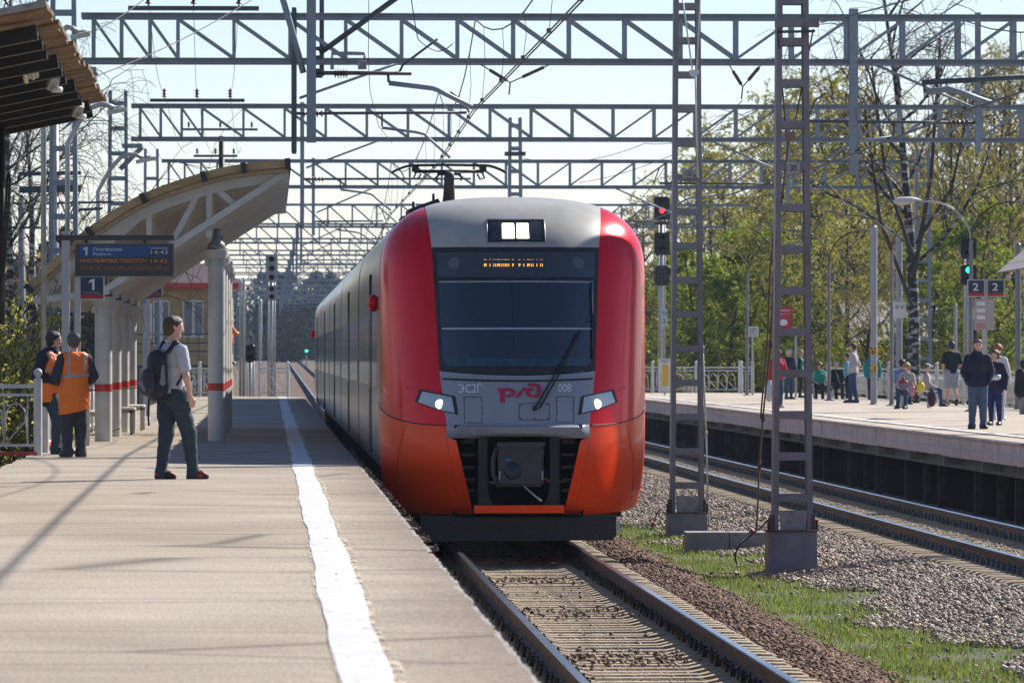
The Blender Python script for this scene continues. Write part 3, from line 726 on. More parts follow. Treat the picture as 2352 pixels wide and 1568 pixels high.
# lettering and emblem
YL = Y0 + .12
def letters(name, s, x_, z_, size, sx, mirror=False):
    me = text_me(s, size, M('pale_lettering', (.72, .74, .78), .5, var=0), depth=0., sx=sx, bold=0.)
    if mirror:                                  # a Cyrillic E: the round letter turned about, with a middle bar
        w_ = max(v.co.x for v in me.vertices); h_ = max(v.co.z for v in me.vertices)
        for v in me.vertices: v.co.x = w_ - v.co.x
        bm = bmesh.new(); bm.from_mesh(me); q_ = [bm.verts.new((a * w_, 0, c * h_)) for a, c in ((.35, .45), (.93, .45), (.93, .56), (.35, .56))]; bm.faces.new(q_); bm.to_mesh(me); bm.free()
    bm = bmesh.new(); bm.from_mesh(me); bmesh.ops.subdivide_edges(bm, edges=bm.edges, cuts=1); bm.to_mesh(me); bm.free()
    for v in me.vertices:
        p = surf(x_ + v.co.x, z_ + v.co.z, .010); v.co = Vector(p)
    return link(name, me, bon)
x_, z_ = fpx(662, 335); letters('class_lettering', 'C', x_, z_, .158, .76, True); letters('class_lettering', 'C2Г', x_ + .083, z_, .158, .76)
x_, z_ = fpx(1435, 330); letters('number_lettering', '008', x_, z_, .155, .76)
TLOGO = M('crimson_emblem', (.40, .012, .05), .4, var=0)
def logo_poly(pts):
    b = B(); q = [fpx(*p) for p in pts]; n_ = len(q)
    b.add([surf(*p, .011) for p in q], [tuple(range(n_))]); return b
lg = B()
for pts in ([(962, 300), (1000, 298), (1060, 298), (1096, 312), (1108, 335), (1098, 352), (1060, 372), (1030, 374), (1030, 352), (1056, 344), (1068, 332), (1056, 322), (1022, 322), (1019, 410), (982, 411), (979, 322), (962, 320)],
            [(1094, 372), (1160, 296), (1218, 296), (1208, 318), (1172, 318), (1132, 372)],
            [(1203, 262), (1262, 260), (1292, 272), (1304, 300), (1302, 345), (1288, 366), (1262, 373), (1212, 371), (1186, 352), (1182, 330), (1212, 298), (1246, 297), (1248, 318), (1228, 320), (1214, 338), (1224, 350), (1252, 350), (1268, 340), (1270, 305), (1258, 286), (1203, 284)]):
    q = logo_poly(pts); lg.add(q.v, q.f)
lo = lg.ob('railway_emblem', TLOGO, bon, None)
# grey beak, coupler bay, coupler
b = B(); rows = []
for out_, z_ in ((.0, 1.585), (.075, 1.577), (.115, 1.555), (.10, 1.455), (.05, 1.415), (-.05, 1.41)):
    rows.append([Vector(surf(x_, 1.5, 0)) + Vector((0, -out_ * (1 - .9 * abs(x_ / .915) ** 10), z_ - 1.5 + (.022 if abs(x_) < .50 and z_ < 1.5 else 0))) for x_ in np.linspace(-.915, .915, 40)])
b.grid(rows); b.ob('beak_bumper', TGREY, train, 40)
b = B(); b.prism([(-.575, .46), (.575, .46), (.575, .56), (-.575, .56)], -.02, .14, 'XZ'); o = b.ob('lower_bar', TORA, train, None); o.data.transform(Matrix.Translation((XC, Y0 + .02, 0)))
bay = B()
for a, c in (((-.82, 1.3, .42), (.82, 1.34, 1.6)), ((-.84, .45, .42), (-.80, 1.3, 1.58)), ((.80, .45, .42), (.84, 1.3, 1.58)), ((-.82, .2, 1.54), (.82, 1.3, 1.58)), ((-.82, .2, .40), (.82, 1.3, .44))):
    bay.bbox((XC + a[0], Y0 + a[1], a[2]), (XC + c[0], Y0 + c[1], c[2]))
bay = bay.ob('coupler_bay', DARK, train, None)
for sd in (-1, 1):
    b = B(); b.prism([(sd * .40, 1.54), (sd * .52, 1.54), (sd * .52, .52), (sd * .26, .50), (sd * .36, .62), (sd * .40, .80)], .16, .30); o = b.ob('bay_bracket', UNDER, bay, None); o.data.transform(Matrix.Translation((XC, Y0, 0)))
    for z_ in (1.36, 1.2, 1.04, .88, .74):
        b = B(); b.box((XC + sd * .64, Y0 + .30, z_), (.16, .05, .035)); b.ob('bay_step', UNDER, bay, None)
    b = B(); b.lathe((XC + sd * .62, Y0 + .24, 1.44), [(.02, 0), (.06, -.02), (.075, -.08), (.06, -.08), (.015, -.01)], 14, 'Y'); b.ob('horn', UNDER, bay, 'all')
cp = B(); cp.box((XC + .02, Y0 + .12, 1.08), (.58, .34, .56)); cp = cp.ob('coupler', COUP, train, None)
bm = bmesh.new(); bm.from_mesh(cp.data); bmesh.ops.bevel(bm, geom=bm.edges, offset=.03, segments=3, affect='EDGES'); bm.to_mesh(cp.data); bm.free()
yc = Y0 - .055
b = B(); b.bbox((XC - .285, yc - .03, 1.315), (XC + .325, yc + .3, 1.365)); b.ob('cover_lid', COUP, cp, None)
b = B()
for a, c in (((-.24, 1.30), (-.04, 1.12)), ((.27, 1.30), (.07, 1.12)), ((-.24, .85), (.27, .85)), ((.015, 1.31), (.015, 1.13)), ((-.25, 1.28), (.28, 1.28)), ((.06, 1.09), (.27, 1.09)), ((.06, 1.09), (.06, .87))):
    b.beam((XC + a[0], yc, a[1]), (XC + c[0], yc, c[1]), .022, .03, up=(0, 1, 0))
b.ob('cover_ribs', COUP, cp, None)
b = B(); b.lathe((XC - .09, yc + .02, 1.0), [(.12, 0), (.11, -.02), (.08, -.05), (.0, -.06)], 20, 'Y'); b.ob('coupler_dome', COUP, cp, 'all')
b = B(); b.bbox((XC - .175, yc - .006, 1.125), (XC - .105, yc, 1.16)); b.ob('blue_label', M('blue_label', (.02, .10, .45), .5, var=.2, scale=60), cp, None)
b = B(); b.tube([(XC + .06, yc - .1, .80), (XC + .16, yc - .16, .71), (XC + .27, yc - .2, .62)], .013, 6); b.ob('release_handle', GALV, cp, 'all')
for sd in (-1, 1):
    b = B(); b.tube([(XC + .02 + sd * .27, yc - .02, 1.0), (XC + .02 + sd * .275, yc - .03, .88)], .012, 6); b.ob('cover_latch', GALV, cp, 'all')
b = B(); b.tube([(XC - .28, Y0 + .1, 1.3), (XC - .335, Y0 + .06, 1.15), (XC - .33, Y0 + .05, .95), (XC - .25, Y0 + .08, .80)], .03, 8); b.ob('canvas_sleeve', M('brown_canvas', (.09, .075, .05), .9, var=.3, scale=12), cp, 'all')
for x_, c_, sc_ in ((-.15, GALV, 1), (.33, M('red_hose', (.22, .03, .025), .6, var=.2), -1)):
    b = B(); b.tube([(XC + x_ - .3 * sc_, Y0 + .3, .86), (XC + x_ - .1 * sc_, Y0 + .2, .84), (XC + x_, Y0 + .1, .9)], .018, 6); b.ob('brake_hose', c_, cp, 'all')
# snow plough
b = B(); b.prism([(-1.25, .42), (1.26, .42), (1.26, .16), (1.20, .105), (-1.22, .09), (-1.25, .14)], .30, .36); o = b.ob('snow_plough', UNDER, train, None); o.data.transform(Matrix.Translation((XC, Y0, 0)))
for x_ in (-.6, -.2, .25, .7, 1.0):
    q = B(); q.ball((XC + x_, Y0 + .298, .16), .012, 8, 6); q.ob('bolt', STEEL_D, o, 'all')
b = B(); b.box((XC + 1.28, Y0 + .34, .30), (.05, .08, .12)); b.box((XC + 1.30, Y0 + .32, .24), (.09, .05, .03)); b.ob('plough_bracket', GALV, o, None)
# ------------------------------------------------------------------ cars
joints = [Y0 + YE + .24, 99.4, 124.0, 148.6, 173.2, 197.8]
sec = [(p[0], p[1]) for p in prof if p[1] >= 1.0]
secS = [(h, z) for h, z in sec if z <= 4.2]; secR = [(h, z) for h, z in sec if z >= 4.15]
ROOFB = M('pale_ribbed_roof', (.46, .46, .46), .4, .4, var=.2, scale=2, stretch=(1, 6, 1), bump=.2, bscale=4)
WINM = M('tinted_car_window', (.035, .04, .05), .05, .2, var=.2, spec=.9)
DOORM = M('car_door_paint', (.22, .215, .225), .2, .6, var=.2, scale=2, stretch=(1, 1, .2))
for ci in range(5):
    ya, yb = joints[ci] + (.0 if ci == 0 else .35), joints[ci + 1] - .35
    b = B(); 
    for sd in (-1, 1): b.grid([[(XC + sd * h, q, z) for h, z in secS] for q in np.linspace(ya, yb, 8)])
    b.grid([[(XC - 1.5, yb, 1.0), (XC + 1.5, yb, 1.0)], [(XC - 1.5, yb, 4.2), (XC + 1.5, yb, 4.2)]])
    if ci: b.grid([[(XC - 1.5, ya, 1.0), (XC + 1.5, ya, 1.0)], [(XC - 1.5, ya, 4.2), (XC + 1.5, ya, 4.2)]])
    car = b.ob('car_body', TSIDE, train, 30)
    full = [(-h, z) for h, z in secR] + [(h, z) for h, z in reversed(secR)]
    b = B(); b.grid([[(XC + h, q, z) for h, z in full] for q in np.linspace(ya + (1.0 if ci == 0 else 0), yb, 12)]); b.ob('car_roof', ROOFB, car, 'all')
    b = B(); b.bbox((XC - 1.45, ya, .35), (XC + 1.45, yb, .995)); b.ob('underframe', UNDER, car, None)
    mid = (87.5 if ci == 0 else (joints[ci] + joints[ci + 1]) / 2)
    for sd in (-1, 1):
        for dc in ((mid,) if ci == 0 else (mid - 6.15, mid + 6.15)) if False else (mid,):
            b = B(); b.bbox((XC + sd * 1.735, dc - .68, 1.12), (XC + sd * 1.752, dc + .68, 3.30)); dr = b.ob('door', DOORM, car, None)
            for q in (-.69, 0, .69):
                b = B(); b.bbox((XC + sd * 1.74, dc + q - .05, 1.1), (XC + sd * 1.757, dc + q + .05, 3.62)); b.ob('door_seal', TSEAM, dr, None)
            for q in (-.36, .36):
                b = B(); b.bbox((XC + sd * 1.752, dc + q - .22, 2.0), (XC + sd * 1.755, dc + q + .22, 3.1)); b.ob('door_window', WINM, dr, None)
        for w0, w1 in ((ya + 1.2, mid - 1.2), (mid + 1.2, yb - .8)):
            n_ = max(1, int((w1 - w0) / 2.1)); st = (w1 - w0) / n_
            for k in range(n_):
                b = B(); b.bbox((XC + sd * 1.742, w0 + k * st + .06, 2.05), (XC + sd * 1.7495, w0 + (k + 1) * st - .06, 3.05)); b.ob('window', WINM, car, None)
    b = B(); b.bbox((XC - 1.60, yb, .95), (XC + 1.60, yb + .7, 4.1)); b.ob('gangway', TSEAM, car, None)
    # roof equipment, black boxes along the eaves
    rnd = random.Random(ci)
    for q in np.arange(ya + (6 if ci == 0 else 2.5), yb - 2, 4.6):
        b = B(); b.box((XC - 1.0, q, 4.50), (.5, rnd.uniform(1.2, 2.0), .20), (0, -.35, 0), taper=(.9, .95)); b.ob('roof_unit', UNDER, car, None)
    for q in (ya + 3.0, yb - 3.0):      # bogies
        b = B(); b.bbox((XC - 1.1, q - 1.6, .30), (XC + 1.1, q + 1.6, .55)); bg_ = b.ob('bogie', UNDER, car, None)
        for dy in (-1.15, 1.15):
            for sd in (-1, 1):
                b = B(); b.lathe((XC + sd * .79, q + dy, .43), [(.40, -.06), (.43, -.06), (.455, .0) if sd > 0 else (.43, 0), (.43, .06), (.40, .06)], 24, 'X'); b.ob('wheel', RUST, bg_, 'all')
# camera pods on the cab ends
for y_ in (joints[0] + 1.1, 196.4):
    b = B(); b.ball((XC - 1.80, y_, 3.17), (.075, .12, .12), 14, 10); b.box((XC - 1.74, y_, 3.17), (.08, .05, .05)); b.ob('camera_pod', TRED, train, 'all')
# pantograph
YP = 109.
pg = B(); pg.box((XC + .0, YP, 4.66), (.38, .9, .16)); pg.box((XC, YP, 4.80), (.30, .36, .10)); pg = pg.ob('pantograph', UNDER, train, None)
b = B(); b.tube([(XC, YP + .6, 4.85), (XC, YP + .1, 5.3), (XC, YP - .1, 5.72)], [.15, .105, .085], 10); b.ob('lower_arm', M('brown_pantograph_arm', (.05, .035, .03), .5, .2, var=.3), pg, 'all')
b = B(); b.tube([(XC - .62, YP, 5.74), (XC + .62, YP, 5.74)], .03, 8); b.box((XC, YP, 5.70), (.42, .10, .06)); b.ob('head_bar', UNDER, pg, 'all')
for dy in (-.14, .14):
    pts = []
    for t in np.linspace(-1, 1, 41):
        x_ = t * 1.02; z_ = 5.855 - .015 * abs(t) - (max(0, abs(x_) - .66) ** 1.6) * .62; pts.append((XC + x_, YP + dy, z_))
    b = B(); b.tube(pts, .022, 6); b.ob('contact_strip', UNDER, pg, 'all')
for sd in (-1, 1):
    b = B(); b.box((XC + sd * .60, YP, 5.78), (.12, .34, .09)); b.tube([(XC + sd * .58, YP, 5.74), (XC + sd * .63, YP, 5.62), (XC + sd * .55, YP, 5.60), (XC + sd * .5, YP, 5.7)], .018, 5); b.ob('spring_box', UNDER, pg, None)
    b = B(); b.tube([(XC + sd * .16, YP, 5.70), (XC + sd * .24, YP, 5.62), (XC + sd * .2, YP, 5.58)], .02, 5); b.ob('head_link', UNDER, pg, 'all')
for x_, z_, y_ in ((XC - .62, 5.0, 96.), (XC - 1.05, 4.75, 91.), (XC - .55, 4.95, 118.)):
    b = B(); b.tube([(x_, y_, 4.3), (x_, y_, z_)], .03, 6); b.ob('roof_aerial', UNDER, train, 'all')
# ------------------------------------------------------------------ steel portals over the tracks
ZB, HB = 7.80, .92
def ladder(parent, x, y, z0, z1, w0, w1, mat, step=.62, depth=.32, lw=.085, bh=.10):
    def ww(z): return w0 + (w1 - w0) * (z - z0) / (z1 - z0)
    for s in (-1, 1):
        member('leg', (x + s * w0 / 2, y, z0), (x + s * w1 / 2, y, z1), lw, depth, mat, parent, 'channel', up=(0, 1, 0) if s > 0 else (0, -1, 0))
    z = z0 + .45
    while z < z1 - .05:
        for d in (-1, 1):
            member('batten', (x - ww(z) / 2 - lw * .3, y + d * depth * .51, z), (x + ww(z) / 2 + lw * .3, y + d * depth * .51, z), bh, .012, mat, parent, 'bar', up=(0, 1, 0))
        z += step
def truss_x(xl, xr):
    xm = (xl + xr) / 2; a = [xl, xl + .51, xl + 1.03, xl + 1.54]; x = a[-1]; n = round((xm - x) / 1.025); st = (xm - x) / n
    a += [x + st * (i + 1) for i in range(n)]; return a + [xl + xr - q for q in reversed(a[:-1])], xm
XL, XR = -3.22, 20.3
def insulator(x, y, z, parent, h=.24, r=.045, n=3):
    b = B(); pr = [(.012, 0), (.012, .04)]
    for i in range(n):
        q = .04 + (h - .05) * i / n; pr += [(r * .6, q), (r, q + .01), (r * .9, q + .03), (r * .45, q + .045)]
    pr += [(.01, h)]; b.lathe((x, y, z), pr, 10); return b.ob('insulator', PORC, parent, 'all')
def h_insulator(x0, x1, y, z, parent, n=5, r=.075):
    b = B(); pr = [(.025, 0)]; L = x1 - x0
    for i in range(n):
        q = L * (i + .2) / n; pr += [(.03, q), (r, q + L * .25 / n), (r * .95, q + L * .35 / n), (.03, q + L * .5 / n)]
    pr += [(.025, L)]; b.lathe((x0, y, z), pr, 12, 'X'); return b.ob('insulator', PORC, parent, 'all')
def plate(px0, py0, px1, py1, Y, s, parent):
    a = P(px0, py0, Y); c = P(px1, py1, Y); b = B(); b.bbox((a.x, Y - .01, c.z), (c.x, Y + .01, a.z)); o = b.ob('number_plate', M('weathered_plate', (.36, .33, .32), .6, var=.2, scale=12), parent, None)
    text('plate_number', s, (a.z - c.z) * .85, BLACK, ((a.x + c.x) / 2, Y - .014, c.z + (a.z - c.z) * .18), o, align='CENTER', sx=.7); return o
ZW = 6.05
def cantilever(g, y, xp, xw, tube_end, zt=6.75, mat=STEEL_D, zbot=6.2, pw=.10, steady=True):
    sg = 1 if xw > xp else -1
    member('drop_post', (xp, y - .02, zbot), (xp, y - .02, ZB + HB + .05), pw, pw, STEEL, g, 'channel')
    h_insulator(min(xp + sg * .15, xp + sg * .55), max(xp + sg * .15, xp + sg * .55), y, zt, g)
    b = B(); b.tube([(xp + sg * .05, y, zt), (tube_end, y, zt + .02)], .028, 8); b.ob('cantilever_tube', mat, g, 'all')
    b = B(); b.tube([(xp + sg * .1, y, zt + .28), (xp + sg * 1.9, y, ZB + .02)], .025, 8); b.ob('stay_tube', STEEL, g, 'all')
    b = B(); b.tube([(xw + sg * .35, y, zt + .02), (xw + sg * .2, y, 7.15), (xw, y, 7.3)], .018, 6); b.ob('messenger_clamp', mat, g, 'all')
    if steady:
        x0 = xw - sg * 1.25
        b = B(); b.tube([(x0, y, zt), (x0, y, zt - .24)], .02, 6); b.ob('steady_hanger', mat, g, 'all')
        b = B(); b.tube([(x0, y, zt - .26), (x0 + sg * .62, y, zt - .34), (x0 + sg * .78, y, zt - .38), (xw, y, ZW + .04)], .026, 8); b.ob('steady_arm', STEEL, g, 'all')
def gantry(Y, label, xw1, xw2, legs=(True, True), full=True, group='steel catenary portals over the tracks'):
    g = thing('catenary_portal', label, 'portal', (XL - .55, Y, gz(XL - .55, Y)), group)
    dz = grade(Y); xs, xm = truss_x(XL, XR)
    for d in (-.28, .28):
        for z in (ZB + .05, ZB + HB - .05):
            member('chord', (XL - .22, Y + d, z + dz), (XR + .22, Y + d, z + dz), .10, .10, STEEL, g, 'channel', up=(0, 0, 1))
        for x in xs: member('strut', (x, Y + d, ZB + .1 + dz), (x, Y + d, ZB + HB - .1 + dz), .06, .06, STEEL, g)
        for a, c in zip(xs[:-1], xs[1:]):
            lft = (a + c) / 2 < xm
            member('diagonal', (a if lft else c, Y + d, ZB + HB - .1 + dz), (c if lft else a, Y + d, ZB + .1 + dz), .05, .05, STEEL, g, up=(0, 1, 0))
    for x in xs[::2]:
        for z in (ZB + .05, ZB + HB - .05): member('cross_tie', (x, Y - .28, z + dz), (x, Y + .28, z + dz), .04, .04, STEEL, g, 'bar', up=(0, 0, 1))
    if legs[0]:
        xl_ = XL - (1.6 if Y < 100 else .55)
        if Y < 100: member('chord', (xl_, Y, ZB + .05), (XL, Y, ZB + .05), .1, .1, STEEL, g, 'channel', up=(0, 0, 1))
        ladder(g, xl_, Y, gz(XL - .55, Y), 9.05 + dz, .52, .38, STEEL)
        b = B(); b.box((XL - .2, Y, ZB - .12 + dz), (.5, .5, .10)); b.beam((XL - .5, Y, ZB - .7 + dz), (XL + .05, Y, ZB - .15 + dz), .09, .12); b.ob('seat_bracket', STEEL, g, None)
    if legs[1]:
        ladder(g, XR + .55, Y, gz(XR + .55, Y), 9.05 + dz, .52, .38, STEEL)
    return g
g0 = gantry(88.3, 'steel portal just overhead, its hanging post dropping beside the number plate', 2.92, 10.0, (True, True))
g1 = gantry(112.4, 'lattice steel portal behind the train top, largest of the row', 3.3, 10.2)
g2 = gantry(152.7, 'lattice steel portal one span beyond the largest one', 3.0, 9.9)
g3 = gantry(195.6, 'lattice steel portal whose right leg stands by the green signal', 3.35, 10.2)
# near portal: hanging post with tubes (left picture third)
member('drop_post', (P(715, 328, 88.3).x, 88.25, P(715, 328, 88.3).z), (P(715, 0, 88.3).x, 88.25, ZB + HB), .135, .14, STEEL, g0, 'bar')
h_insulator(P(767, 169, 88.3).x, P(800, 169, 88.3).x, 88.3, P(0, 168, 88.3).z, g0)
def tubepx(name, pts, Y, r, mat, parent, n=8):
    b = B(); b.tube([P(x, y, Y) for x, y in pts], r, n); return b.ob(name, mat, parent, 'all')
tubepx('cantilever_tube', [(726, 168), (765, 168), (803, 168), (945, 169)], 88.3, .030, M('reddish_brown_tube', (.10, .075, .08), .5, .3, var=.3), g0)
tubepx('stay_tube', [(735, 122), (905, 0), (1000, -70)], 88.3, .04, STEEL_D, g0)
tubepx('stay_tube', [(697, 168), (672, 75), (650, 0), (640, -40)], 88.25, .045, STEEL, g0)
tubepx('steady_hanger', [(891, 168), (893, 190)], 88.3, .02, STEEL_D, g0)
tubepx('steady_arm', [(893, 191), (993, 203), (1005, 207), (1085, 247)], 88.3, .036, STEEL, g0)
tubepx('stay_tube', [(918, 165), (925, 150), (1005, 90)], 88.3, .018, STEEL_D, g0)
for yy in (112, 132, 162, 175):
    b = B(); q = P(728, yy, 88.3); b.box((q.x + .03, 88.3, q.z), (.10, .12, .05)); b.ob('hinge_clamp', STEEL_D, g0, None)
plate(822, 138, 842, 160, 88.28, '33', g0)
tubepx('bent_bracket', [(763, 160), (763, 123), (837, 123), (837, 140)], 152.6, .05, STEEL, g2)
# near portal over the far track: tube and steady arm
tubepx('cantilever_tube', [(2118, 190), (2250, 183), (2420, 172)], 88.3, .04, STEEL_D, g0)
tubepx('steady_arm', [(2126, 212), (2155, 208), (2178, 205), (2210, 214), (2282, 240)], 88.3, .045, STEEL, g0)
tubepx('steady_hanger', [(2122, 190), (2124, 212)], 88.3, .02, STEEL_D, g0)
h_insulator(P(2430, 171, 88.3).x, P(2500, 171, 88.3).x, 88.3, P(0, 170, 88.3).z, g0)
member('drop_post', (P(2510, 171, 88.3).x, 88.3, 6.1), (P(2510, 171, 88.3).x, 88.3, ZB + HB), .135, .14, STEEL, g0, 'bar')
# further portals
member('drop_post', (.44, 112.1, 6.15), (.44, 112.1, ZB + HB + .1), .085, .12, STEEL_D, g1, 'bar')
member('drop_post', (.95, 112.8, 7.6), (.95, 112.8, ZB + HB + .6), .085, .12, STEEL_D, g1, 'bar')
member('drop_post', (10.68, 112.1, 5.8), (10.68, 112.1, ZB + HB + .1), .16, .14, STEEL, g1, 'channel')
cantilever(g1, 112.4, .44, 3.3, 3.6, zt=6.9)
cantilever(g1, 112.4, 13.0, 10.2, 9.9)
cantilever(g2, 152.7, .8, 3.0, 5.0, zt=6.86, zbot=6.0)
cantilever(g2, 152.7, 12.9, 9.9, 9.7)
cantilever(g3, 195.6, 1.38, 3.35, 3.6, zbot=6.3)
cantilever(g3, 195.6, 12.9, 10.2, 9.9)
member('drop_post', (17.4, 152.6, 7.7), (17.4, 152.6, ZB + HB), .10, .12, STEEL, g2, 'bar')
# feeder insulators on the portals' left ends
for g, Y, x0, x1, xs_ in ((g1, 112.4, 295, 595, (341, 445, 549)), (g2, 152.7, 345, 562, (378, 453, 529))):
    z = ZB + HB + .04; b = B(); b.bbox((P(x0, 0, Y).x, Y - .36, z), (P(x1, 0, Y).x, Y - .26, z + .08)); b.ob('feeder_bracket', STEEL_D, g, None)
    for x in xs_: insulator(P(x, 0, Y).x, Y - .31, z + .08, g, .26, .06)
# V strings hanging from the portals over the far track
for g, Y, pts in ((g1, 112.4, [(1674, 148), (1706, 200), (1748, 150)]), (g1, 112.4, [(1103, 148), (1172, 190), (1260, 150)])):
    b = B()
    for a, c in zip(pts[:-1], pts[1:]): b.tube([P(*a, Y), P(*c, Y)], .012, 5)
    b.tube([P(pts[1][0], pts[1][1], Y), P(pts[1][0] - 3, pts[1][1] + 28, Y)], .014, 5); b.ob('v_string', WIRE, g, 'all')
    for a, c in zip(pts[:-1], pts[1:]):
        p0, p1 = P(*a, Y), P(*c, Y); b = B()
        for t in np.linspace(.35, .85, 9): b.ball(p0.lerp(p1, t), .035, 8, 5)
        b.ob('insulator', PORC, g, 'all')
# far portals: one mesh each
def far_gantry(Y, name_label):
    b = B(); dz = grade(Y); xs, xm = truss_x(XL, XR); xs = [x for i, x in enumerate(xs) if i > 2 and i < len(xs) - 3]
    for z in (ZB, ZB + HB): b.beam((XL - .2, Y, z + dz), (XR + .2, Y, z + dz), .10, .10)
    for a, c in zip(xs[:-1], xs[1:]):
        b.beam((a, Y, ZB + dz), (a, Y, ZB + HB + dz), .07, .07); l_ = a < xm; b.beam((a if l_ else c, Y, ZB + HB + dz), (c if l_ else a, Y, ZB + dz), .06, .06)
    for x in (XL - .55, XR + .55):
        for s in (-.22, .22): b.beam((x + s, Y, gz(x, Y)), (x + s * .8, Y, 9.0 + dz), .09, .3)
        z = gz(x, Y) + .5
        while z < 9 + dz: b.box((x, Y, z), (.46, .3, .1)); z += .62
    for x, e in ((1.3, 4.2), (12.4, 9.0)):
        b.beam((x, Y, 6.2 + dz), (x, Y, ZB + HB + dz), .1, .1); b.beam((x, Y, 6.8 + dz), (e, Y, 6.8 + dz), .05, .05); b.beam((x, Y, 7.0 + dz), ((x + e) / 2 + .3, Y, ZB + dz), .05, .05)
        b.beam(((x + e) / 2, Y, 6.5 + dz), ((2 * e + x) / 3, Y, 6.1 + dz), .05, .05)
    for s in (0, 1): b.beam((XL - 1.4, Y, 8.2 + dz - s * 1.6), (XL + .4, Y, 8.2 + dz - s * 1.6), .08, .08)
    o = b.ob('catenary_portal', STEEL, None, None); return tag(o, name_label, 'portal', 'far catenary portals')
for Y in (256, 300, 345, 392, 440, 490, 545, 605, 670, 745, 830, 930): far_gantry(Y, 'small hazy catenary portal far down the line')

# ------------------------------------------------------------------ lattice masts between the tracks
def mast(label, y, base, w0, w1, ztop, blk, name='lattice_mast'):
    xm = (base[0] + base[1]) / 2; c = P(xm, blk[1], y); x = c.x
    t = thing(name, label, 'mast', (x, y, -.47))
    zt, zb = P(0, blk[0], y).z, -.6; wl = P(blk[3], 0, y).x - P(blk[2], 0, y).x; xb_ = (P(blk[3], 0, y).x + P(blk[2], 0, y).x) / 2
    b = B(); b.box((xb_, y, (zt + zb) / 2), (wl, .62, zt - zb), taper=(.97, .97)); b.ob('foundation', M('purple_grey_concrete', (.24, .215, .235), .9, var=.18, scale=4, bump=.35, bscale=35), t, None)
    b = B(); b.box((xb_, y, zt + .012), (wl * 1.02, .64, .022)); b.ob('base_plate', RUST, t, None)
    b = B(); b.box((x, y - .17, zt + .15), (w0 * .72, .02, .27), taper=(1.15, 1)); b.ob('base_gusset', M('pale_grey_gusset', (.30, .285, .28), .7, var=.25, scale=8), t, None)
    for s in (-1, 1):
        b = B(); b.box((x + s * (w0 / 2 + .04), y, zt + .12), (.05, .36, .22)); b.lathe((x + s * (w0 / 2 + .09), y - .14, zt), [(.02, 0), (.02, .16)], 8); b.ob('foot_bracket', RUST, t, None)
    ladder(t, x, y, zt, ztop, w0, w1, STEEL_P, .552, .34, .075, .105)
    return t, x, zt
YM2, YM1 = 81.7, 99.0
m2, xm2, _ = mast('grey lattice mast on a purple block, with a red-brown stay beside it', YM2, (1773, 1865), .46, .31, 9.4, (1222, 1320, 1760, 1873))
m1, xm1, _ = mast('grey lattice mast with a bright white stay wire, marked 132', YM1, (1540, 1615), .47, .33, 9.6, (1180, 1232, 1530, 1622))
m3 = thing('lattice_mast', 'slim lattice mast rising behind the train roof between the tracks', 'mast', (P(1183, 0, 167).x, 167, -.4))
ladder(m3, P(1183, 0, 167).x, 167, -.4, 2.46 + 548 * 167 / FPX, .42, .27, STEEL, .62)
b = B(); b.box((P(1183, 0, 167).x, 167, P(0, 352, 167).z), (.56, .5, .10)); b.ob('wire_bracket', STEEL_D, m3, None)
plate(1567, 388, 1592, 408, YM1 - .2, '132', m1); plate(1806, 372, 1838, 398, YM2 - .2, '30', m2)
# top bracket of the near mast
b = B(); q = P(1828, 55, YM2); b.bbox((q.x - .30, YM2 - .26, q.z - .06), (q.x + .29, YM2 - .20, q.z + .06)); b.ob('anchor_bracket', STEEL_P, m2, None)
b = B(); b.tube([P(1784, 74, YM2 - .24), P(1872, 72, YM2 - .24)], .02, 6); b.ob('anchor_bolt', STEEL_D, m2, 'all')
# stays: rods made of several lengths joined by plates
def stay(label, pts, r, mat, cat='stay wire'):
    t = thing('mast_stay', label, cat, pts[-1])
    for a, c in zip(pts[:-1], pts[1:]):
        b = B(); b.tube([a, c], r, 6); b.ob('stay_rod', mat, t, 'all')
        q = B(); q.box(c, (.05, .05, .10)); q.ball(Vector(c) + Vector((0, 0, .05)), .03, 8, 6); q.ob('stay_joint', RUST if mat is RUST else GALV, t, None)
    return t
WSTAY = M('white_stay_rod', (.62, .62, .60), .45, .2, var=.2, scale=8)
top1 = P(1594, 165, YM1 - .5)
s1 = stay('bright white stay rod along the lattice mast marked 132', [P(1597, 168, 98.4), P(1602, 395, 98.8), P(1606, 590, 99.3), P(1614, 805, 100.), P(1622, 1000, 100.8), P(1626, 1140, 101.2), P(1628, 1212, 101.5)], .016, WSTAY)
for a in ((1560, -60), (1612, -60)):
    b = B(); b.tube([P(*a, 98.6), P(1590 if a[0] < 1590 else 1600, 160, 98.4)], .014, 6); b.ob('stay_fork', WSTAY, s1, 'all')
b = B(); b.prism([(P(1583, 158, 98.4).x, P(0, 158, 98.4).z), (P(1607, 158, 98.4).x, P(0, 158, 98.4).z), (P(1605, 168, 98.4).x, P(0, 168, 98.4).z), (P(1594, 176, 98.4).x, P(0, 176, 98.4).z), (P(1584, 170, 98.4).x, P(0, 170, 98.4).z)], 98.36, 98.42); b.ob('yoke_plate', WSTAY, s1, None)
for k_, off in enumerate((0, -26)):
    pts = [P(1812, 318, 82.4), P(1797 + off * .4, 450, 84.), P(1778 + off * .3, 600, 86.), P(1770 + off * .3, 790, 88.), P(1752 + off * .2, 960, 90.), P(1744, 1070, 91.2), P(1738, 1222, 92.)]
    if k_ == 0: s2 = stay('red-brown stay rods running down to the low concrete blocks', pts, .014, RUST)
    else:
        b = B(); b.tube(pts[1:5], .013, 6); b.ob('stay_rod', RUST, s2, 'all')
for a in ((1786, 70), (1868, 68)):
    b = B(); b.tube([P(*a, YM2 - .3), P(1806 if a[0] < 1800 else 1820, 312, 82.2)], .012, 6); b.ob('stay_fork', RUST, s2, 'all')
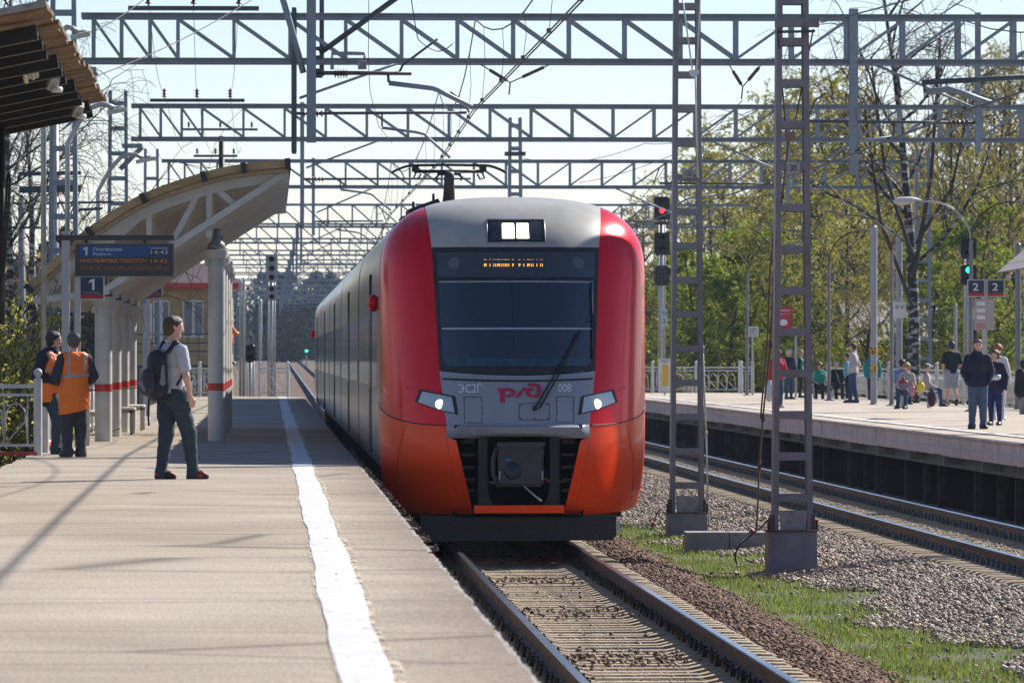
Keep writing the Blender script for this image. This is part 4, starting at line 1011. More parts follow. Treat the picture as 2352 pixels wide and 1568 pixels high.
b = B(); b.prism([(P(x_, y_, 82.2).x, P(x_, y_, 82.2).z) for x_, y_ in ((1802, 304), (1826, 302), (1826, 316), (1815, 325), (1803, 318))], 82.16, 82.24); b.ob('yoke_plate', M('pinkish_rust', (.22, .14, .12), .7, var=.2), s2, None)
for (a, c, lab) in ((1577, 1675, 'low grey concrete block between the two lattice mast bases, next to the grass'), (1677, 1762, 'low grey concrete block butting against the purple mast foundation')):
    p0, p1 = P(a, 1272, 91), P(c, 1222, 91); b = B(); b.box(((p0.x + p1.x) / 2, 91.4, (p0.z + p1.z) / 2 - .05), (p1.x - p0.x, .8, p1.z - p0.z + .1), taper=(.985, .98))
    tag(b.ob('concrete_block', M('weathered_block_concrete', (.27, .255, .26), .9, var=.22, scale=3.5, bump=.4, bscale=40), None, None), lab, 'block')
# earthing cables by the blocks
def cable(label, pts, r, name='earthing_cable'):
    t = thing(name, label, 'cable', pts[-1])
    cv = []
    for i in range(len(pts) - 1):
        p0 = Vector(pts[max(i - 1, 0)]); p1 = Vector(pts[i]); p2 = Vector(pts[i + 1]); p3 = Vector(pts[min(i + 2, len(pts) - 1)])
        for t_ in np.linspace(0, 1, 7)[:-1]:
            cv.append(.5 * ((2 * p1) + (p2 - p0) * t_ + (2 * p0 - 5 * p1 + 4 * p2 - p3) * t_ ** 2 + (3 * p1 - p0 - 3 * p2 + p3) * t_ ** 3))
    cv.append(Vector(pts[-1])); b = B(); b.tube(cv, r, 6); b.ob('cable_run', BLACK, t, 'all'); return t
c1 = cable('black cable with a red clamp looping down from the purple block', [P(1775, 1180, 84.5), P(1752, 1206, 84.4), P(1728, 1226, 84.4), P(1700, 1250, 84.4), P(1689, 1275, 84.4), P(1695, 1297, 84.4), P(1714, 1312, 84.3)], .012)
b = B(); b.tube([P(1722, 1217, 84.4), P(1731, 1222, 84.4)], .035, 8); b.ob('red_clamp', M('faded_red_clamp', (.35, .07, .05), .6, var=.2), c1, 'all')
c2 = cable('short black cable with a red clamp beside the farther mast base', [P(1530, 1178, 97.5), P(1515, 1170, 97.5), P(1505, 1190, 97.5), P(1497, 1207, 97.5), P(1491, 1232, 97.3)], .011)
b = B(); b.tube([P(1499, 1199, 97.5), P(1504, 1208, 97.5)], .034, 8); b.ob('red_clamp', M('faded_red_clamp', (.35, .07, .05), .6, var=.2), c2, 'all')
cable('thin dark cable lying over the grey gravel to the empty track', [G(1880, 1323, -.40), G(1990, 1330, -.36), G(2070, 1326, -.31), G(2140, 1317, -.26), G(2200, 1322, -.20)], .011)

# ------------------------------------------------------------------ overhead lines
def overhead(label, sup, zc, zm, xoff=0., both=True, rw=.010):
    """sup: list of (Y, X of contact wire)"""
    t = thing('overhead_line', label, 'overhead wire', (sup[1][1], sup[1][0], zc))
    con = []; mes = []
    for (y0, x0), (y1, x1) in zip(sup[:-1], sup[1:]):
        n_ = max(6, int((y1 - y0) / 3))
        for i in range(n_):
            u = i / n_; y = y0 + (y1 - y0) * u; x = x0 + (x1 - x0) * u
            con.append(Vector((x, y, zc + grade(y)))); mes.append(Vector((x * .9 + xoff * .1, y, zm - (zm - zc - .45) * 4 * u * (1 - u) * .85 + grade(y))))
    for dx in ((-.02, .02) if both else (0,)):
        b = B(); b.tube([p + Vector((dx, 0, 0)) for p in con], rw, 5); b.ob('contact_wire', WIRE, t, 'all')
    b = B(); b.tube(mes, rw, 5); b.ob('messenger_wire', WIRE, t, 'all')
    for i in range(1, len(con), 2):
        if con[i].y > 260 or (mes[i] - con[i]).length < .05: continue
        b = B(); b.tube([con[i], con[i].lerp(mes[i], .5) + Vector((.03, 0, 0)), mes[i]], .0038, 4); b.box(con[i] + Vector((0, 0, .03)), (.05, .03, .05)); b.ob('dropper', WIRE, t, None)
    return t
SP = [256, 300, 345, 392, 440, 490, 545, 605]
overhead('overhead wires above the train, touching its pantograph', [(20, 3.4), (58, 3.1), (88.3, 2.93), (112.4, 3.08), (152.7, 3.0), (195.6, 3.35)] + [(y, 3.18 + .2 * (-1) ** i) for i, y in enumerate(SP)], 5.90 + .09, 7.3, XC)
overhead('overhead wires above the empty track by the far platform', [(30, 9.8), (60, 10.2), (88.3, 10.02), (112.4, 10.25), (152.7, 9.9), (195.6, 10.2)] + [(y, 10.02 + .2 * (-1) ** i) for i, y in enumerate(SP)], 6.0, 7.3, XC2)
def wire(label, pts, r=.008, sag=0., cat='wire'):
    q = []
    for a, c in zip(pts[:-1], pts[1:]):
        a = Vector(a); c = Vector(c)
        for t in np.linspace(0, 1, 15)[:-1]: q.append(a.lerp(c, t) - Vector((0, 0, 4 * sag * t * (1 - t))))
    q.append(Vector(pts[-1])); b = B(); b.tube(q, r, 5); return tag(b.ob('overhead_wire', WIRE, None, 'all'), label, cat, 'single overhead wires')
for k_, x in enumerate((341, 445, 549)):
    p0 = P(x, 0, 112.4); p1 = P((378, 453, 529)[k_], 0, 152.7); zz = ZB + HB + .36
    tag(wire('thin feeder wire sagging between the insulators on the portal ends', [(p0.x - .3, 70, zz), (p0.x, 112.1, zz), (p1.x, 152.4, zz), (p1.x + .05, 195.6, zz - .1)], .006, .55), group='feeder wires')
wire('pair of slack wires anchored to the near lattice mast bracket', [P(2290, -60, 52), P(1885, 52, YM2 - .25)], .010, .02)
wire('dark wire crossing in front of the tall birch', [P(2250, -25, 70), P(1950, 150, 100), P(1775, 232, 130), P(1600, 300, 165)], .009, .05)
wire('thin wire slanting up from the rightmost insulator string', [P(1706, 230, 112.4), P(1560, 350, 150), P(1330, 420, 200)], .009, .1)
wire('slack jumper wire looping beside the messenger wire', [P(945, 0, 88), P(960, 90, 88.5), P(1005, 118, 89), P(1040, 100, 89)], .008, .03)
wire('thin wire falling past the number plate', [P(847, 0, 100), P(846, 140, 100), P(850, 210, 101), P(870, 290, 103), P(900, 328, 104)], .006, 0)
wire('long wire running down to the mast behind the train roof', [P(1772, 232, 112.4), P(1480, 330, 140), P(1200, 363, 167)], .008, .25)
wire('thin wire above the left canopy', [P(180, 190, 60), P(420, 90, 66), P(640, -40, 75)], .006, .02)
wire('upper thin wire above the left canopy', [P(220, 70, 60), P(330, 0, 66), P(400, -45, 70)], .006, .02)
# ------------------------------------------------------------------ arched canopy on the near platform
BEIGE = M('beige_painted_timber', (.44, .385, .32), .7, var=.12, scale=3, bump=.1, bscale=20)
TRUSSW = M('pale_truss_timber', (.56, .52, .475), .6, var=.1, scale=3, bump=.05, bscale=30)
BEIGE2 = M('beige_painted_board', (.56, .44, .30), .75, var=.2, scale=2.5, stretch=(2, .3, 2), bump=.12, bscale=25)
TAN = M('tan_plywood_edge', (.42, .27, .12), .6, var=.25, scale=2, stretch=(.4, 1, 3))
GREYW = M('warm_grey_paint', (.42, .405, .39), .55, var=.1, scale=3, bump=.05, bscale=30)
COLW = M('pale_column_paint', (.56, .545, .51), .5, var=.1, scale=2.5, bump=.06, bscale=40)
cn = thing('platform_canopy', 'arched timber platform canopy on round columns with red bands', 'canopy', (-1.75, 107, PZ))
YF, YBK = 96.6, 118.
arcpx = [(60, 655), (130, 588), (200, 524), (325, 446), (465, 396), (558, 376), (660, 366)]
arc = [(P(x, y, YF).x, P(x, y, YF).z) for x, y in arcpx]
def smooth(pts, n=6):
    out = []
    for i in range(len(pts) - 1):
        p0 = pts[max(i - 1, 0)]; p1 = pts[i]; p2 = pts[i + 1]; p3 = pts[min(i + 2, len(pts) - 1)]
        for t in np.linspace(0, 1, n + 1)[:-1]:
            out.append(tuple(.5 * (2 * p1[k] + (p2[k] - p0[k]) * t + (2 * p0[k] - 5 * p1[k] + 4 * p2[k] - p3[k]) * t ** 2 + (3 * p1[k] - p0[k] - 3 * p2[k] + p3[k]) * t ** 3) for k in (0, 1)))
    return out + [pts[-1]]
A = smooth(arc, 6)
def nrm2(i):
    a = Vector(A[max(i - 1, 0)]); c = Vector(A[min(i + 1, len(A) - 1)]); d = (c - a).normalized(); return Vector((-d.y, d.x))
def off(i, k): n_ = nrm2(i); return (A[i][0] + n_.x * k, A[i][1] + n_.y * k)
def strip(name, k0, k1, y0, y1, mat, parent, i0=0, i1=None):
    i1 = len(A) - 1 if i1 is None else i1; b = B(); rng = range(i0, i1 + 1); rows = []
    for yy, kk in ((y0, k0), (y0, k1), (y1, k1), (y1, k0), (y0, k0)): rows.append([(off(i, kk)[0], yy, off(i, kk)[1]) for i in rng])
    b.grid(rows)
    for i in (i0, i1): b.add([(off(i, k0)[0], y0, off(i, k0)[1]), (off(i, k1)[0], y0, off(i, k1)[1]), (off(i, k1)[0], y1, off(i, k1)[1]), (off(i, k0)[0], y1, off(i, k0)[1])], [(0, 1, 2, 3)])
    return b.ob(name, mat, parent, 40)
strip('roof_sheet', -.13, -.01, YF - .25, YBK, TAN, cn)
nA = len(A) - 1
for k, i in enumerate(range(0, nA, 3)):                      # boards of the underside, seams in between
    strip('soffit_board', -.20, -.135, YF, YBK - .1, BEIGE2, cn, i, min(i + 3, nA))
capi = [int(round(q)) for q in (0, 12, 18, 24, 30, 36)]
for i in capi:                                               # purlin ends, black
    x, z = off(i, -.075); d = nrm2(i); ang = math.atan2(d.x, d.y)
    b = B(); b.box((x, YF + 10.3, z), (.085, 21.4, .16), (0, ang, 0)); b.ob('purlin', BLACK, cn, None)
colY = (98., 104., 110., 116.); XCL, XCR = -2.65, -.85
trY = np.arange(98., 119.3, 1.5)
lo0, lo1 = P(245, 652, YF), P(656, 388, YF)
for k, Y in enumerate(trY):
    dy = Y - 98.0; yb = YF + .1 + dy
    tr = strip('bow_rafter', -.36, -.205, yb, yb + .12, TRUSSW, cn)
    def mp(a, c, w, nm='truss_web', yo=.02):
        q = B(); q.beam((a[0], yb + .06 + yo, a[1]), (c[0], yb + .06 + yo, c[1]), .09, w, up=(0, 1, 0)); return q.ob(nm, TRUSSW, tr, None)
    w_ = lambda x, y: (P(x, y, YF).x, P(x, y, YF).z)
    mp(w_(80, 690), w_(648, 408), .20, 'bottom_chord', -.02) if False else None
    q = B(); q.beam((w_(236, 668)[0], yb + .02, w_(236, 668)[1]), (w_(650, 402)[0], yb + .02, w_(650, 402)[1]), .10, .20, up=(0, 1, 0)); q.ob('bottom_chord', TRUSSW, tr, None)
    for a, c in (((480, 428), (480, 545)), ((342, 478), (342, 545)), ((458, 438), (382, 580)), ((490, 428), (545, 475)), ((330, 492), (270, 545)), ((260, 545), (225, 600))): mp(w_(*a), w_(*c), .115)
    q = B(); q.beam((w_(236, 668)[0] + .1, yb + .02, w_(236, 668)[1]), (w_(75, 690)[0], yb + .02, w_(75, 690)[1]), .10, .18, up=(0, 1, 0)); q.ob('eave_arm', TRUSSW, tr, None)
for Y in colY:
    for XCc, ztop in ((XCL, P(0, 690, 98).z), (XCR, P(0, 582, 98).z)):
        b = B(); b.lathe((XCc, Y, PZ), [(.138, 0), (.138, ztop - PZ)], 24); col = b.ob('column', COLW, cn, 35)
        zb_ = P(0, 897, 98).z if XCc > -1 else P(0, 899, 98).z
        b = B(); b.lathe((XCc, Y, zb_), [(.1405, 0), (.1405, .12)], 24); b.ob('red_band', RED, col, 35)
        b = B(); b.lathe((XCc, Y, ztop - .10), [(.145, 0), (.17, .02), (.185, .10), (.19, .14), (.19, .16), (.02, .17)], 20); b.ob('capital', COLW, col, 35)
        for q in range(8):
            t = q * math.pi / 4; b = B(); b.box((XCc + .16 * math.cos(t), Y + .16 * math.sin(t), ztop - .12), (.06, .02, .16), (0, 0, t)); b.ob('capital_fin', COLW, col, None)
        b = B(); b.lathe((XCc, Y, ztop + .06), [(.15, 0), (.13, .10), (.07, .16), (.05, .34)], 14); b.ob('bearing_shoe', M('green_grey_steel', (.22, .23, .2), .6, .2, var=.2), col, 'all')
# bench seats along the back columns
SLATW = M('white_bench_slat', (.62, .60, .56), .6, var=.12, scale=4)
def bench(label, loc, L, grp='canopy benches', w=.42, axis='Y', h=.45):
    t = thing('bench', label, 'bench', loc, grp); x, y, z = loc
    for k in range(4):
        o_ = -w / 2 + w * (k + .5) / 4; b = B()
        b.box((x + (o_ if axis == 'Y' else 0), y + (0 if axis == 'Y' else o_), z + h), (w / 4 - .012 if axis == 'Y' else L, L if axis == 'Y' else w / 4 - .012, .035)); b.ob('seat_slat', SLATW, t, None)
    for s in (-1, 1):
        e = s * (L / 2 - .2)
        for q in (-1, 1):
            b = B(); b.box((x + (q * w * .38 if axis == 'Y' else e), y + (e if axis == 'Y' else q * w * .38), z + h / 2 - .01), (.05, .05, h - .02)); b.ob('leg', GREYW, t, None)
        b = B(); b.box((x + (0 if axis == 'Y' else e), y + (e if axis == 'Y' else 0), z + h - .045), (w * .9 if axis == 'Y' else .05, .05 if axis == 'Y' else w * .9, .05)); b.ob('seat_bearer', GREYW, t, None)
    return t
bench('white slatted bench tucked behind the foremost back column', (-2.95, 101., PZ), 2.0)
bench('white slatted bench between the middle back columns', (-2.55, 107., PZ), 2.0)
bench('white slatted bench between the rearmost back columns', (-2.5, 113., PZ), 2.0)
# ------------------------------------------------------------------ near roof at the upper left
XE = P(244, 231, 66).x; ZE = P(244, 231, 66).z
rf = thing('station_roof', 'dark-beamed timber roof edge jutting in above the platform', 'roof', (XE - 4, 57, PZ))
WOOD = M('weathered_brown_boards', (.17, .095, .045), .8, var=.5, scale=2.2, stretch=(3, .5, 3), bump=.3, bscale=14)
TAR = M('black_tarred_beam', (.012, .011, .010), .6, var=.3, scale=5)
yn, yfar = 48.4, 66.; slope = -.20
nb = 24
for k in range(nb):
    x1 = XE; y0 = yn + (yfar - yn) * k / nb; y1 = yn + (yfar - yn) * (k + 1) / nb - .02
    b = B(); jz = random.uniform(-.012, .012); jx = random.uniform(-.03, .03)
    b.add([(x1 + jx, y0, ZE + jz), (x1 + jx, y1, ZE + jz), (x1 - 4.4, y1, ZE + jz + slope * 4.4), (x1 - 4.4, y0, ZE + jz + slope * 4.4),
           (x1 + jx, y0, ZE + jz + .04), (x1 + jx, y1, ZE + jz + .04), (x1 - 4.4, y1, ZE + jz + .04 + slope * 4.4), (x1 - 4.4, y0, ZE + jz + .04 + slope * 4.4)],
          [(0, 1, 2, 3), (4, 5, 6, 7), (0, 1, 5, 4), (1, 2, 6, 5), (2, 3, 7, 6), (3, 0, 4, 7)]); b.ob('roof_board', WOOD, rf, None)
b = B(); b.beam((XE + .0, yn - .05, ZE + .03), (XE - 4.4, yn - .05, ZE + .03 + slope * 4.4), .05, .14, up=(0, 1, 0)); b.ob('fascia_board', M('grey_fascia', (.30, .27, .25), .8, var=.3, scale=4), rf, None)
k = 0
for y in np.linspace(yn + 1.2, yfar - .3, 11):
    b = B(); xs_ = XE - .12 - .02 * (k % 3); b.beam((xs_, y, ZE - .11 + slope * .12), (XE - 4.4, y, ZE - .11 + slope * 4.4), .12, .16, up=(0, 1, 0)); b.ob('rafter', TAR, rf, None); k += 1
b = B(); b.tube([P(0, 300, 66.4), P(190, 255, 66.4)], .028, 6); b.tube([P(0, 283, 66.), P(190, 240, 66.)], .022, 6); b.ob('conduit', TAR, rf, 'all')
LAMPW = M('dull_white_lamp_body', (.50, .50, .47), .5, var=.15)
for (x0, y0, x1, y1, Y) in ((112, 172, 135, 205, 57), (172, 242, 188, 262, 63)):
    t = thing('floodlight', 'small %s floodlight clamped under the dark timber roof' % ('grey and white' if x0 < 150 else 'square white'), 'floodlight', P((x0 + x1) / 2, y0, Y), 'floodlights under the timber roof')
    a, c = P(x0, y0, Y), P(x1, y1, Y); m_ = (a + c) / 2
    b = B(); b.box(m_, (.10, .15, .13), (.5, .3, .2), taper=(.8, .8)); b.ob('lamp_body', LAMPW, t, None)
    b = B(); b.lathe(m_ + Vector((.03, -.05, -.10)), [(.05, 0), (.055, .03), (.05, .05)], 12); b.ob('lamp_glass', WHITE, t, 'all')
    b = B(); b.beam(m_, a + Vector((-.03, 0, .12)), .03, .05); b.ob('lamp_bracket', GALV, t, None)
tl = thing('tube_light', 'hanging twin-tube light fitting under the dark timber roof', 'light fitting', P(70, 140, 55))
for x0, x1, y0, y1, mt in ((62, 68, 118, 178, GALV), (70, 76, 115, 180, M('tube_glass', (.45, .45, .38), .3, var=.1)), (78, 84, 110, 176, GALV), (54, 60, 148, 188, M('yellowish_diffuser', (.55, .56, .38), .5, var=.1))):
    b = B(); b.tube([P(x0, y0, 55), P(x1, y1, 55.5)], .022, 8); b.ob('light_tube', mt, tl, 'all')
b = B(); b.beam(P(60, 112, 55), P(84, 106, 55), .06, .06); b.ob('fitting_bar', TAR, tl, None)
# dark pole and cable at the picture edge
t = thing('pole', 'dark pole with a thick looping cable under the timber roof', 'pole', (P(4, 0, 64).x, 64, PZ))
b = B(); b.tube([P(2, 745, 64), P(2, 290, 64)], .045, 10); b.ob('shaft', TAR, t, 'all')
b = B(); b.tube([P(2, 700, 63.9), P(10, 520, 63.9), P(16, 420, 63.9), P(20, 396, 63.9), P(24, 410, 63.9), P(20, 470, 63.9), P(8, 640, 63.9)], .014, 6); b.ob('cable', BLACK, t, 'all')
# ------------------------------------------------------------------ train information board
BROWNM = M('brown_grey_metal', (.055, .045, .045), .5, .2, var=.2)
YI = 85.
ib = thing('information_board', 'electronic train information board with blue header on a grey post', 'information board', (P(151, 0, YI).x, YI, PZ))
x0 = P(151, 0, YI).x; b = B(); b.box((x0, YI, (PZ + P(0, 531, YI).z) / 2), (.11, .11, P(0, 531, YI).z - PZ)); b.ob('post', GREYW, ib, None)
a, c = P(128, 540, YI), P(400, 552, YI); b = B(); b.bbox((a.x, YI - .07, c.z), (c.x, YI + .05, a.z)); b.ob('beam', BROWNM, ib, None)
b = B(); b.prism([(P(128, 552, YI).x, P(0, 552, YI).z), (P(142, 552, YI).x, P(0, 552, YI).z), (P(142, 566, YI).x, P(0, 566, YI).z)], YI - .04, YI + .03); b.prism([(P(161, 552, YI).x, P(0, 552, YI).z), (P(172, 552, YI).x, P(0, 552, YI).z), (P(161, 566, YI).x, P(0, 566, YI).z)], YI - .04, YI + .03); b.ob('gusset', BROWNM, ib, None)
for x in (198, 332): 
    b = B(); b.tube([P(x, 550, YI - .02), P(x, 563, YI - .02)], .02, 8); b.ob('hanger', BROWNM, ib, 'all')
a, c = P(173, 561, YI), P(399, 635, YI); b = B(); b.bbox((a.x, YI - .10, c.z), (c.x, YI + .08, a.z)); cas = b.ob('display_case', M('dark_display', (.022, .021, .022), .35, var=.15), ib, None)
b = B(); b.bbox((a.x - .005, YI - .105, a.z - .004), (c.x + .005, YI + .085, a.z + .012)); b.ob('case_lid', M('brown_lid', (.16, .11, .09), .5, var=.2), cas, None)
yf_ = YI - .10
a, c = P(184, 564, yf_), P(387, 590, yf_); b = B(); b.bbox((a.x, yf_ - .006, c.z), (c.x, yf_, a.z)); hd = b.ob('header_panel', M('blue_header', (.004, .055, .20), .4, var=.05), cas, None)
def tx(name, s, x, ybase, hpx, mat, parent, Y, wpx=None, **k):
    if s == '1':
        u = hpx; b = B(); b.prism([(P(x + a * u, 0, Y).x, P(0, ybase - c * u, Y).z) for a, c in ((.30, 0), (.52, 0), (.52, 1), (.34, 1), (.02, .78), (.02, .60), (.30, .76))], Y - .003, Y + .002); return b.ob(name, mat, parent, None)
    p = P(x, ybase, Y); sz = hpx * Y / FPX / .73
    o = text(name, s, sz, mat, (p.x, Y, p.z), parent, **k)
    if wpx:
        xs_ = [v.co.x for v in o.data.vertices]; w0 = max(xs_) - min(xs_); f = (wpx * Y / FPX) / w0; mn = min(xs_)
        for v in o.data.vertices: v.co.x = p.x + (v.co.x - mn) * f
    return o
SIGNW = M('pale_sign_lettering', (.62, .63, .64), .5, var=0)
LED = M('amber_led_text', (.60, .20, .02), .5, var=0, emit=.04)
tx('platform_number', '1', 191, 586, 19, SIGNW, hd, yf_ - .010, bold=.002)
tx('platform_word', 'Платoорма'.replace('oо', 'о'), 214, 576, 7.5, SIGNW, hd, yf_ - .010, 65)
a, c = P(245.0, 569, yf_), P(246.2, 578, yf_); b = B(); b.bbox((a.x, yf_ - .012, c.z), (c.x, yf_ - .008, a.z)); b.ob('letter_stem', SIGNW, hd, None)
tx('platform_word', 'Platform', 214, 586.5, 7, SIGNW, hd, yf_ - .010, 41)
a, c = P(345, 571.5, yf_), P(386, 585.5, yf_); b = B(); b.bbox((a.x, yf_ - .012, c.z), (c.x, yf_ - .006, a.z)); ck_ = b.ob('clock', BLACK, hd, None)
tx('clock_digits', '14:43', 347, 583.5, 9.5, SIGNW, ck_, yf_ - .016, 38)
a, c = P(346, 569.5, yf_), P(386, 571, yf_); b = B(); b.bbox((a.x, yf_ - .011, c.z), (c.x, yf_ - .006, a.z)); b.ob('clock_caption', SIGNW, hd, None)
try: MONO = bpy.data.fonts.load(bpy.utils.resource_path('LOCAL') + '/datafiles/fonts/DejaVuSansMono.woff2')
except Exception: MONO = None
MONO = None
tx('led_line', 'ННЕЛЬЯРВИ "ЛАСТОЧ', 184, 603, 9, LED, cas, yf_ - .006, 152)
tx('led_line', '14:42', 346, 603.5, 9, LED, cas, yf_ - .006, 38)
LED2 = M('dim_amber_led_text', (.34, .13, .02), .5, var=0, emit=.015)
tx('led_line', 'ОГОРСК, УШКОВО, РОЩИНО, ОП 63', 184, 620.5, 9, LED2, cas, yf_ - .006, 202)
# ------------------------------------------------------------------ platform number signs
def number_sign(label, s, x0, y0, x1, y1, Y, base, grp, post=True):
    a, c = P(x0, y0, Y), P(x1, y1, Y); px_ = P(base[0], 0, Y).x
    t = thing('platform_sign', label, 'sign', (px_, Y, PZ), grp)
    if post: b = B(); b.box((px_, Y + .03, (PZ + a.z) / 2), (.09, .06, a.z - PZ)); b.ob('post', GREYW, t, None)
    f_ = .02
    b = B(); b.bbox((a.x - f_, Y - .02, c.z - f_), (c.x + f_, Y + .03, a.z + f_)); fr_ = b.ob('sign_frame', GALV, t, None)
    zr = c.z + (a.z - c.z) * .19
    b = B(); b.bbox((a.x, Y - .026, zr), (c.x, Y - .02, a.z)); b.ob('sign_face', NAVY, fr_, None)
    b = B(); b.bbox((a.x, Y - .026, c.z), (c.x, Y - .02, zr - .002)); b.ob('red_stripe', M('crimson_stripe', (.36, .008, .03), .5, var=.05), fr_, None)
    h_ = y1 - y0; w_ = x1 - x0
    tx('sign_number', s, x0 + w_ * (.36 if s == '1' else .32), y0 + h_ * .60, h_ * .52, SIGNW, fr_, Y - .03, None if s == '1' else w_ * .36, bold=.001)
    tx('sign_caption', 'Платформа Platform', x0 + w_ * .14, y0 + h_ * .74, h_ * .05, SIGNW, fr_, Y - .03, w_ * .72)
    return t
number_sign('navy platform sign reading 1 below the information board', '1', 185, 636, 237, 686, 92., (178, 0), 'platform number signs')
number_sign('smaller navy platform sign reading 1 half hidden behind the canopy', '1', 338, 646, 371, 684, 140., (340, 0), 'platform number signs')
# timetable case further on
t = thing('timetable_case', 'white timetable case on a grey post behind the canopy columns', 'notice case', (P(335, 0, 150).x, 150, PZ))
a, c = P(334, 697, 150), P(348, 777, 150); b = B(); b.bbox((a.x, 149.96, c.z), (c.x, 150.04, a.z)); cs = b.ob('case', WHITEP, t, None)
b = B(); b.bbox((a.x + .03, 149.95, c.z + .05), (c.x - .01, 149.96, c.z + .16)); b.ob('red_footer', RED, cs, None)
b = B(); b.box((a.x - .03, 150, (PZ + a.z) / 2), (.06, .06, a.z - PZ)); b.ob('post', GREYW, t, None)
# ------------------------------------------------------------------ fences with ball-topped posts
FENCE = M('cream_fence_paint', (.56, .545, .52), .55, var=.12, scale=4)
def fence(label, p0, p1, n, h=1.05, zb=PZ, grp='cream railings', zpost=None, lean=0.):
    p0 = Vector(p0); p1 = Vector(p1); t = thing('railing', label, 'railing', p0, grp); d = (p1 - p0) / n; u = d.normalized()
    for i in range(n + 1):
        q = p0 + d * i; z0 = zpost if zpost is not None else zb
        b = B(); b.lathe((q.x, q.y, z0), [(.058, 0), (.058, zb + h - z0), (.03, zb + h + .01 - z0), (.03, zb + h + .035 - z0)], 14); po = b.ob('post', FENCE, t, 35)
        b = B(); b.ball((q.x, q.y, zb + h + .085), .06, 14, 10); b.ob('post_ball', FENCE, po, 'all')
    for i in range(n):
        a = p0 + d * i; c = a + d
        for z, r in ((h - .10, .028), (h - .22, .018), (.14, .018)):
            b = B(); b.beam((a.x, a.y, zb + z), (c.x, c.y, zb + z), r * 1.6, r * 2); b.ob('rail', FENCE, t, None)
        L = d.length; m = max(2, int(L / .36)); b = B()
        for k in range(m):
            s0 = .14 + (L - .28) * k / m; s1 = .14 + (L - .28) * (k + 1) / m; f = lambda s, z: a + u * s + Vector((0, 0, zb + z - a.z))
            b.tube([f(s0, .14), f(s0 + (s1 - s0) * .1, h - .45), f((s0 * .7 + s1 * .3), h - .36), f((s0 + s1) / 2, h - .33), f((s0 * .3 + s1 * .7), h - .36), f(s1 - (s1 - s0) * .1, h - .45), f(s1, .14)], .011, 5)
            b.tube([f(s0, .14), f(s0, h - .22)], .010, 5); b.tube([f(s0, .5), f(s1, .14)], .009, 5)
        b.ob('scrollwork', FENCE, t, 'all')
    return t
fc = fence('cream railing panel sticking out left of the platform, red bar below', (-3.18, 84.4, PZ), (-5.4, 84.4, PZ), 1, zpost=-.4)
b = B(); b.beam((-3.2, 84.36, PZ + .03), (-5.4, 84.36, PZ + .03), .06, .045); b.ob('red_bar', RED, fc, None)
fc = fence('cream railing along the platform edge behind the two workers', (-3.18, 87.0, PZ), (-3.18, 97.5, PZ), 5)
b = B(); b.beam((-3.18, 87, PZ + .1), (-3.18, 97.5, PZ + .1), .04, .05); b.ob('red_bar', RED, fc, None)
fence('cream railing behind the canopy columns', (-3.18, 97.6, PZ), (-3.18, 130., PZ), 14)
fence('cream railing closing off the far end of the near platform', (P(596, 905, 205).x, 205.5, PZ), (P(661, 905, 205).x, 205.5, PZ), 1)
fence('cream railing at the far end by the yellow hut', (-3.1, 205.8, PZ), (-1.6, 205.8, PZ), 2)
def board(label, x0, y0, x1, y1, Y, mat, depth=.02, name='sign_board', cat='sign', z0=None, group=None):
    a, c = P(x0, y0, Y), P(x1, y1, Y); b = B(); b.bbox((a.x, Y - depth, c.z if z0 is None else z0), (c.x, Y + depth, a.z)); return tag(b.ob(name, mat, None, None), label, cat, group)
board('leaning grey panel standing behind the worker in the orange vest', 330 * .57, 870, 206, 1025, 93.5, GREYW, .03, 'grey_panel', 'panel', PZ)
# ------------------------------------------------------------------ left background masts and poles
def insul_pole(label, x, Y, ztop, arms, r=.13, mat=None, zb=None):
    X = P(x, 0, Y).x; z0 = gz(X, Y) if zb is None else zb; t = thing('line_pole', label, 'pole', (X, Y, z0), 'poles left of the line'); b = B(); b.tube([(X, Y, z0), (X, Y, ztop)], [r, r * .75], 10); b.ob('shaft', mat or CONC, t, 'all')
    for (xa, xb_, py) in arms:
        z = P(0, py, Y).z; a, c = P(xa, 0, Y).x, P(xb_, 0, Y).x; b = B(); b.beam((a, Y - .1, z), (c, Y - .1, z), .07, .07); ar = b.ob('crossarm', STEEL_D, t, None)
        for k in range(3): insulator(a + (c - a) * (.08 + .42 * k), Y - .1, z + .04, ar, .2, .045)
    return t
insul_pole('concrete pole with two crossarms left of the canopy', 50, 170., P(0, 455, 170).z, ((8, 110, 523), (28, 75, 467)))
insul_pole('black timber pole with crossarm and insulators above the arched canopy', 509, 190., P(0, 312, 190).z, ((420, 592, 297), (445, 545, 358)), .12, TAR)
t = thing('relay_mast', 'steel mast with wide dark crossarms behind the information board', 'mast', (P(130, 0, 120).x, 120, -.3))
for (xa, xb_, py, h_) in ((43, 186, 400, .07), (44, 186, 436, .12), (108, 262, 467, .04), (180, 235, 482, .05)):
    b = B(); b.beam(P(xa, py, 113.), P(xb_, py - 3, 113.), .10, h_); b.ob('crossarm', STEEL_D, t, None)
b = B(); b.tube([(P(127, 0, 113).x, 113, -.3), (P(127, 0, 113).x, 113, P(0, 232, 113).z)], .06, 10); b.ob('shaft', GALV, t, 'all')
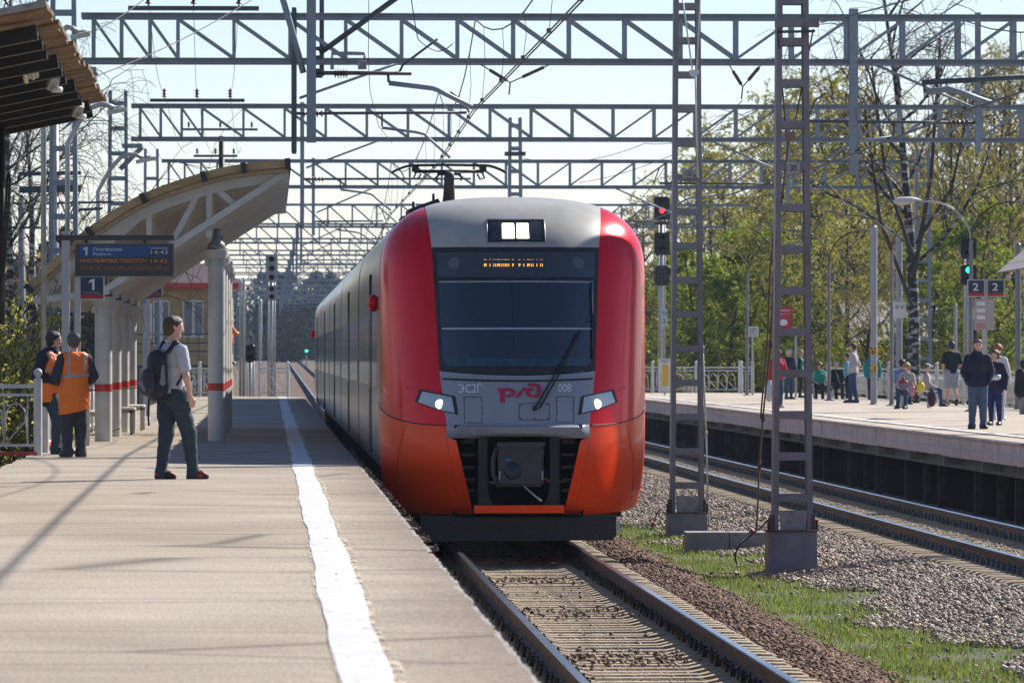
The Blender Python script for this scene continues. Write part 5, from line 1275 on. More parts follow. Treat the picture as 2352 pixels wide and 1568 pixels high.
def lamp_arm(label, base, bend, tip, Y, grp):
    X = P(base, 0, Y).x; t = thing('platform_lamp', label, 'lamp post', (X, Y, PZ), grp)
    p0 = Vector((X, Y, PZ)); p1 = P(base, bend, Y); p3 = P(tip[0], tip[1], Y)
    pts = [p0, p1] + [p1.lerp(p3, s) + Vector((0, 0, (p3.z - p1.z) * .55 * math.sin(math.pi * s) * .9)) for s in (.15, .3, .5, .7, .85)] + [p3]
    b = B(); b.tube(pts, .04, 8); b.ob('shaft', GALV, t, 'all')
    d = (P(tip[0] + (45 if tip[0] > base else -45), tip[1] - 9, Y) - p3); b = B(); b.beam(p3 - d * .35 + Vector((0, 0, -.06)), p3 + d * .65 + Vector((0, 0, -.06)), .14, .07); b.ob('lamp_head', LAMPW, t, None)
    b = B(); b.tube([p3 - d * .2, p3 + d * .45], .018, 6); b.ob('head_bar', GALV, t, 'all')
    return t
lamp_arm('curved lamp post beside the black timber pole, arm reaching right', 225, 440, (328, 362), 118, 'lamps left of the canopy')
lamp_arm('curved lamp post whose head pokes out under the timber roof', 155, 330, (262, 248), 100, 'lamps left of the canopy')
lamp_arm('curved lamp post with its head beside the largest portal', 100, 190, (178, 74), 90, 'lamps left of the canopy')
t = thing('marker_pole', 'thin red and white banded pole behind the grey post', 'pole', (P(133, 0, 130).x, 130, -.3))
for k in range(14):
    b = B(); z0 = -.3 + k * .55; b.lathe((P(133, 0, 130).x, 130, z0), [(.035, 0), (.035, .55)], 10); b.ob('band', RED if k % 2 else WHITEP, t, 35)
# ------------------------------------------------------------------ yellow hut with steel stairs
YH = 226.
HUT = M('ochre_stucco', (.42, .29, .13), .9, var=.15, scale=2, bump=.2, bscale=20)
ht = thing('signal_hut', 'ochre two-storey signal hut with dark red roof edge', 'building', (P(430, 0, YH).x, YH + 2, -.3))
a, c = P(312, 655, YH), P(534, 905, YH)
b = B(); b.bbox((a.x, YH, -.3), (c.x, YH + 5, a.z)); b.ob('wall', HUT, ht, None)
b = B(); p0, p1 = P(300, 662, YH), P(556, 650, YH); b.bbox((p0.x, YH - .5, p0.z), (p1.x, YH + 5.4, p1.z)); rfh = b.ob('eave', RED, ht, None)
b = B(); xm_ = (p0.x + p1.x) / 2; b.add([(p0.x, YH - .5, p1.z), (p1.x, YH - .5, p1.z), (p1.x, YH + 5.4, p1.z), (p0.x, YH + 5.4, p1.z), (xm_ - .8, YH + 2.4, p1.z + .75), (xm_ + .8, YH + 2.4, p1.z + .75)], [(0, 1, 5, 4), (1, 2, 5), (2, 3, 4, 5), (3, 0, 4)]); b.ob('roof', M('brown_tin_roof', (.12, .075, .06), .5, .2, var=.2, scale=3), rfh, None)
for (x0, y0, x1, y1) in ((352, 690, 390, 795), (420, 690, 468, 775), (478, 690, 520, 775), (420, 845, 446, 880)):
    a, c = P(x0, y0, YH), P(x1, y1, YH); b = B(); b.bbox((a.x, YH - .05, c.z), (c.x, YH + .05, a.z)); wf = b.ob('window', WHITEP, ht, None)
    n_ = 2 if x1 - x0 < 44 else 2; w_ = (c.x - a.x) / n_
    for k in range(n_):
        b = B(); b.bbox((a.x + k * w_ + .05, YH - .065, c.z + .06), (a.x + (k + 1) * w_ - .05, YH - .05, a.z - .06)); b.ob('pane', M('hut_pane', (.16, .18, .21), .1, var=.3, scale=3), wf, None)
st_ = thing('steel_walkway', 'black steel walkway and stairs in front of the ochre hut', 'walkway', (P(420, 0, 221).x, 221, -.3))
for py in (768, 789, 808):
    b = B(); b.beam(P(308, py, 221), P(530, py - 2, 221), .05, .05); b.ob('handrail', STEEL_D, st_, None)
b = B(); b.beam(P(308, 842, 221.4), P(530, 840, 221.4), .9, .10); b.ob('deck', STEEL_D, st_, None)
for x in range(312, 531, 24):
    b = B(); b.beam(P(x, 842, 221), P(x, 766, 221), .04, .04); b.ob('baluster', STEEL_D, st_, None)
for x in (318, 420, 520):
    b = B(); q = P(x, 842, 221); b.beam(q, (q.x, 221, -.3), .08, .08); b.ob('leg', STEEL_D, st_, None)
b = B(); b.beam(P(520, 842, 220.8), P(408, 905, 219), .35, .10); b.ob('stair', STEEL_D, st_, None)
# ------------------------------------------------------------------ grey signals seen from behind, at the platform end
def signal(label, X, Y, z0, heads, mast_r=.06, face=-1, ladder_=True, plate_txt=None, lit=None):
    t = thing('railway_signal', label, 'signal', (X, Y, z0), 'railway signals'); zt = max(h[1] for h in heads)
    for s in (-.11, .11):
        b = B(); b.tube([(X + s, Y + .1, z0), (X + s, Y + .1, zt)], .03, 8); b.ob('mast_leg', GALV, t, 'all')
    b = B(); b.tube([(X, Y + .02, z0), (X, Y + .02, zt)], mast_r, 10); b.ob('mast', GALV, t, 'all')
    if ladder_:
        z = z0 + .3
        while z < zt - .2:
            b = B(); b.beam((X - .11, Y + .1, z), (X + .11, Y + .1, z), .025, .025); b.ob('rung', GALV, t, None); z += .35
    for (za, zb_, w_, n_, mt, kind) in heads:
        b = B(); b.box((X, Y - .06, (za + zb_) / 2), (w_, .10, zb_ - za)); hd_ = b.ob('signal_head', mt, t, None)
        bm = bmesh.new(); bm.from_mesh(hd_.data); bmesh.ops.bevel(bm, geom=[e for e in bm.edges if abs((e.verts[0].co - e.verts[1].co).y) > .05], offset=.05, segments=3, affect='EDGES'); bm.to_mesh(hd_.data); bm.free()
        for k in range(n_):
            zc = za + (zb_ - za) * (k + .5) / n_
            if kind == 'dots': continue
            b = B(); yy = Y - .11
            r_ = min(.11, (zb_ - za) / n_ * .36)
            b.tube([(X + r_ * math.cos(q), yy, zc + r_ * math.sin(q)) for q in np.linspace(-.3, math.pi + .3, 14)], .008, 4)
            rows = [[(X + r_ * math.cos(q), yy, zc + r_ * math.sin(q)) for q in np.linspace(-.3, math.pi + .3, 14)], [(X + r_ * math.cos(q), yy - .20, zc + r_ * math.sin(q)) for q in np.linspace(.1, math.pi - .1, 14)]]
            b.grid(rows); b.ob('hood', mt, hd_, 'all')
            b = B(); b.lathe((X, yy - .004, zc), [(.0, .012), (r_ * .85, .012), (r_ * .8, -.004), (0, -.012)], 16, 'Y')
            mm = BLACK
            if lit and lit[0] == (za, k): mm = lit[1]
            b.ob('lens', mm, hd_, 'all')
        if kind == 'dots':
            for ix in range(-2, 3):
                for iz in range(-2, 3):
                    if abs(ix) == abs(iz) or ix == 0 or iz == 0:
                        b = B(); b.ball((X + ix * w_ * .2, Y - .115, (za + zb_) / 2 + iz * (zb_ - za) * .19), .022, 8, 5); b.ob('dot_lamp', M('dim_lamp', (.2, .19, .18), .3, var=0), hd_, 'all')
    if plate_txt:
        b = B(); b.bbox((X - .02, Y - .14, plate_txt[1] - .3), (X + .2, Y - .12, plate_txt[1] + .3)); pp = b.ob('letter_plate', M('pale_blue_plate', (.42, .47, .52), .5, var=.1), t, None)
        for k_, c_ in enumerate(plate_txt[0]): text('plate_letter', c_, .24, BLACK, (X + .02, Y - .145, plate_txt[1] + .05 - k_ * .28), pp)
    return t
SIGB = M('signal_black', (.006, .007, .010), .45, var=.2); SIGG = M('signal_grey', (.34, .335, .33), .6, var=.15)
Yg = 214.; Xg = P(624, 0, Yg).x; zq = lambda py, Y: P(0, py, Y).z
signal('grey signal with hooded lamps turned away at the platform end', Xg, Yg, -.3, [(zq(648, Yg), zq(585, Yg), .42, 3, SIGG, ''), (zq(690, Yg), zq(655, Yg), .42, 2, SIGG, '')])
Yg = 216.; signal('dark two-lamp dwarf signal on the thick post by the hut', P(575, 0, Yg).x, Yg, -.3, [(zq(832, Yg), zq(792, Yg), .36, 2, SIGB, '')])
for (x, top, lab, r) in ((552, 645, 'tall slim galvanised post beside the red-roofed hut', .045), (598, 690, 'galvanised post left of the grey hooded signal', .06), (560, 640, 'grey steel tube post standing close to the canopy columns', .05)):
    Y = 212.; X = P(x, 0, Y).x; b = B(); b.lathe((X, Y, -.3), [(r, 0), (r, zq(top, Y) + .3), (r * .6, zq(top, Y) + .34)], 10); tag(b.ob('steel_post', GALV, None, 'all'), lab, 'post')
# far green signal
Y = 640.; q = P(704, 806, Y); t = thing('railway_signal', 'tiny far signal showing green through the haze', 'signal', (q.x, Y, gz(q.x, Y)), 'railway signals')
b = B(); b.box((q.x, Y, q.z), (.4, .2, .8)); b.ob('signal_head', SIGB, t, None); b = B(); b.ball((q.x, Y - .2, q.z), .13, 10, 8); b.ob('lens', M('lit_green', (.02, .9, .45), .3, var=0, emit=3), t, 'all'); b = B(); b.tube([(q.x, Y, gz(q.x, Y)), (q.x, Y, q.z)], .06, 8); b.ob('mast', STEEL, t, 'all')
# litter bin, planters near the column row
b = B(); b.lathe((P(752 / 2.352 * 1.0 + 105, 0, 190).x, 190, PZ), [(.2, 0), (.24, .55), (.25, .6), (.22, .6), (.2, .05)], 16); tag(b.ob('litter_bin', GREYW, None, 35), 'grey round litter bin behind the standing woman', 'bin')
# ------------------------------------------------------------------ people: round-cone bodies, skinned by surface nets
def nets(V, org, h):
    ins = V < 0
    c8 = [(i, j, k) for i in (0, 1) for j in (0, 1) for k in (0, 1)]; nx, ny, nz = V.shape
    def sh(A_, o): return A_[o[0]:nx - 1 + o[0], o[1]:ny - 1 + o[1], o[2]:nz - 1 + o[2]]
    cnt = sum(sh(ins, o).astype(np.int8) for o in c8); act = (cnt > 0) & (cnt < 8)
    ids = np.argwhere(act); n_ = len(ids); idx = -np.ones(act.shape, np.int64); idx[act] = np.arange(n_)
    acc = np.zeros((n_, 3)); num = np.zeros(n_)
    for a in c8:
        for ax in range(3):
            if a[ax]: continue
            b_ = list(a); b_[ax] = 1; va = V[ids[:, 0] + a[0], ids[:, 1] + a[1], ids[:, 2] + a[2]]; vb = V[ids[:, 0] + b_[0], ids[:, 1] + b_[1], ids[:, 2] + b_[2]]
            m = (va < 0) != (vb < 0); t = np.where(m, va / (va - vb + 1e-12), 0); p = np.tile(np.array(a, float), (n_, 1)); p[:, ax] = t
            acc += p * m[:, None]; num += m
    v = (ids + acc / np.maximum(num, 1)[:, None]) * h + org
    fs = []
    for ax in range(3):
        u, w_ = [q for q in range(3) if q != ax]
        s0 = [slice(None)] * 3; s1 = [slice(None)] * 3; s0[ax] = slice(0, -1); s1[ax] = slice(1, None)
        d = ins[tuple(s0)] != ins[tuple(s1)]; e = np.argwhere(d); e = e[(e[:, u] > 0) & (e[:, w_] > 0) & (e[:, u] < V.shape[u] - 1) & (e[:, w_] < V.shape[w_] - 1)]
        if not len(e): continue
        def cell(du, dw):
            q = e.copy(); q[:, u] -= du; q[:, w_] -= dw; return idx[q[:, 0], q[:, 1], q[:, 2]]
        quad = np.stack([cell(1, 1), cell(0, 1), cell(0, 0), cell(1, 0)], 1)
        flip = ins[e[:, 0], e[:, 1], e[:, 2]] ^ (ax == 1)
        quad[~flip] = quad[~flip][:, ::-1]; fs.append(quad)
    return v, np.concatenate(fs) if fs else np.zeros((0, 4), int)
def cap(p, a, b_, ra, rb, ky=1., kx=1.):
    s = np.array([1 / kx, 1 / ky, 1.]); q = p * s; a = np.array(a) * s; b_ = np.array(b_) * s; d = b_ - a; L = max(d @ d, 1e-9)
    t = np.clip(((q - a) @ d) / L, 0, 1); return (np.linalg.norm(q - a - t[..., None] * d, axis=-1) - (ra + (rb - ra) * t)) * min(1, kx, ky)
def smin(a, b_, k):
    h_ = np.clip(.5 + .5 * (b_ - a) / k, 0, 1); return b_ * (1 - h_) + a * h_ - k * h_ * (1 - h_)
def solid(prims, res, infl=0., k=.03, clip=None, wr=0., seed=0):
    """prims: list of (a,b,ra,rb,ky,kx)"""
    lo = np.min([np.minimum(q[0], q[1]) - max(q[2], q[3]) * max(1, q[5]) for q in prims], 0) - infl - .04; hi = np.max([np.maximum(q[0], q[1]) + max(q[2], q[3]) * max(1, q[5]) for q in prims], 0) + infl + .04
    n_ = np.ceil((hi - lo) / res).astype(int) + 1
    g_ = np.stack(np.meshgrid(*[lo[i] + res * np.arange(n_[i]) for i in range(3)], indexing='ij'), -1); V = None
    for q in prims:
        d = cap(g_, q[0], q[1], q[2] + infl, q[3] + infl, q[4], q[5]); V = d if V is None else smin(V, d, k)
    if wr:
        x, y, z = g_[..., 0], g_[..., 1], g_[..., 2]
        V = V + wr * (np.sin(z * 47 + 9 * x + seed) * np.sin(x * 31 + y * 23 + z * 13 + seed) + .6 * np.sin(z * 83 - 20 * y + 2 * seed) * np.sin(x * 40 + seed))
    if clip is not None: V = np.maximum(V, clip(g_))
    return nets(V, lo, res)
SKIN = M('skin', (.64, .37, .275), .55, var=.10, scale=9)
HAIRS = {c: M('hair_' + c, v, .6, var=.35, scale=60, stretch=(1, 1, .3), bump=.4, bscale=120) for c, v in dict(brown=(.075, .045, .028), dark=(.02, .016, .014), blond=(.34, .22, .10), white=(.55, .52, .48), red=(.22, .08, .03), greyb=(.10, .085, .07)).items()}
def cloth(name, col, rough=.85, var=.16): return M('cloth_' + name, col, rough, var=var, scale=14, bump=.25, bscale=70)
def person(label, base, top, hd, wear, pose=None, hair=('brown', 'short'), res=.022, stand=None, z0=PZ, H=None, group=None, hands=True, face=False, sit=False, girth=1., head_turn=0., female=False):
    loc = G(base[0], base[1], z0) if stand is None else Vector(stand); Y = loc.y
    if H is None: H = (base[1] - top) * Y / FPX / (.765 if sit else 1.)
    J = dict(pel=(0, 0, .53), wai=(0, -.002, .625), che=(0, .004, .735), nec=(0, -.004, .825), hea=(0, .014, .923))
    for s, n_ in ((1, 'R'), (-1, 'L')):
        J['hip' + n_] = (s * .048, 0, .52); J['kne' + n_] = (s * .056, .012, .285); J['ank' + n_] = (s * .058, -.008, .052); J['toe' + n_] = (s * .068, .092, .022)
        J['sho' + n_] = (s * (.092 if female else .104), -.004, .79); J['elb' + n_] = (s * .142, -.022, .635); J['wri' + n_] = (s * .142, .03, .49)
    if sit:
        for k in J: J[k] = (J[k][0], J[k][1], J[k][2] - .255)
        for s, n_ in ((1, 'R'), (-1, 'L')): J['kne' + n_] = (s * .065, .235, .285); J['ank' + n_] = (s * .065, .25, .055); J['toe' + n_] = (s * .07, .345, .022); J['elb' + n_] = (s * .135, .03, .395); J['wri' + n_] = (s * .06, .16, .33)
    J.update(pose or {})
    J = {k: np.array(v) * H for k, v in J.items()}; g = girth * H; fem = .92 if female else 1.
    leg = {}; arm = {}
    for n_ in 'RL':
        leg[n_] = [(J['hip' + n_], J['kne' + n_], .056 * g, .038 * g, 1, 1), (J['kne' + n_], J['ank' + n_], .038 * g, .023 * g, 1, 1)]
        arm[n_] = [(J['sho' + n_], J['elb' + n_], .031 * g * fem, .025 * g * fem, 1, 1), (J['elb' + n_], J['wri' + n_], .0255 * g * fem, .0165 * g * fem, 1, 1)]
    foot = {n_: [(J['ank' + n_] + np.array([0, -.012, -.018]) * H, J['ank' + n_] * .35 + J['toe' + n_] * .65 + np.array([0, 0, -.006]) * H, .026 * H, .026 * H, 1, 1.05), (J['ank' + n_] * .3 + J['toe' + n_] * .7, J['toe' + n_], .026 * H, .021 * H, 1, 1.15)] for n_ in 'RL'}
    tor = [(J['pel'], J['pel'] + np.array([0, 0, .02]) * H, .082 * g, .080 * g, .78, 1.12), (J['pel'], J['wai'], .078 * g, .070 * g, .80, 1.12), (J['wai'], J['che'], .070 * g, .080 * g * fem, .80, 1.20), (J['che'], J['nec'] - np.array([0, 0, .05]) * H, .076 * g * fem, .046 * g, .80, 1.12)]
    nb_ = J['nec'] - np.array([0, .004, .022]) * H
    yok = [(nb_, J['sho' + n_] + np.array([-.004 if n_ == 'R' else .004, 0, -.004]) * H, .036 * H, .030 * g * fem, 1, 1) for n_ in 'RL']
    if female: tor.append((J['che'] + np.array([-.035, .045, .0]) * H, J['che'] + np.array([.035, .045, .0]) * H, .036 * H, .036 * H, 1, 1))
    hc = J['hea']; nk = [(J['nec'] - np.array([0, 0, .02]) * H, hc + np.array([0, -.012, -.03]) * H, .034 * H, .032 * H, 1, 1)]
    rot = np.array([[math.cos(head_turn), math.sin(head_turn), 0], [-math.sin(head_turn), math.cos(head_turn), 0], [0, 0, 1]])
    H2 = H * 1.09; ho = lambda x, y, z: hc + rot @ np.array([x, y, z]) * H2
    head = [(ho(0, -.006, .020), ho(0, .008, .018), .0505 * H2, .049 * H2, 1, .92), (ho(0, .008, .005), ho(0, .020, -.042), .043 * H2, .026 * H2, 1, .9), (ho(0, .047, .006), ho(0, .057, -.012), .008 * H2, .010 * H2, 1, 1), (ho(.045, -.004, -.004), ho(.047, -.012, .014), .009 * H2, .012 * H2, 1, .7), (ho(-.045, -.004, -.004), ho(-.047, -.012, .014), .009 * H2, .012 * H2, 1, .7)]
    body = tor + yok + nk + head + sum((leg[n_] + arm[n_] + foot[n_] for n_ in 'RL'), [])
    t = thing('person', label, 'person', loc, group)
    t.rotation_euler = (0, 0, -hd)
    def mk(name, vf, mat, parent=t):
        me = npmesh(name, vf[0], vf[1], mat, True); o = bpy.data.objects.new(name, me); COL.objects.link(o); o.parent = parent; return o
    v, f = solid(body, res, -.006 if res < .03 else -.01, .022)
    if hands:
        for n_, s in (('R', 1), ('L', -1)):
            if isinstance(hands, str) and n_ not in hands: continue
            d = J['wri' + n_] - J['elb' + n_]; d = d / np.linalg.norm(d); nn = np.array([-s, .15, 0]); nn = nn - d * (nn @ d); nn /= np.linalg.norm(nn); sd_ = np.cross(d, nn); sd_ = sd_ if sd_[1] > 0 else -sd_
            w0 = J['wri' + n_]; hp = []; u = H / 1.75
            for k, Lf in enumerate((.072, .080, .074, .058)):
                o_ = sd_ * (.027 - .018 * k) * u; a = w0 + o_ * .6; m = w0 + o_ + d * .088 * u; e = m + (d * .8 + nn * .5) * Lf * .5 * u; e2 = e + (d * .35 + nn * .95) * Lf * .5 * u
                hp += [(a, m, .015 * u, .0125 * u, 1, 1), (m, e, .0095 * u, .0088 * u, 1, 1), (e, e2, .0088 * u, .0075 * u, 1, 1)]
            b0 = w0 + d * .028 * u + sd_ * .022 * u; b1 = b0 + (d * .65 + sd_ * .65) * .04 * u; b2 = b1 + (d * .85 + nn * .45) * .034 * u
            hp += [(b0, b1, .013 * u, .0105 * u, 1, 1), (b1, b2, .0105 * u, .0085 * u, 1, 1)]
            hv, hf = solid(hp, .0075 if res < .03 else .011, 0, .006); f = np.concatenate([f, hf + len(v)]); v = np.concatenate([v, hv])
    bo = mk('body', (v, f), SKIN)
    sd = hash(label) % 97
    for w in wear:
        kind, mt = w[0], w[1]; opt = w[2] if len(w) > 2 else {}
        if kind == 'trousers':
            pr = [tor[0]] + sum((leg[n_] for n_ in 'RL'), []); ex = opt.get('loose', .010)
            zl = J['ankR'][2] - .02 * H; zt_ = J['pel'][2] + .055 * H
            if opt.get('short'): pr = [tor[0]] + [(q[0], q[0] * (1 - opt['short']) + q[1] * opt['short'], q[2], q[2] * (1 - opt['short']) + q[3] * opt['short'], 1, 1) for q in (leg['R'][0], leg['L'][0])]
            fl = [(q[1] - np.array([0, 0, .03]) * H, q[1] + np.array([0, .005, -.012]) * H, .030 * g, .034 * g, 1, 1) for q in (leg['R'][1], leg['L'][1])] if not opt.get('short') and not opt.get('slim') else []
            mk('trousers', solid(pr + fl, res, ex, .02, lambda p, zt_=zt_: p[..., 2] - zt_, .0035, sd), mt)
        elif kind in ('top', 'vest'):
            ex = opt.get('loose', .014); hem = opt.get('hem', .52); pr = tor + yok
            low = (J['pel'] + np.array([0, 0, (hem - .53)]) * H, J['pel'], .084 * g, .084 * g, .82, 1.12); pr = [low] + pr
            if kind == 'top':
                sl = opt.get('sleeve', 1.)
                for n_ in 'RL':
                    if sl >= 1: pr = pr + arm[n_]
                    else: q = arm[n_][0]; pr = pr + [(q[0], q[0] * (1 - sl) + q[1] * sl, q[2] + .004, q[2] * (1 - sl) + q[3] * sl + .006, 1, 1)]
            zt_ = J['nec'][2] + .02 * H; zh = J['pel'][2] + (hem - .53) * H
            if opt.get('collar'): pr = pr + [(J['nec'] - np.array([0, 0, .01]) * H, J['nec'] + np.array([0, .004, .018]) * H, .043 * H, .046 * H, 1, 1)]; zt_ += .03 * H
            if kind == 'vest': pr = [low] + tor + [(q[0], q[0] * .35 + q[1] * .65, q[2], .033 * g, 1, 1) for q in yok]
            tilt = opt.get('tilt', 0.)
            wl = max(J['wriR'][2], 0) - .02
            def cl(p, zt_=zt_, zh=zh, tilt=tilt, sl=opt.get('sleeve', 1.) if kind == 'top' else 0):
                a = np.maximum(p[..., 2] - zt_, (zh + tilt * p[..., 0] - p[..., 2]) if not (sl >= 1) else np.where((np.abs(p[..., 0]) < .105 * H), zh + tilt * p[..., 0] - p[..., 2], -1.))
                return a
            mk('vest' if kind == 'vest' else 'top', solid(pr, res, ex, .02, cl, opt.get('wr', .004), sd + 5), mt)
        elif kind == 'shoes':
            for n_ in 'RL': mk('shoe', solid(foot[n_], min(res, .016), .008, .012, lambda p: .0 - p[..., 2] + .002), mt)
        elif kind == 'band':           # reflective bands wrapped on a vest
            zc = J['pel'][2] + (w[2]['z'] - .53) * H; hh = .022
            mk('reflective_band', solid(tor, res * .7, opt.get('loose', .03), .02, lambda p, zc=zc, tl=opt.get('tilt', 0.): np.abs(p[..., 2] - zc - tl * p[..., 0]) - hh, .004, sd + 5), mt)
            for s in (-1, 1):
                if opt.get('straps'):
                    mk('reflective_band', solid(tor + [(q[0], q[0] * .35 + q[1] * .65, q[2], .033 * g, 1, 1) for q in yok], res * .7, opt.get('loose', .03), .02, lambda p, s=s, zc=zc: np.maximum(np.maximum(np.abs(p[..., 0] - s * .062 * H) - .018, zc - p[..., 2]), p[..., 2] - J['nec'][2] - .02), .004, sd + 5), mt)
    st = hair[1]; hm_ = HAIRS[hair[0]]
    def hclip(p, st=st):
        q = (p - hc) @ rot; y, z = q[..., 1] / H2, q[..., 2] / H2
        if st == 'short': return np.interp(y, [-.07, -.03, -.008, .006, .02, .055], [-.052, -.046, -.022, .006, .026, .042]) - z
        if st == 'bob': return .0 + 1.1 * (y - .012) - .05 * (y < .012) - z - .01
        return .01 + .6 * y - z
    hr = [(ho(0, -.010, .022), ho(0, .006, .022), .0525 * H2, .050 * H2, 1, .94), (ho(0, -.022, -.012), ho(0, -.018, .02), .036 * H2, .045 * H2, 1, 1)]
    if st in ('bob', 'bun'): hr += [(ho(.03, -.01, -.02), ho(.03, -.004, .02), .022 * H2, .03 * H2, 1, 1), (ho(-.03, -.01, -.02), ho(-.03, -.004, .02), .022 * H2, .03 * H2, 1, 1)]
    if st == 'bun': hr += [(ho(0, -.055, .045), ho(0, -.05, .055), .022 * H2, .024 * H2, 1, 1)]
    mk('hair', solid(hr, min(res, .016), .004, .02, hclip, .002, sd), hm_)
    if st == 'cap':
        mk('cap', solid([(ho(0, -.006, .026), ho(0, .006, .026), .054 * H, .052 * H, 1, .95), (ho(0, .04, .03), ho(0, .09, .022), .02 * H, .012 * H, 1, 1.8)], .016, .004, .01, lambda p: .018 * H - (p[..., 2] - hc[2])), cloth('white_cap', (.6, .6, .6)))
    if face:
        for s in (-1, 1):
            b = B(); b.ball(tuple(ho(s * .019, .0495, .012)), (.0075 * H, .004 * H, .004 * H), 8, 6); o = b.ob('eye', M('eye_dark', (.03, .02, .02), .3, var=0), None, 'all'); o.parent = t
        b = B(); b.ball(tuple(ho(0, .048, -.034)), (.014 * H, .004 * H, .0035 * H), 10, 6); o = b.ob('mouth', M('lips', (.33, .12, .10), .5, var=0), None, 'all'); o.parent = t
        if face == 'shades':
            b = B()
            for s in (-1, 1): b.ball(tuple(ho(s * .02, .05, .012)), (.015 * H, .008 * H, .011 * H), 10, 8)
            o = b.ob('sunglasses', BLACK, None, 'all'); o.parent = t
    return t, H
DEN = cloth('denim_blue', (.035, .065, .13)); DEND = cloth('dark_denim', (.028, .045, .062)); CHAR = cloth('charcoal', (.045, .043, .048)); BLK = cloth('black', (.012, .012, .015)); NAV = cloth('navy', (.012, .016, .045)); GRN = cloth('bright_green', (.01, .28, .20)); TEAL = cloth('teal', (.01, .22, .25))
HIVIS = M('hi_vis_orange', (1.0, .19, .008), .6, var=.10, scale=5, bump=.2, bscale=30); REFL = M('reflective_grey', (.34, .34, .37), .4, var=.1); WTOP = cloth('pale_grey_cotton', (.50, .50, .55)); BEI = cloth('beige_knit', (.44, .38, .33)); SHB = M('black_leather', (.015, .014, .014), .4, var=.2); SHW = M('white_sneaker', (.6, .6, .58), .6, var=.1)
SHR = M('red_and_black_trainer', (.30, .02, .02), .6, col2=(.015, .013, .015), scale=9, var=.1, lo=.45, hi=.5)
# --- near platform
hd = R(55)
bp_t, bpH = person('young man in grey T-shirt and jeans wearing a backpack, looking at the train', (396, 1102), 729, hd,
    [('trousers', DEND, dict(loose=.018)), ('top', WTOP, dict(sleeve=.62, hem=.515, loose=.016)), ('shoes', SHR)],
    dict(ankR=(.064, .108, .052), toeR=(.104, .170, .022), kneR=(.064, .08, .285), ankL=(-.034, -.062, .052), toeL=(.006, -.004, .022), kneL=(-.038, -.02, .285), elbR=(.150, .00, .635), wriR=(.118, .055, .505), elbL=(-.150, -.02, .635), wriL=(-.118, .04, .505), nec=(0, -.012, .825), hea=(.004, .008, .93)), ('brown', 'short'), .016, head_turn=R(18))
def garment(name, parent_rot, loc, prims, mat, parent, res=.014, infl=0., clip=None, k=.03, wr=0.):
    v, f = solid(prims, res, infl, k, clip, wr); o = bpy.data.objects.new(name, npmesh(name, v, f, mat, True)); COL.objects.link(o); o.parent = parent; return o
bk = thing('backpack', 'dark navy backpack with grey panels worn by the man in jeans', 'backpack', bp_t.location); bk.rotation_euler = bp_t.rotation_euler
h_ = bpH; V3 = lambda x, y, z: np.array([x, y, z]) * h_
BPK = M('navy_nylon', (.012, .013, .026), .6, var=.3, scale=12, bump=.3, bscale=60); BPG = M('grey_nylon', (.20, .19, .21), .6, var=.2, scale=20)
garment('main_bag', 0, 0, [(V3(-.005, -.118, .56), V3(-.005, -.110, .74), .075 * h_, .062 * h_, .85, 1.2)], BPK, bk, .016, wr=.003)
garment('front_pocket', 0, 0, [(V3(-.005, -.185, .565), V3(-.005, -.178, .645), .050 * h_, .042 * h_, .8, 1.35)], M('purple_grey_nylon', (.035, .03, .042), .6, var=.3, scale=15), bk, .016, wr=.002)
garment('side_panel', 0, 0, [(V3(.078, -.125, .60), V3(.072, -.118, .70), .022 * h_, .012 * h_, 1, .5)], BPG, bk, .012)
garment('side_panel', 0, 0, [(V3(.02, -.222, .555), V3(-.02, -.218, .60), .012 * h_, .02 * h_, .6, 1.2)], BPG, bk, .010)
garment('top_handle', 0, 0, [(V3(-.02, -.10, .800), V3(.02, -.10, .800), .008 * h_, .008 * h_, 1, 1)], BPG, bk, .010)
for s in (-1, 1):
    garment('shoulder_strap', 0, 0, [(V3(s * .055, -.075, .785), V3(s * .062, -.02, .845), .011 * h_, .012 * h_, 1, 1.6), (V3(s * .062, -.02, .845), V3(s * .070, .045, .815), .012 * h_, .012 * h_, 1, 1.6), (V3(s * .070, .045, .815), V3(s * .088, .055, .72), .012 * h_, .010 * h_, 1, 1.4), (V3(s * .088, .055, .72), V3(s * .098, -.03, .585), .010 * h_, .008 * h_, 1, 1.2)], BPK, bk, .012)
    b = B(); b.tube([tuple(V3(s * .05, -.14, .50)), tuple(V3(s * .052, -.145, .40)), tuple(V3(s * .05, -.14, .355 + .02 * s))], .012, 6); o = b.ob('dangling_strap', BPK, None, 'all'); o.parent = bk
NVJ = cloth('navy_jacket', (.010, .014, .032)); 
person('worker in navy jacket and orange vest leaning back against the railing', (136, 1043), 769, R(112),
    [('trousers', DEND, dict(loose=.016)), ('top', NVJ, dict(hem=.44, loose=.030, collar=True)), ('vest', HIVIS, dict(hem=.43, loose=.042)), ('band', REFL, dict(z=.70, loose=.046, straps=True)), ('shoes', SHB)],
    dict(pel=(0, -.075, .525), wai=(0, -.085, .62), che=(0, -.085, .735), nec=(0, -.075, .825), hea=(0, -.045, .925), hipR=(.048, -.07, .52), hipL=(-.048, -.07, .52), shoR=(.112, -.09, .80), shoL=(-.112, -.08, .80), elbR=(.15, -.13, .64), wriR=(.06, .02, .60), elbL=(-.15, -.09, .64), wriL=(-.04, .03, .62)), ('dark', 'short'), .018, hands='R', face=True, girth=1.14, H=1.70, head_turn=R(-35))
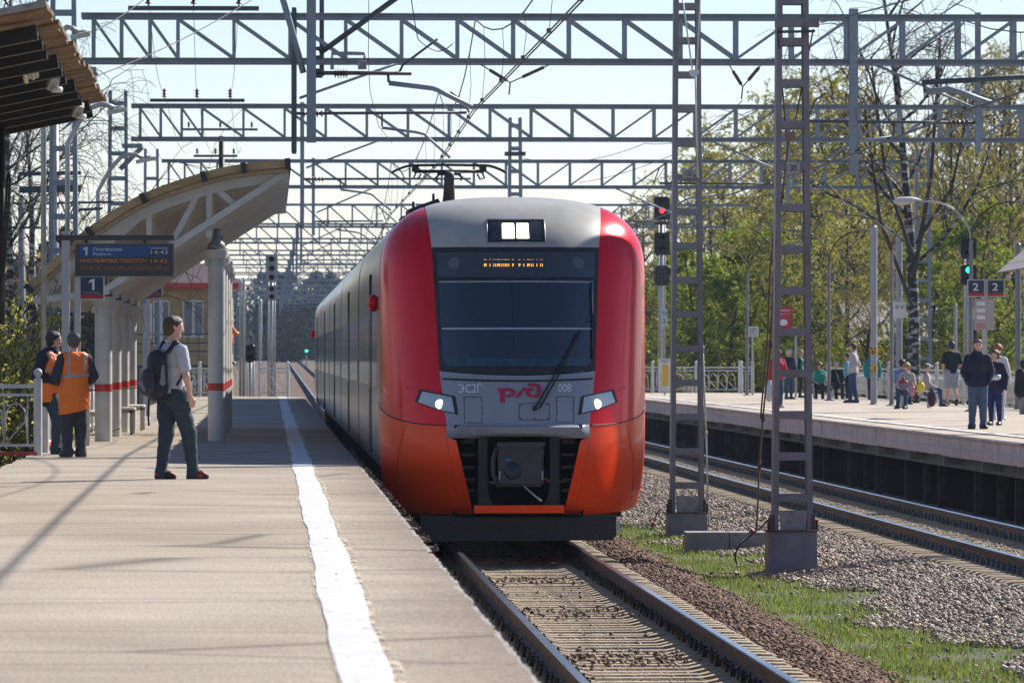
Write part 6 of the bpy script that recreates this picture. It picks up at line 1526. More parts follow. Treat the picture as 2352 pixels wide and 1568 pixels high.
person('worker seen from behind in a bright orange safety vest', (170, 1050), 772, R(-22),
    [('trousers', CHAR, dict(loose=.022)), ('top', CHAR, dict(hem=.50, loose=.02)), ('vest', HIVIS, dict(hem=.365, loose=.040, tilt=.22, wr=.007)), ('band', REFL, dict(z=.655, loose=.047, tilt=.10, straps=True)), ('shoes', SHB)],
    dict(elbL=(-.165, -.02, .65), wriL=(-.09, .10, .60), elbR=(.165, -.01, .65), wriR=(.11, .08, .56)), ('greyb', 'short'), .018, hands=False, girth=1.06, H=1.68, head_turn=R(12))
person('woman in teal sleeves and grey padded vest far down the platform', (424, 906), 803, R(120),
    [('trousers', cloth('grey_leggings', (.10, .10, .11)), dict(slim=1)), ('top', cloth('dark_teal', (.01, .07, .07)), dict(hem=.5)), ('vest', cloth('padded_grey', (.14, .13, .16)), dict(hem=.46, loose=.03)), ('shoes', SHB)], None, ('blond', 'bob'), .032, female=True, H=1.68, hands=False)
q = P(527, 838, 222.0)
person('track worker in orange jacket on the steel walkway by the hut', (527, 838), 735, R(60),
    [('trousers', NAV, {}), ('top', HIVIS, dict(hem=.45, loose=.03)), ('shoes', SHB)], dict(elbR=(.15, .08, .66), wriR=(.1, .2, .66)), ('red', 'cap'), .034, stand=(q.x, 221.4, q.z + .02), H=1.68, hands=False)
# --- far platform
RES = .030
person('woman in a red sweater and jeans standing near the lattice mast', (1786, 937), 800, R(165),
    [('trousers', DEN, {}), ('top', cloth('red_knit', (.38, .015, .025)), dict(hem=.47, loose=.022)), ('shoes', SHW)], dict(elbL=(-.15, .0, .63), wriL=(-.10, .09, .56), elbR=(.15, 0, .63)), ('red', 'bob'), RES, female=True, hands='L', face=True)
person('white-haired woman in navy jacket beside the red sweater', (1812, 918), 801, R(150), [('trousers', DEN, {}), ('top', NAV, dict(hem=.46, loose=.025)), ('shoes', SHB)], None, ('white', 'bob'), RES, female=True, face=True)
person('woman in bright green vest standing behind the seated one', (1838, 914), 803, R(95), [('trousers', BLK, {}), ('top', BLK, {}), ('vest', GRN, dict(hem=.44, loose=.034)), ('shoes', SHB)], None, ('blond', 'bob'), RES, female=True, hands=False)
person('seated woman in bright green vest with hands in her lap', (1882, 917), 829, R(185), [('trousers', BLK, {}), ('top', cloth('pale_green', (.25, .42, .33)), dict(sleeve=.6)), ('vest', GRN, dict(hem=.50, loose=.034)), ('shoes', SHB)], None, ('brown', 'bob'), RES, female=True, sit=True, face='shades')
person('seated person in black holding a cane beside the grey pole', (1920, 917), 828, R(170), [('trousers', BLK, {}), ('top', BLK, dict(loose=.02)), ('shoes', SHB)], None, ('greyb', 'cap'), RES, sit=True, hands=False)
b = B(); q = G(1938, 917, PZ); b.tube([(q.x, q.y - .25, PZ), (q.x - .25, q.y - .4, PZ + .8), (q.x - .3, q.y - .4, PZ + .85)], .012, 6); tag(b.ob('cane', GALV, None, 'all'), 'thin cane held by the seated person in black', 'cane')
person('person in light blue jacket half hidden behind the man in the pale jacket', (1948, 916), 812, R(-60), [('trousers', NAV, {}), ('top', cloth('light_blue', (.12, .38, .50)), dict(loose=.025)), ('shoes', SHB)], None, ('dark', 'short'), .034, hands=False)
person('man in pale jacket and jeans with hands in pockets, facing the train', (1960, 926), 787, R(-75), [('trousers', DEN, dict(loose=.016)), ('top', cloth('pale_beige_jacket', (.47, .42, .40)), dict(hem=.49, loose=.026, collar=True)), ('shoes', SHB)],
    dict(elbR=(.145, -.06, .64), wriR=(.11, .06, .53), elbL=(-.145, -.06, .64), wriL=(-.11, .06, .53), ankR=(.058, .06, .052), toeR=(.07, .16, .022), ankL=(-.058, -.07, .052), toeL=(-.07, .03, .022), kneL=(-.056, -.02, .285), kneR=(.056, .05, .285)), ('brown', 'short'), RES, hands=False)
person('woman in teal jacket seen from behind at the banded pole', (2004, 918), 805, R(10), [('trousers', NAV, {}), ('top', TEAL, dict(hem=.44, loose=.03)), ('shoes', SHB)], None, ('dark', 'short'), RES, female=True, hands=False, girth=1.12)
person('seated woman in beige sweater and sunglasses with bags on her lap', (2083, 940), 829, R(205), [('trousers', DEN, {}), ('top', BEI, dict(loose=.022)), ('shoes', SHB)], None, ('blond', 'bob'), RES, female=True, sit=True, face='shades')
person('seated person in white cap turned away on the same bench', (2128, 934), 832, R(95), [('trousers', DEN, {}), ('top', cloth('sand_jacket', (.36, .33, .30)), dict(loose=.024)), ('shoes', SHB)], None, ('greyb', 'cap'), RES, sit=True, hands=False)
person('person in blue shirt sitting behind the woman in beige', (2072, 930), 815, R(20), [('trousers', NAV, {}), ('top', cloth('blue_shirt', (.12, .20, .38)), {}), ('shoes', SHB)], None, ('dark', 'short'), .034, sit=True, hands=False, H=1.72)
person('man in black T-shirt and grey shorts walking away', (2186, 932), 783, R(-12), [('trousers', cloth('pale_grey_shorts', (.30, .32, .37)), dict(short=.85, loose=.03)), ('top', BLK, dict(sleeve=.75, hem=.50, loose=.024)), ('shoes', SHB)],
    dict(ankR=(.05, -.10, .10), toeR=(.055, -.06, .03), kneR=(.052, .0, .29), ankL=(-.05, .06, .052), toeL=(-.055, .15, .022), kneL=(-.05, .05, .285), elbR=(.16, .03, .64), wriR=(.13, .10, .58), elbL=(-.155, -.05, .64), wriL=(-.15, -.01, .50)), ('dark', 'short'), .026, hands='R')
person('man in navy zip jacket and jeans with hands in his pockets', (2246, 986), 778, R(186), [('trousers', cloth('faded_denim', (.06, .10, .17)), dict(loose=.018)), ('top', cloth('navy_zip_jacket', (.013, .015, .040)), dict(hem=.47, loose=.028, collar=True)), ('shoes', SHB)],
    dict(elbR=(.150, -.03, .64), wriR=(.108, .05, .52), elbL=(-.150, -.03, .64), wriL=(-.11, .05, .52), ankR=(.066, .02, .052), ankL=(-.06, -.01, .052), toeR=(.085, .11, .022), toeL=(-.085, .08, .022)), ('brown', 'short'), .02, hands=False, face=True, girth=1.03, head_turn=R(-8))
person('woman in navy jacket with a silver waist bag behind the navy-jacket man', (2286, 978), 802, R(205), [('trousers', cloth('royal_blue', (.015, .02, .10)), dict(slim=1)), ('top', NAV, dict(hem=.49, loose=.022)), ('shoes', SHB)], dict(elbR=(.15, -.05, .64), wriR=(.12, .03, .56)), ('brown', 'bob'), .022, female=True, face=True)
b = B(); q = G(2286, 978, PZ); b.ball((q.x - .02, q.y - .22, PZ + .95), (.11, .06, .065), 16, 10); tag(b.ob('waist_bag', M('silver_bag', (.5, .5, .53), .25, .5, var=.2), None, 'all'), 'shiny silver waist bag on the woman in navy', 'bag')
person('red-haired woman in white jacket beyond the woman in navy', (2292, 966), 789, R(20), [('trousers', WTOP, {}), ('top', cloth('white_jacket', (.55, .53, .52)), dict(loose=.02)), ('shoes', SHW)], None, ('red', 'bun'), .028, female=True, hands=False)
person('seated person in white with a black rucksack at the grey bollards', (2352, 952), 845, R(60), [('trousers', BLK, {}), ('top', WTOP, {}), ('shoes', SHB)], None, ('dark', 'short'), .03, sit=True, hands=False, H=1.72)
garb = thing('rucksack', 'black rucksack on the seated person in white', 'rucksack', G(2340, 952, PZ)); v, f = solid([(np.array([.02, -.15, .55]), np.array([.02, -.12, .95]), .15, .12, .8, 1)], .03); o = link('main_bag', npmesh('main_bag', v, f, BLK, True)); o.parent = garb
# bags in laps and on the bench
def bag(label, px, py, Yr, sz, mat, name='bag'):
    q = P(px, py, Yr); b = B(); n_, m_ = 14, 10; vs = []
    b.ball(q, sz, n_, m_)
    for i, v in enumerate(b.v):
        d = Vector(v) - q; k = 1 + .14 * math.sin(9 * d.x / sz[0] + 2 * d.z / sz[2]) * math.sin(5 * d.z / sz[2] + i); b.v[i] = tuple(q + d * k)
    b.lathe(q + Vector((0, 0, sz[2] * .85)), [(sz[0] * .35, 0), (sz[0] * .25, .04), (sz[0] * .3, .09)], 10); return tag(b.ob(name, mat, None, 'all'), label, 'bag')
Yb = G(2083, 940, PZ).y
bag('yellow plastic carrier bag on the lap of the woman in beige', 2115, 890, Yb - .35, (.11, .07, .13), M('yellow_plastic', (.75, .58, .02), .35, var=.1), 'carrier_bag')
bag('pink patterned plastic bag beside the yellow one', 2096, 898, Yb - .45, (.08, .06, .13), M('pink_plastic', (.62, .22, .28), .4, var=.3, scale=14), 'carrier_bag')
bag('dark red handbag held on the lap of the woman in beige', 2074, 877, Yb - .42, (.13, .06, .045), M('dark_red_leather', (.22, .02, .03), .4, var=.2), 'handbag')
bag('black handbag resting by the seated pair in green and black', 1902, 893, 188., (.14, .1, .12), BLK, 'handbag')
bag('dark plum rucksack standing on the platform by the bench', 2140, 914, Yb - .3, (.12, .10, .22), cloth('plum', (.04, .02, .035)), 'rucksack')
bag('white plastic bag set down behind the red sweater', 1768, 900, 175., (.16, .14, .28), WHITEP, 'carrier_bag')
# ------------------------------------------------------------------ far platform furniture
def fork_lamp(label, x, fork, Y, white=False):
    X = 16.9; q = P(x, fork, Y); X = q.x; t = thing('platform_lamp', label, 'lamp post', (X, Y, PZ), 'double-armed lamps on the far platform')
    b = B(); b.lathe((X, Y, PZ), [(.16, 0), (.16, .03), (.07, .06), (.055, .3), (.045, q.z - PZ)], 12); b.ob('shaft', STEEL_P, t, 35)
    for s in (-1, 1):
        p3 = q + Vector((s * 1.05, 0, .95)); pts = [q + Vector((s * 1.05 * (1 - math.cos(u)) * .98, 0, .95 * math.sin(u))) for u in np.linspace(0, math.pi / 2, 9)]
        pts.append(pts[-1] + Vector((s * .25, 0, .02)))
        ar = B(); ar.tube(pts, .022, 8); a_ = ar.ob('arm', GALV if (white and s < 0) else RUST, t, 'all')
        e = pts[-1]
        if white and s < 0:
            b = B(); prof_ = [(0, .0), (.1, .07), (.3, .10), (.55, .09), (.66, .05)]
            rows = []
            for u, h_ in prof_:
                rows.append([(e.x + .08 - u, Y + .12 * math.cos(v) * (1.1 - .2 * abs(u - .3)), e.z + h_ * math.sin(v)) for v in np.linspace(0, math.pi, 9)])
            b.grid(rows); b.ob('lamp_hood', M('cream_lamp_hood', (.62, .58, .55), .5, var=.08), a_, 'all')
            b = B(); b.ball((e.x - .40, Y, e.z - .01), (.24, .11, .10), 16, 8); b.ob('lamp_bowl', M('frosted_bowl', (.50, .48, .45), .3, var=.05), a_, 'all')
        else:
            b = B(); b.beam((e.x - s * .15, Y, e.z - .05), (e.x + s * .55, Y, e.z + .10), .15, .05); b.ob('lamp_head', M('dull_brown_lamp', (.22, .18, .15), .5, var=.2), a_, None)
    return t
fork_lamp('double-armed lamp post with one big cream lamp by the sign reading 2', 2230, 552, 150., True)
fork_lamp('double-armed brown lamp post beside the banded grey pole', 2048, 575, 166.)
fork_lamp('double-armed brown lamp post between the seated pair and the pale jacket', 1904, 601, 186.)
fork_lamp('double-armed brown lamp post next to the small white notice', 1716, 627, 210.)
def pole(label, x, top, base, r, mat, bands=None, lean=0, grp=None, name='pole'):
    q = G(x, base, PZ); t = thing(name, label, 'pole', q, grp); zt = P(0, top, q.y).z; b = B(); b.lathe((q.x, q.y, PZ), [(r * 1.5, 0), (r * 1.5, .02), (r, .04), (r, zt - PZ), (r * .5, zt - PZ + .05)], 14); b.ob('shaft', mat, t, 35)
    for (y0, y1, m_) in bands or []:
        za, zb_ = P(0, y1, q.y).z, P(0, y0, q.y).z; b = B(); b.lathe((q.x, q.y, za), [(r + .006, 0), (r + .006, zb_ - za)], 14); b.ob('band', m_, t, 35)
    return t
YEL = M('yellow_band', (.62, .38, .03), .6, col2=(.05, .04, .03), scale=12, lo=.5, hi=.54)
pole('thick grey pole with yellow and black bands on the far platform', 2007, 520, 930, .095, M('pale_grey_pole', (.36, .35, .37), .6, var=.12), [(798, 814, YEL), (838, 856, YEL)])
pole('grey pole standing right behind the banded one', 2065, 545, 918, .10, M('pale_grey_pole_b', (.33, .32, .34), .6, var=.12))
pole('slim grey pole carrying the awning at the picture edge', 2338, 560, 940, .075, STEEL_P)
pole('short post with a hooked white pipe behind the seated women', 2066, 690, 915, .05, WHITEP, grp=None)
pole('thin galvanised lamp standard in front of the birches', 2195, 700, 915, .045, GALV)
t = thing('meter_box', 'white meter box on the grey pole in front of the birch', 'box', P(2066, 730, 180)); a, c = P(2052, 693, 180), P(2080, 730, 180); b = B(); b.bbox((a.x, 179.9, c.z), (c.x, 180.1, a.z)); b.ob('case', WHITEP, t, None)
for x in (2060, 2072):
    b = B(); b.lathe(P(x, 706, 179.89), [(.0, .012), (.05, .01), (.05, -.01), (0, -.012)], 10, 'Y'); b.ob('dial', GALV, t, 'all')
# two-number sign
Ys = 126.; ts = thing('platform_sign', 'twin navy signs reading 2 on one grey post', 'sign', (P(2262, 0, Ys).x, Ys, PZ), 'platform number signs')
X = P(2262, 0, Ys).x; b = B(); b.box((X, Ys + .05, (PZ + P(0, 640, Ys).z) / 2), (.10, .07, P(0, 640, Ys).z - PZ)); b.ob('post', GREYW, ts, None)
for x0, x1 in ((2224, 2260), (2269, 2305)):
    a, c = P(x0, 644, Ys), P(x1, 680, Ys); b = B(); b.bbox((a.x - .02, Ys - .02, c.z - .02), (c.x + .02, Ys + .03, a.z + .02)); fr_ = b.ob('sign_frame', GALV, ts, None); zr = c.z + (a.z - c.z) * .2
    b = B(); b.bbox((a.x, Ys - .026, zr), (c.x, Ys - .021, a.z)); b.ob('sign_face', NAVY, fr_, None); b = B(); b.bbox((a.x, Ys - .026, c.z), (c.x, Ys - .021, zr - .002)); b.ob('red_stripe', MATS['crimson_stripe'], fr_, None)
    tx('sign_number', '2', x0 + 10.5, 667, 17.5, SIGNW, fr_, Ys - .03, 13, bold=.002)
a, c = P(2238, 686, Ys), P(2284, 758, Ys); b = B(); b.bbox((a.x, Ys, c.z), (c.x, Ys + .05, a.z)); nb_ = b.ob('notice_board', M('pinkish_grey_notice', (.40, .34, .33), .6, var=.15), ts, None)
b = B(); b.bbox((a.x + .04, Ys - .006, c.z + .03), (c.x - .18, Ys - .001, c.z + .14)); b.ob('red_footer', M('pale_red_print', (.45, .2, .18), .6, var=.1), nb_, None)
for k in range(3): b = B(); b.bbox((a.x + .05, Ys - .006, a.z - .14 - k * .14), (a.x + .22, Ys - .001, a.z - .06 - k * .14)); b.ob('print_block', WHITEP, nb_, None)
# awning
aw = thing('awning', 'small slanting grey awning at the edge of the far platform', 'awning', (P(2338, 0, 135).x, 135, PZ)); b = B()
p = [P(2290, 628, 134), P(2420, 606, 134), P(2420, 520, 137), P(2345, 582, 137)]; b.add([q for q in p] + [q + Vector((0, 0, .03)) for q in p], [(0, 1, 2, 3), (4, 5, 6, 7), (0, 1, 5, 4), (1, 2, 6, 5), (2, 3, 7, 6), (3, 0, 4, 7)]); b.ob('roof_sheet', M('mauve_sheet', (.30, .25, .24), .6, var=.1), aw, None)
b = B(); b.beam(P(2315, 606, 133.9), P(2420, 588, 133.9), .04, .03); b.ob('bright_trim', WHITEP, aw, None); b = B(); b.beam(P(2335, 620, 134), P(2365, 570, 136), .03, .05); b.ob('rafter', STEEL_D, aw, None)
b = B(); b.box((P(2400, 0, 135.5).x, 135.5, (PZ + P(0, 606, 135.5).z) / 2), (.1, .1, P(0, 606, 135.5).z - PZ)); b.ob('post', STEEL_P, aw, None)
# signals
Yr = 227.; Xr = P(1520, 0, Yr).x; LR = M('lit_red', (1., .015, .02), .3, var=0, emit=5)
signal('tall railway signal showing red, with two dark heads and a dotted panel below', Xr, Yr, -.2, [(zq(515, Yr), zq(450, Yr), .58, 3, SIGB, ''), (zq(585, Yr), zq(533, Yr), .58, 2, SIGB, ''), (zq(655, Yr), zq(609, Yr), .56, 1, SIGB, 'dots')], plate_txt=('Ч2', zq(728, Yr)), lit=((zq(515, Yr), 1), LR), mast_r=.07)
Yq = 190.; LGn = M('lit_green_b', (.02, .8, .25), .3, var=0, emit=2.5)
signal('railway signal showing green, behind the big cream lamp', P(2224, 0, Yq).x, Yq, PZ, [(zq(593, Yq), zq(545, Yq), .5, 2, SIGB, ''), (zq(654, Yq), zq(607, Yq), .5, 2, SIGB, '')], lit=((zq(654, Yq), 1), LGn))
# notices
def notice(label, x0, y0, x1, y1, Y, mat, post_x, lines, col, zb=PZ):
    a, c = P(x0, y0, Y), P(x1, y1, Y); t = thing('notice', label, 'sign', (P(post_x, 0, Y).x, Y, zb)); b = B(); b.bbox((a.x, Y - .02, c.z), (c.x, Y + .02, a.z)); pn = b.ob('panel', mat, t, None)
    b = B(); b.box((P(post_x, 0, Y).x, Y + .05, (zb + c.z) / 2 + .1), (.07, .05, c.z - zb + .2)); b.ob('post', GALV, t, None)
    for (s, x, yb, h_, w_) in lines: tx('lettering', s, x, yb, h_, col, pn, Y - .025, w_)
    return t, pn
notice('small white notice lettered for the first carriage stop', 1712, 750, 1742, 773, 212., WHITEP, 1729, [('ОСТАНОВКА', 1714, 758, 4.5, 26), ('ПЕРВОГО', 1718, 764.5, 4.5, 22), ('ВАГОНА', 1720, 771, 4.5, 20)], BLACK)
t, pn = notice('red warning notice with a white pictogram behind the near mast', 1784, 704, 1819, 763, 200., M('notice_red', (.42, .02, .03), .5, var=.1), 1828, [('ВНИМАНИЕ', 1788, 715, 4.5, 28), ('не ходите по путям', 1789, 722, 3, 25), ('опасно для жизни', 1789, 757, 3, 25)], WHITE)
b = B(); q = P(1800, 740, 199.96); b.ball(q, (.13, .01, .10), 12, 8); b.beam(q + Vector((-.2, 0, -.05)), q + Vector((.1, 0, -.05)), .02, .08); b.ob('pictogram', WHITE, pn, 'all')
notice('white and yellow post sign beside the red train', 1512, 823, 1542, 900, 214., WHITEP, 1527, [('ПОСТ', 1517, 832, 6.5, 21)], BLACK)
a, c = P(1521, 838, 213.97), P(1535, 886, 213.97); b = B(); b.bbox((a.x, 213.95, c.z), (c.x, 213.97, a.z)); tag(b.ob('yellow_plaque', M('yellow_plaque', (.70, .42, .03), .5, var=.15, scale=20), None, None), 'yellow vertical plaque on the white post sign', 'plaque')
# railings and planters at the far end
fence('cream railing across the end of the far platform', (12.4, 224.5, PZ), (17.2, 224.5, PZ), 3)
fence('cream railing with ball tops behind the lamp post and white notice', (P(1703, 0, 222).x, 222, PZ), (P(1728, 0, 222).x, 222, PZ), 1)
fence('cream railing along the back of the far platform', (X2B - .1, 130, PZ), (X2B - .1, 214, PZ), 12)
for k, x in enumerate((1572, 1581, 1589)):
    q = G(x, 903, PZ); b = B(); b.lathe(q, [(.06, 0), (.05, .25), (.09, .3), (.10, .38), (.05, .45)], 10); tag(b.ob('stone_finial', M('cream_stone', (.55, .50, .38), .8, var=.15), None, 'all'), 'one of three small cream stone finials in a row', 'finial', 'cream finials')
# benches
def pbench(label, px, py, L, h=.45, w=.5):
    q = G(px, py, PZ); return bench(label, (q.x, q.y + .3, PZ), L, 'far platform benches', w, 'X', h)
pbench('grey bench under the seated women with the yellow bag', 2105, 938, 1.1)
pbench('bench under the seated woman in green', 1893, 915, 1.0)
q = G(2345, 952, PZ)
for k in range(3): b = B(); b.box((q.x + .1 + k * .28, q.y, PZ + .24), (.24, .3, .48), taper=(.9, .9)); tag(b.ob('concrete_bollard', CONC, None, None), 'grey concrete block under the awning', 'block', 'concrete blocks under the awning')
# house with grey roof and brick house behind the birches
hs = thing('house', 'low house with a large pale grey sloping roof behind the birches', 'house', (22, 252, 0)); Yh = 250.
a, c = P(1945, 710, Yh), P(2190, 790, Yh)
b = B(); b.add([(a.x, Yh - 2, c.z), (c.x, Yh - 2, c.z), (c.x, Yh + 4, a.z + .3), (a.x, Yh + 4, a.z + .3), (a.x, Yh - 2, c.z + .12), (c.x, Yh - 2, c.z + .12), (c.x, Yh + 4, a.z + .42), (a.x, Yh + 4, a.z + .42)], [(0, 1, 2, 3), (4, 5, 6, 7), (0, 1, 5, 4), (1, 2, 6, 5), (2, 3, 7, 6), (3, 0, 4, 7)]); b.ob('roof', M('pale_slate', (.27, .235, .215), .8, var=.12, scale=1), hs, None)
b = B(); b.bbox((a.x + .4, Yh - 1.4, -.2), (c.x - .4, Yh + 4, c.z + .05)); b.ob('wall', M('dark_planks', (.055, .045, .04), .8, var=.3, scale=3), hs, None)
hb = thing('house', 'reddish brick house glimpsed at the edge behind bare branches', 'house', (34, 262, 0)); Yh2 = 262.
a, c = P(2250, 690, Yh2), P(2440, 850, Yh2); b = B(); b.bbox((a.x, Yh2, -.2), (c.x, Yh2 + 6, a.z)); b.ob('wall', M('dusty_brick', (.30, .15, .10), .9, var=.25, scale=8), hb, None)
b = B(); b.prism([(a.x - .4, a.z), (c.x + .4, a.z), ((a.x + c.x) / 2, a.z + 1.2)], Yh2 - .4, Yh2 + 6.4); b.ob('roof', M('brown_roof', (.16, .10, .08), .8, var=.2), hb, None)
for x in (2275, 2320):
    p0, p1 = P(x, 730, Yh2), P(x + 22, 775, Yh2); b = B(); b.bbox((p0.x, Yh2 - .06, p1.z), (p1.x, Yh2 + .02, p0.z)); w_ = b.ob('window', WHITEP, hb, None); b = B(); b.bbox((p0.x + .06, Yh2 - .07, p1.z + .06), (p1.x - .06, Yh2 - .06, p0.z - .06)); b.ob('pane', GLASS_D, w_, None)
# ------------------------------------------------------------------ trees
def rv(rg): v = Vector((rg.gauss(0, 1), rg.gauss(0, 1), rg.gauss(0, 1))); return v.normalized()
class Tree:
    def __init__(s, seed): s.rg = random.Random(seed); s.tv = []; s.tf = []; s.lp = []; s.fv = []; s.ff = []
    def seg(s, a, b, ra, rb, n=5, fine=False):
        V_, F_ = (s.fv, s.ff) if fine else (s.tv, s.tf)
        d = (b - a); 
        if d.length < 1e-5: return
        d.normalize(); u = Vector((0, 0, 1)) if abs(d.z) < .9 else Vector((1, 0, 0)); x = u.cross(d).normalized(); y = d.cross(x); o = len(V_)
        for p, r in ((a, ra), (b, rb)):
            for j in range(n): t = 2 * math.pi * j / n; V_.append(p + (x * math.cos(t) + y * math.sin(t)) * r)
        for j in range(n): F_.append((o + j, o + (j + 1) % n, o + n + (j + 1) % n, o + n + j))
    def branch(s, p, d, L, r, depth, droop, leafy, twist=.25, nseg=5, kids=(5, 8), rmin=.005):
        rg = s.rg; pts = [p.copy()]; st = L / nseg
        for i in range(nseg):
            d = (d + rv(rg) * twist + Vector((0, 0, -droop * (i / nseg) if depth <= 1 else .06))).normalized(); q = p + d * st
            r0 = r * (1 - .75 * i / nseg); r1 = r * (1 - .75 * (i + 1) / nseg); s.seg(p, q, max(r0, rmin), max(r1, rmin * .8), 5 if depth > 1 else 3, fine=(depth <= 1)); p = q; pts.append(p.copy())
            if depth <= 0:
                for _ in range(leafy): s.lp.append(p - d * st * rg.random() + rv(rg) * .05)
        if depth > 0:
            for k in range(rg.randint(*kids)):
                f = rg.uniform(.25, 1.); i = min(int(f * nseg), nseg - 1); b = pts[i].lerp(pts[i + 1], f * nseg - i); dd = (d * .55 + rv(rg) * .75 + Vector((0, 0, .18))).normalized()
                s.branch(b, dd, L * rg.uniform(.42, .62), max(r * .42, rmin), depth - 1, droop, leafy, twist, max(3, nseg - 1), kids, rmin)
    def meshes(s, name, bark, leaf, lsz, lmat_twig=None):
        out = []
        me = bpy.data.meshes.new(name + '_trunk'); me.from_pydata([tuple(v) for v in s.tv], [], s.tf); me.materials.append(bark); me.polygons.foreach_set('use_smooth', [True] * len(me.polygons)); out.append(me)
        if s.fv:
            me = bpy.data.meshes.new(name + '_twigs'); me.from_pydata([tuple(v) for v in s.fv], [], s.ff); me.materials.append(lmat_twig or bark); out.append(me)
        else: out.append(None)
        if s.lp:
            rg = np.random.default_rng(len(s.lp)); P_ = np.array([tuple(p) for p in s.lp]); n_ = len(P_); a = rg.normal(size=(n_, 3)); a /= np.linalg.norm(a, axis=1)[:, None]; b_ = rg.normal(size=(n_, 3)); b_ -= a * (a * b_).sum(1)[:, None]; b_ /= np.linalg.norm(b_, axis=1)[:, None]
            sz = rg.uniform(.6, 1.3, (n_, 1)) * lsz; v = np.stack([P_ - a * sz * .5, P_ + b_ * sz * .32, P_ + a * sz * .6, P_ - b_ * sz * .32], 1).reshape(-1, 3)
            out.append(npmesh(name + '_crown', v, np.arange(n_ * 4).reshape(-1, 4), leaf))
        else: out.append(None)
        return out
def birch_bark():
    m = bpy.data.materials.new('birch_bark'); m.use_nodes = True; n = m.node_tree.nodes; l = m.node_tree.links; b = n['Principled BSDF']; b.inputs['Roughness'].default_value = .8
    tc = n.new('ShaderNodeTexCoord'); mp = n.new('ShaderNodeMapping'); mp.inputs['Scale'].default_value = (2, 2, 5); no = n.new('ShaderNodeTexNoise'); no.inputs['Scale'].default_value = 1.6; no.inputs['Detail'].default_value = 6
    l.new(tc.outputs['Object'], mp.inputs[0]); l.new(mp.outputs[0], no.inputs['Vector']); r = n.new('ShaderNodeValToRGB'); e = r.color_ramp.elements; e[0].position = .50; e[0].color = (.025, .022, .02, 1); e[1].position = .60; e[1].color = (.40, .375, .34, 1)
    l.new(no.outputs['Fac'], r.inputs[0]); l.new(r.outputs[0], b.inputs['Base Color']); return m
BIRCH = birch_bark(); BARK = M('dark_bark', (.055, .045, .038), .9, var=.4, scale=4, stretch=(3, 3, .6)); TWIG = M('brown_twig', (.085, .06, .045), .8, var=.3)
L_YG = leafmat('yellow_green_leaf', (.25, .235, .04), (.56, .52, .12), .5); L_OL = leafmat('olive_bud', (.25, .195, .06), (.46, .39, .14), .45); L_GR = leafmat('fresh_green_leaf', (.15, .21, .025), (.40, .44, .07), .5); L_CON = leafmat('fir_needle', (.012, .028, .014), (.04, .065, .03), .1)
def make_tree(seed, H, lean=.05, leafy=5, droop=.35, spread=.32, nb=26, depth=2, lsz=.10, leaf=None, r=.16, bark=BIRCH, crown0=.28, kids=(4, 6), fork=False, rmin=.006):
    t = Tree(seed); rg = t.rg; p = Vector((0, 0, -.2)); d = Vector((rg.uniform(-lean, lean), rg.uniform(-lean, lean), 1)).normalized(); n_ = 12; pts = [p.copy()]
    for i in range(n_):
        d = (d + rv(rg) * .05 + Vector((0, 0, .05))).normalized(); q = p + d * H / n_; t.seg(p, q, r * (1 - i / n_) + .02, r * (1 - (i + 1) / n_) + .02, 8); p = q; pts.append(p.copy())
    for k in range(nb):
        f = crown0 + (1 - crown0) * (k + rg.random()) / nb; i = min(int(f * n_), n_ - 1); b = pts[i].lerp(pts[i + 1], f * n_ - i); a = rg.uniform(0, 2 * math.pi); up = .35 + .7 * f
        dd = Vector((math.cos(a), math.sin(a), up)).normalized(); L = H * spread * (1.15 - .75 * f) * rg.uniform(.7, 1.2)
        t.branch(b, dd, L, r * .36 * (1.15 - f * .7), depth, droop, leafy, .22, 5, kids, rmin)
    return t.meshes('tree', bark, leaf, lsz, TWIG)
VAR = {
 'birch_a': make_tree(11, 12, leafy=8, droop=.7, nb=22, leaf=L_YG, lsz=.085), 'birch_b': make_tree(12, 13, leafy=7, droop=.8, nb=24, leaf=L_OL, lsz=.08, spread=.28), 'birch_c': make_tree(13, 10, leafy=9, droop=.6, nb=20, leaf=L_YG, lsz=.08, spread=.36),
 'bare': make_tree(14, 12, leafy=0, droop=.9, nb=22, depth=2, kids=(5, 7), spread=.42, r=.15, rmin=.007), 'green': make_tree(15, 7, leafy=11, droop=.2, nb=22, leaf=L_GR, lsz=.09, spread=.42, crown0=.12, bark=BARK, r=.1), 'brown': make_tree(16, 11, leafy=4, droop=.5, nb=24, leaf=L_OL, lsz=.07, bark=BARK, spread=.32)}
def conifer(seed, H=9):
    t = Tree(seed); rg = t.rg; t.seg(Vector((0, 0, -.2)), Vector((0, 0, H)), .16, .02, 7); z = .8
    while z < H - .1:
        R_ = (H - z) * .26 + .12
        for k in range(9):
            a = rg.uniform(0, 6.3); d = Vector((math.cos(a), math.sin(a), -.18)); 
            for u in np.linspace(.15, 1, 7):
                q = Vector((0, 0, z)) + d * R_ * u * rg.uniform(.85, 1.1)
                for _ in range(5): t.lp.append(q + rv(rg) * .14)
            t.seg(Vector((0, 0, z)), Vector((0, 0, z)) + d * R_, .02, .006, 3, True)
        z += .28
    return t.meshes('conifer', BARK, L_CON, .2, BARK)
VAR['fir'] = conifer(31)
def shrub(seed, H=2.4, leaf=None, leafy=6):
    t = Tree(seed); rg = t.rg
    for k in range(16):
        a = rg.uniform(0, 6.3); q = Vector((math.cos(a), math.sin(a), 0)) * rg.uniform(0, .5); t.branch(q + Vector((0, 0, -.1)), Vector((math.cos(a) * .35, math.sin(a) * .35, 1)).normalized(), H * rg.uniform(.6, 1.), .022, 1, -.2, leafy, .16, 5, (7, 10), .005)
    return t.meshes('shrub', BARK, leaf, .075, TWIG)
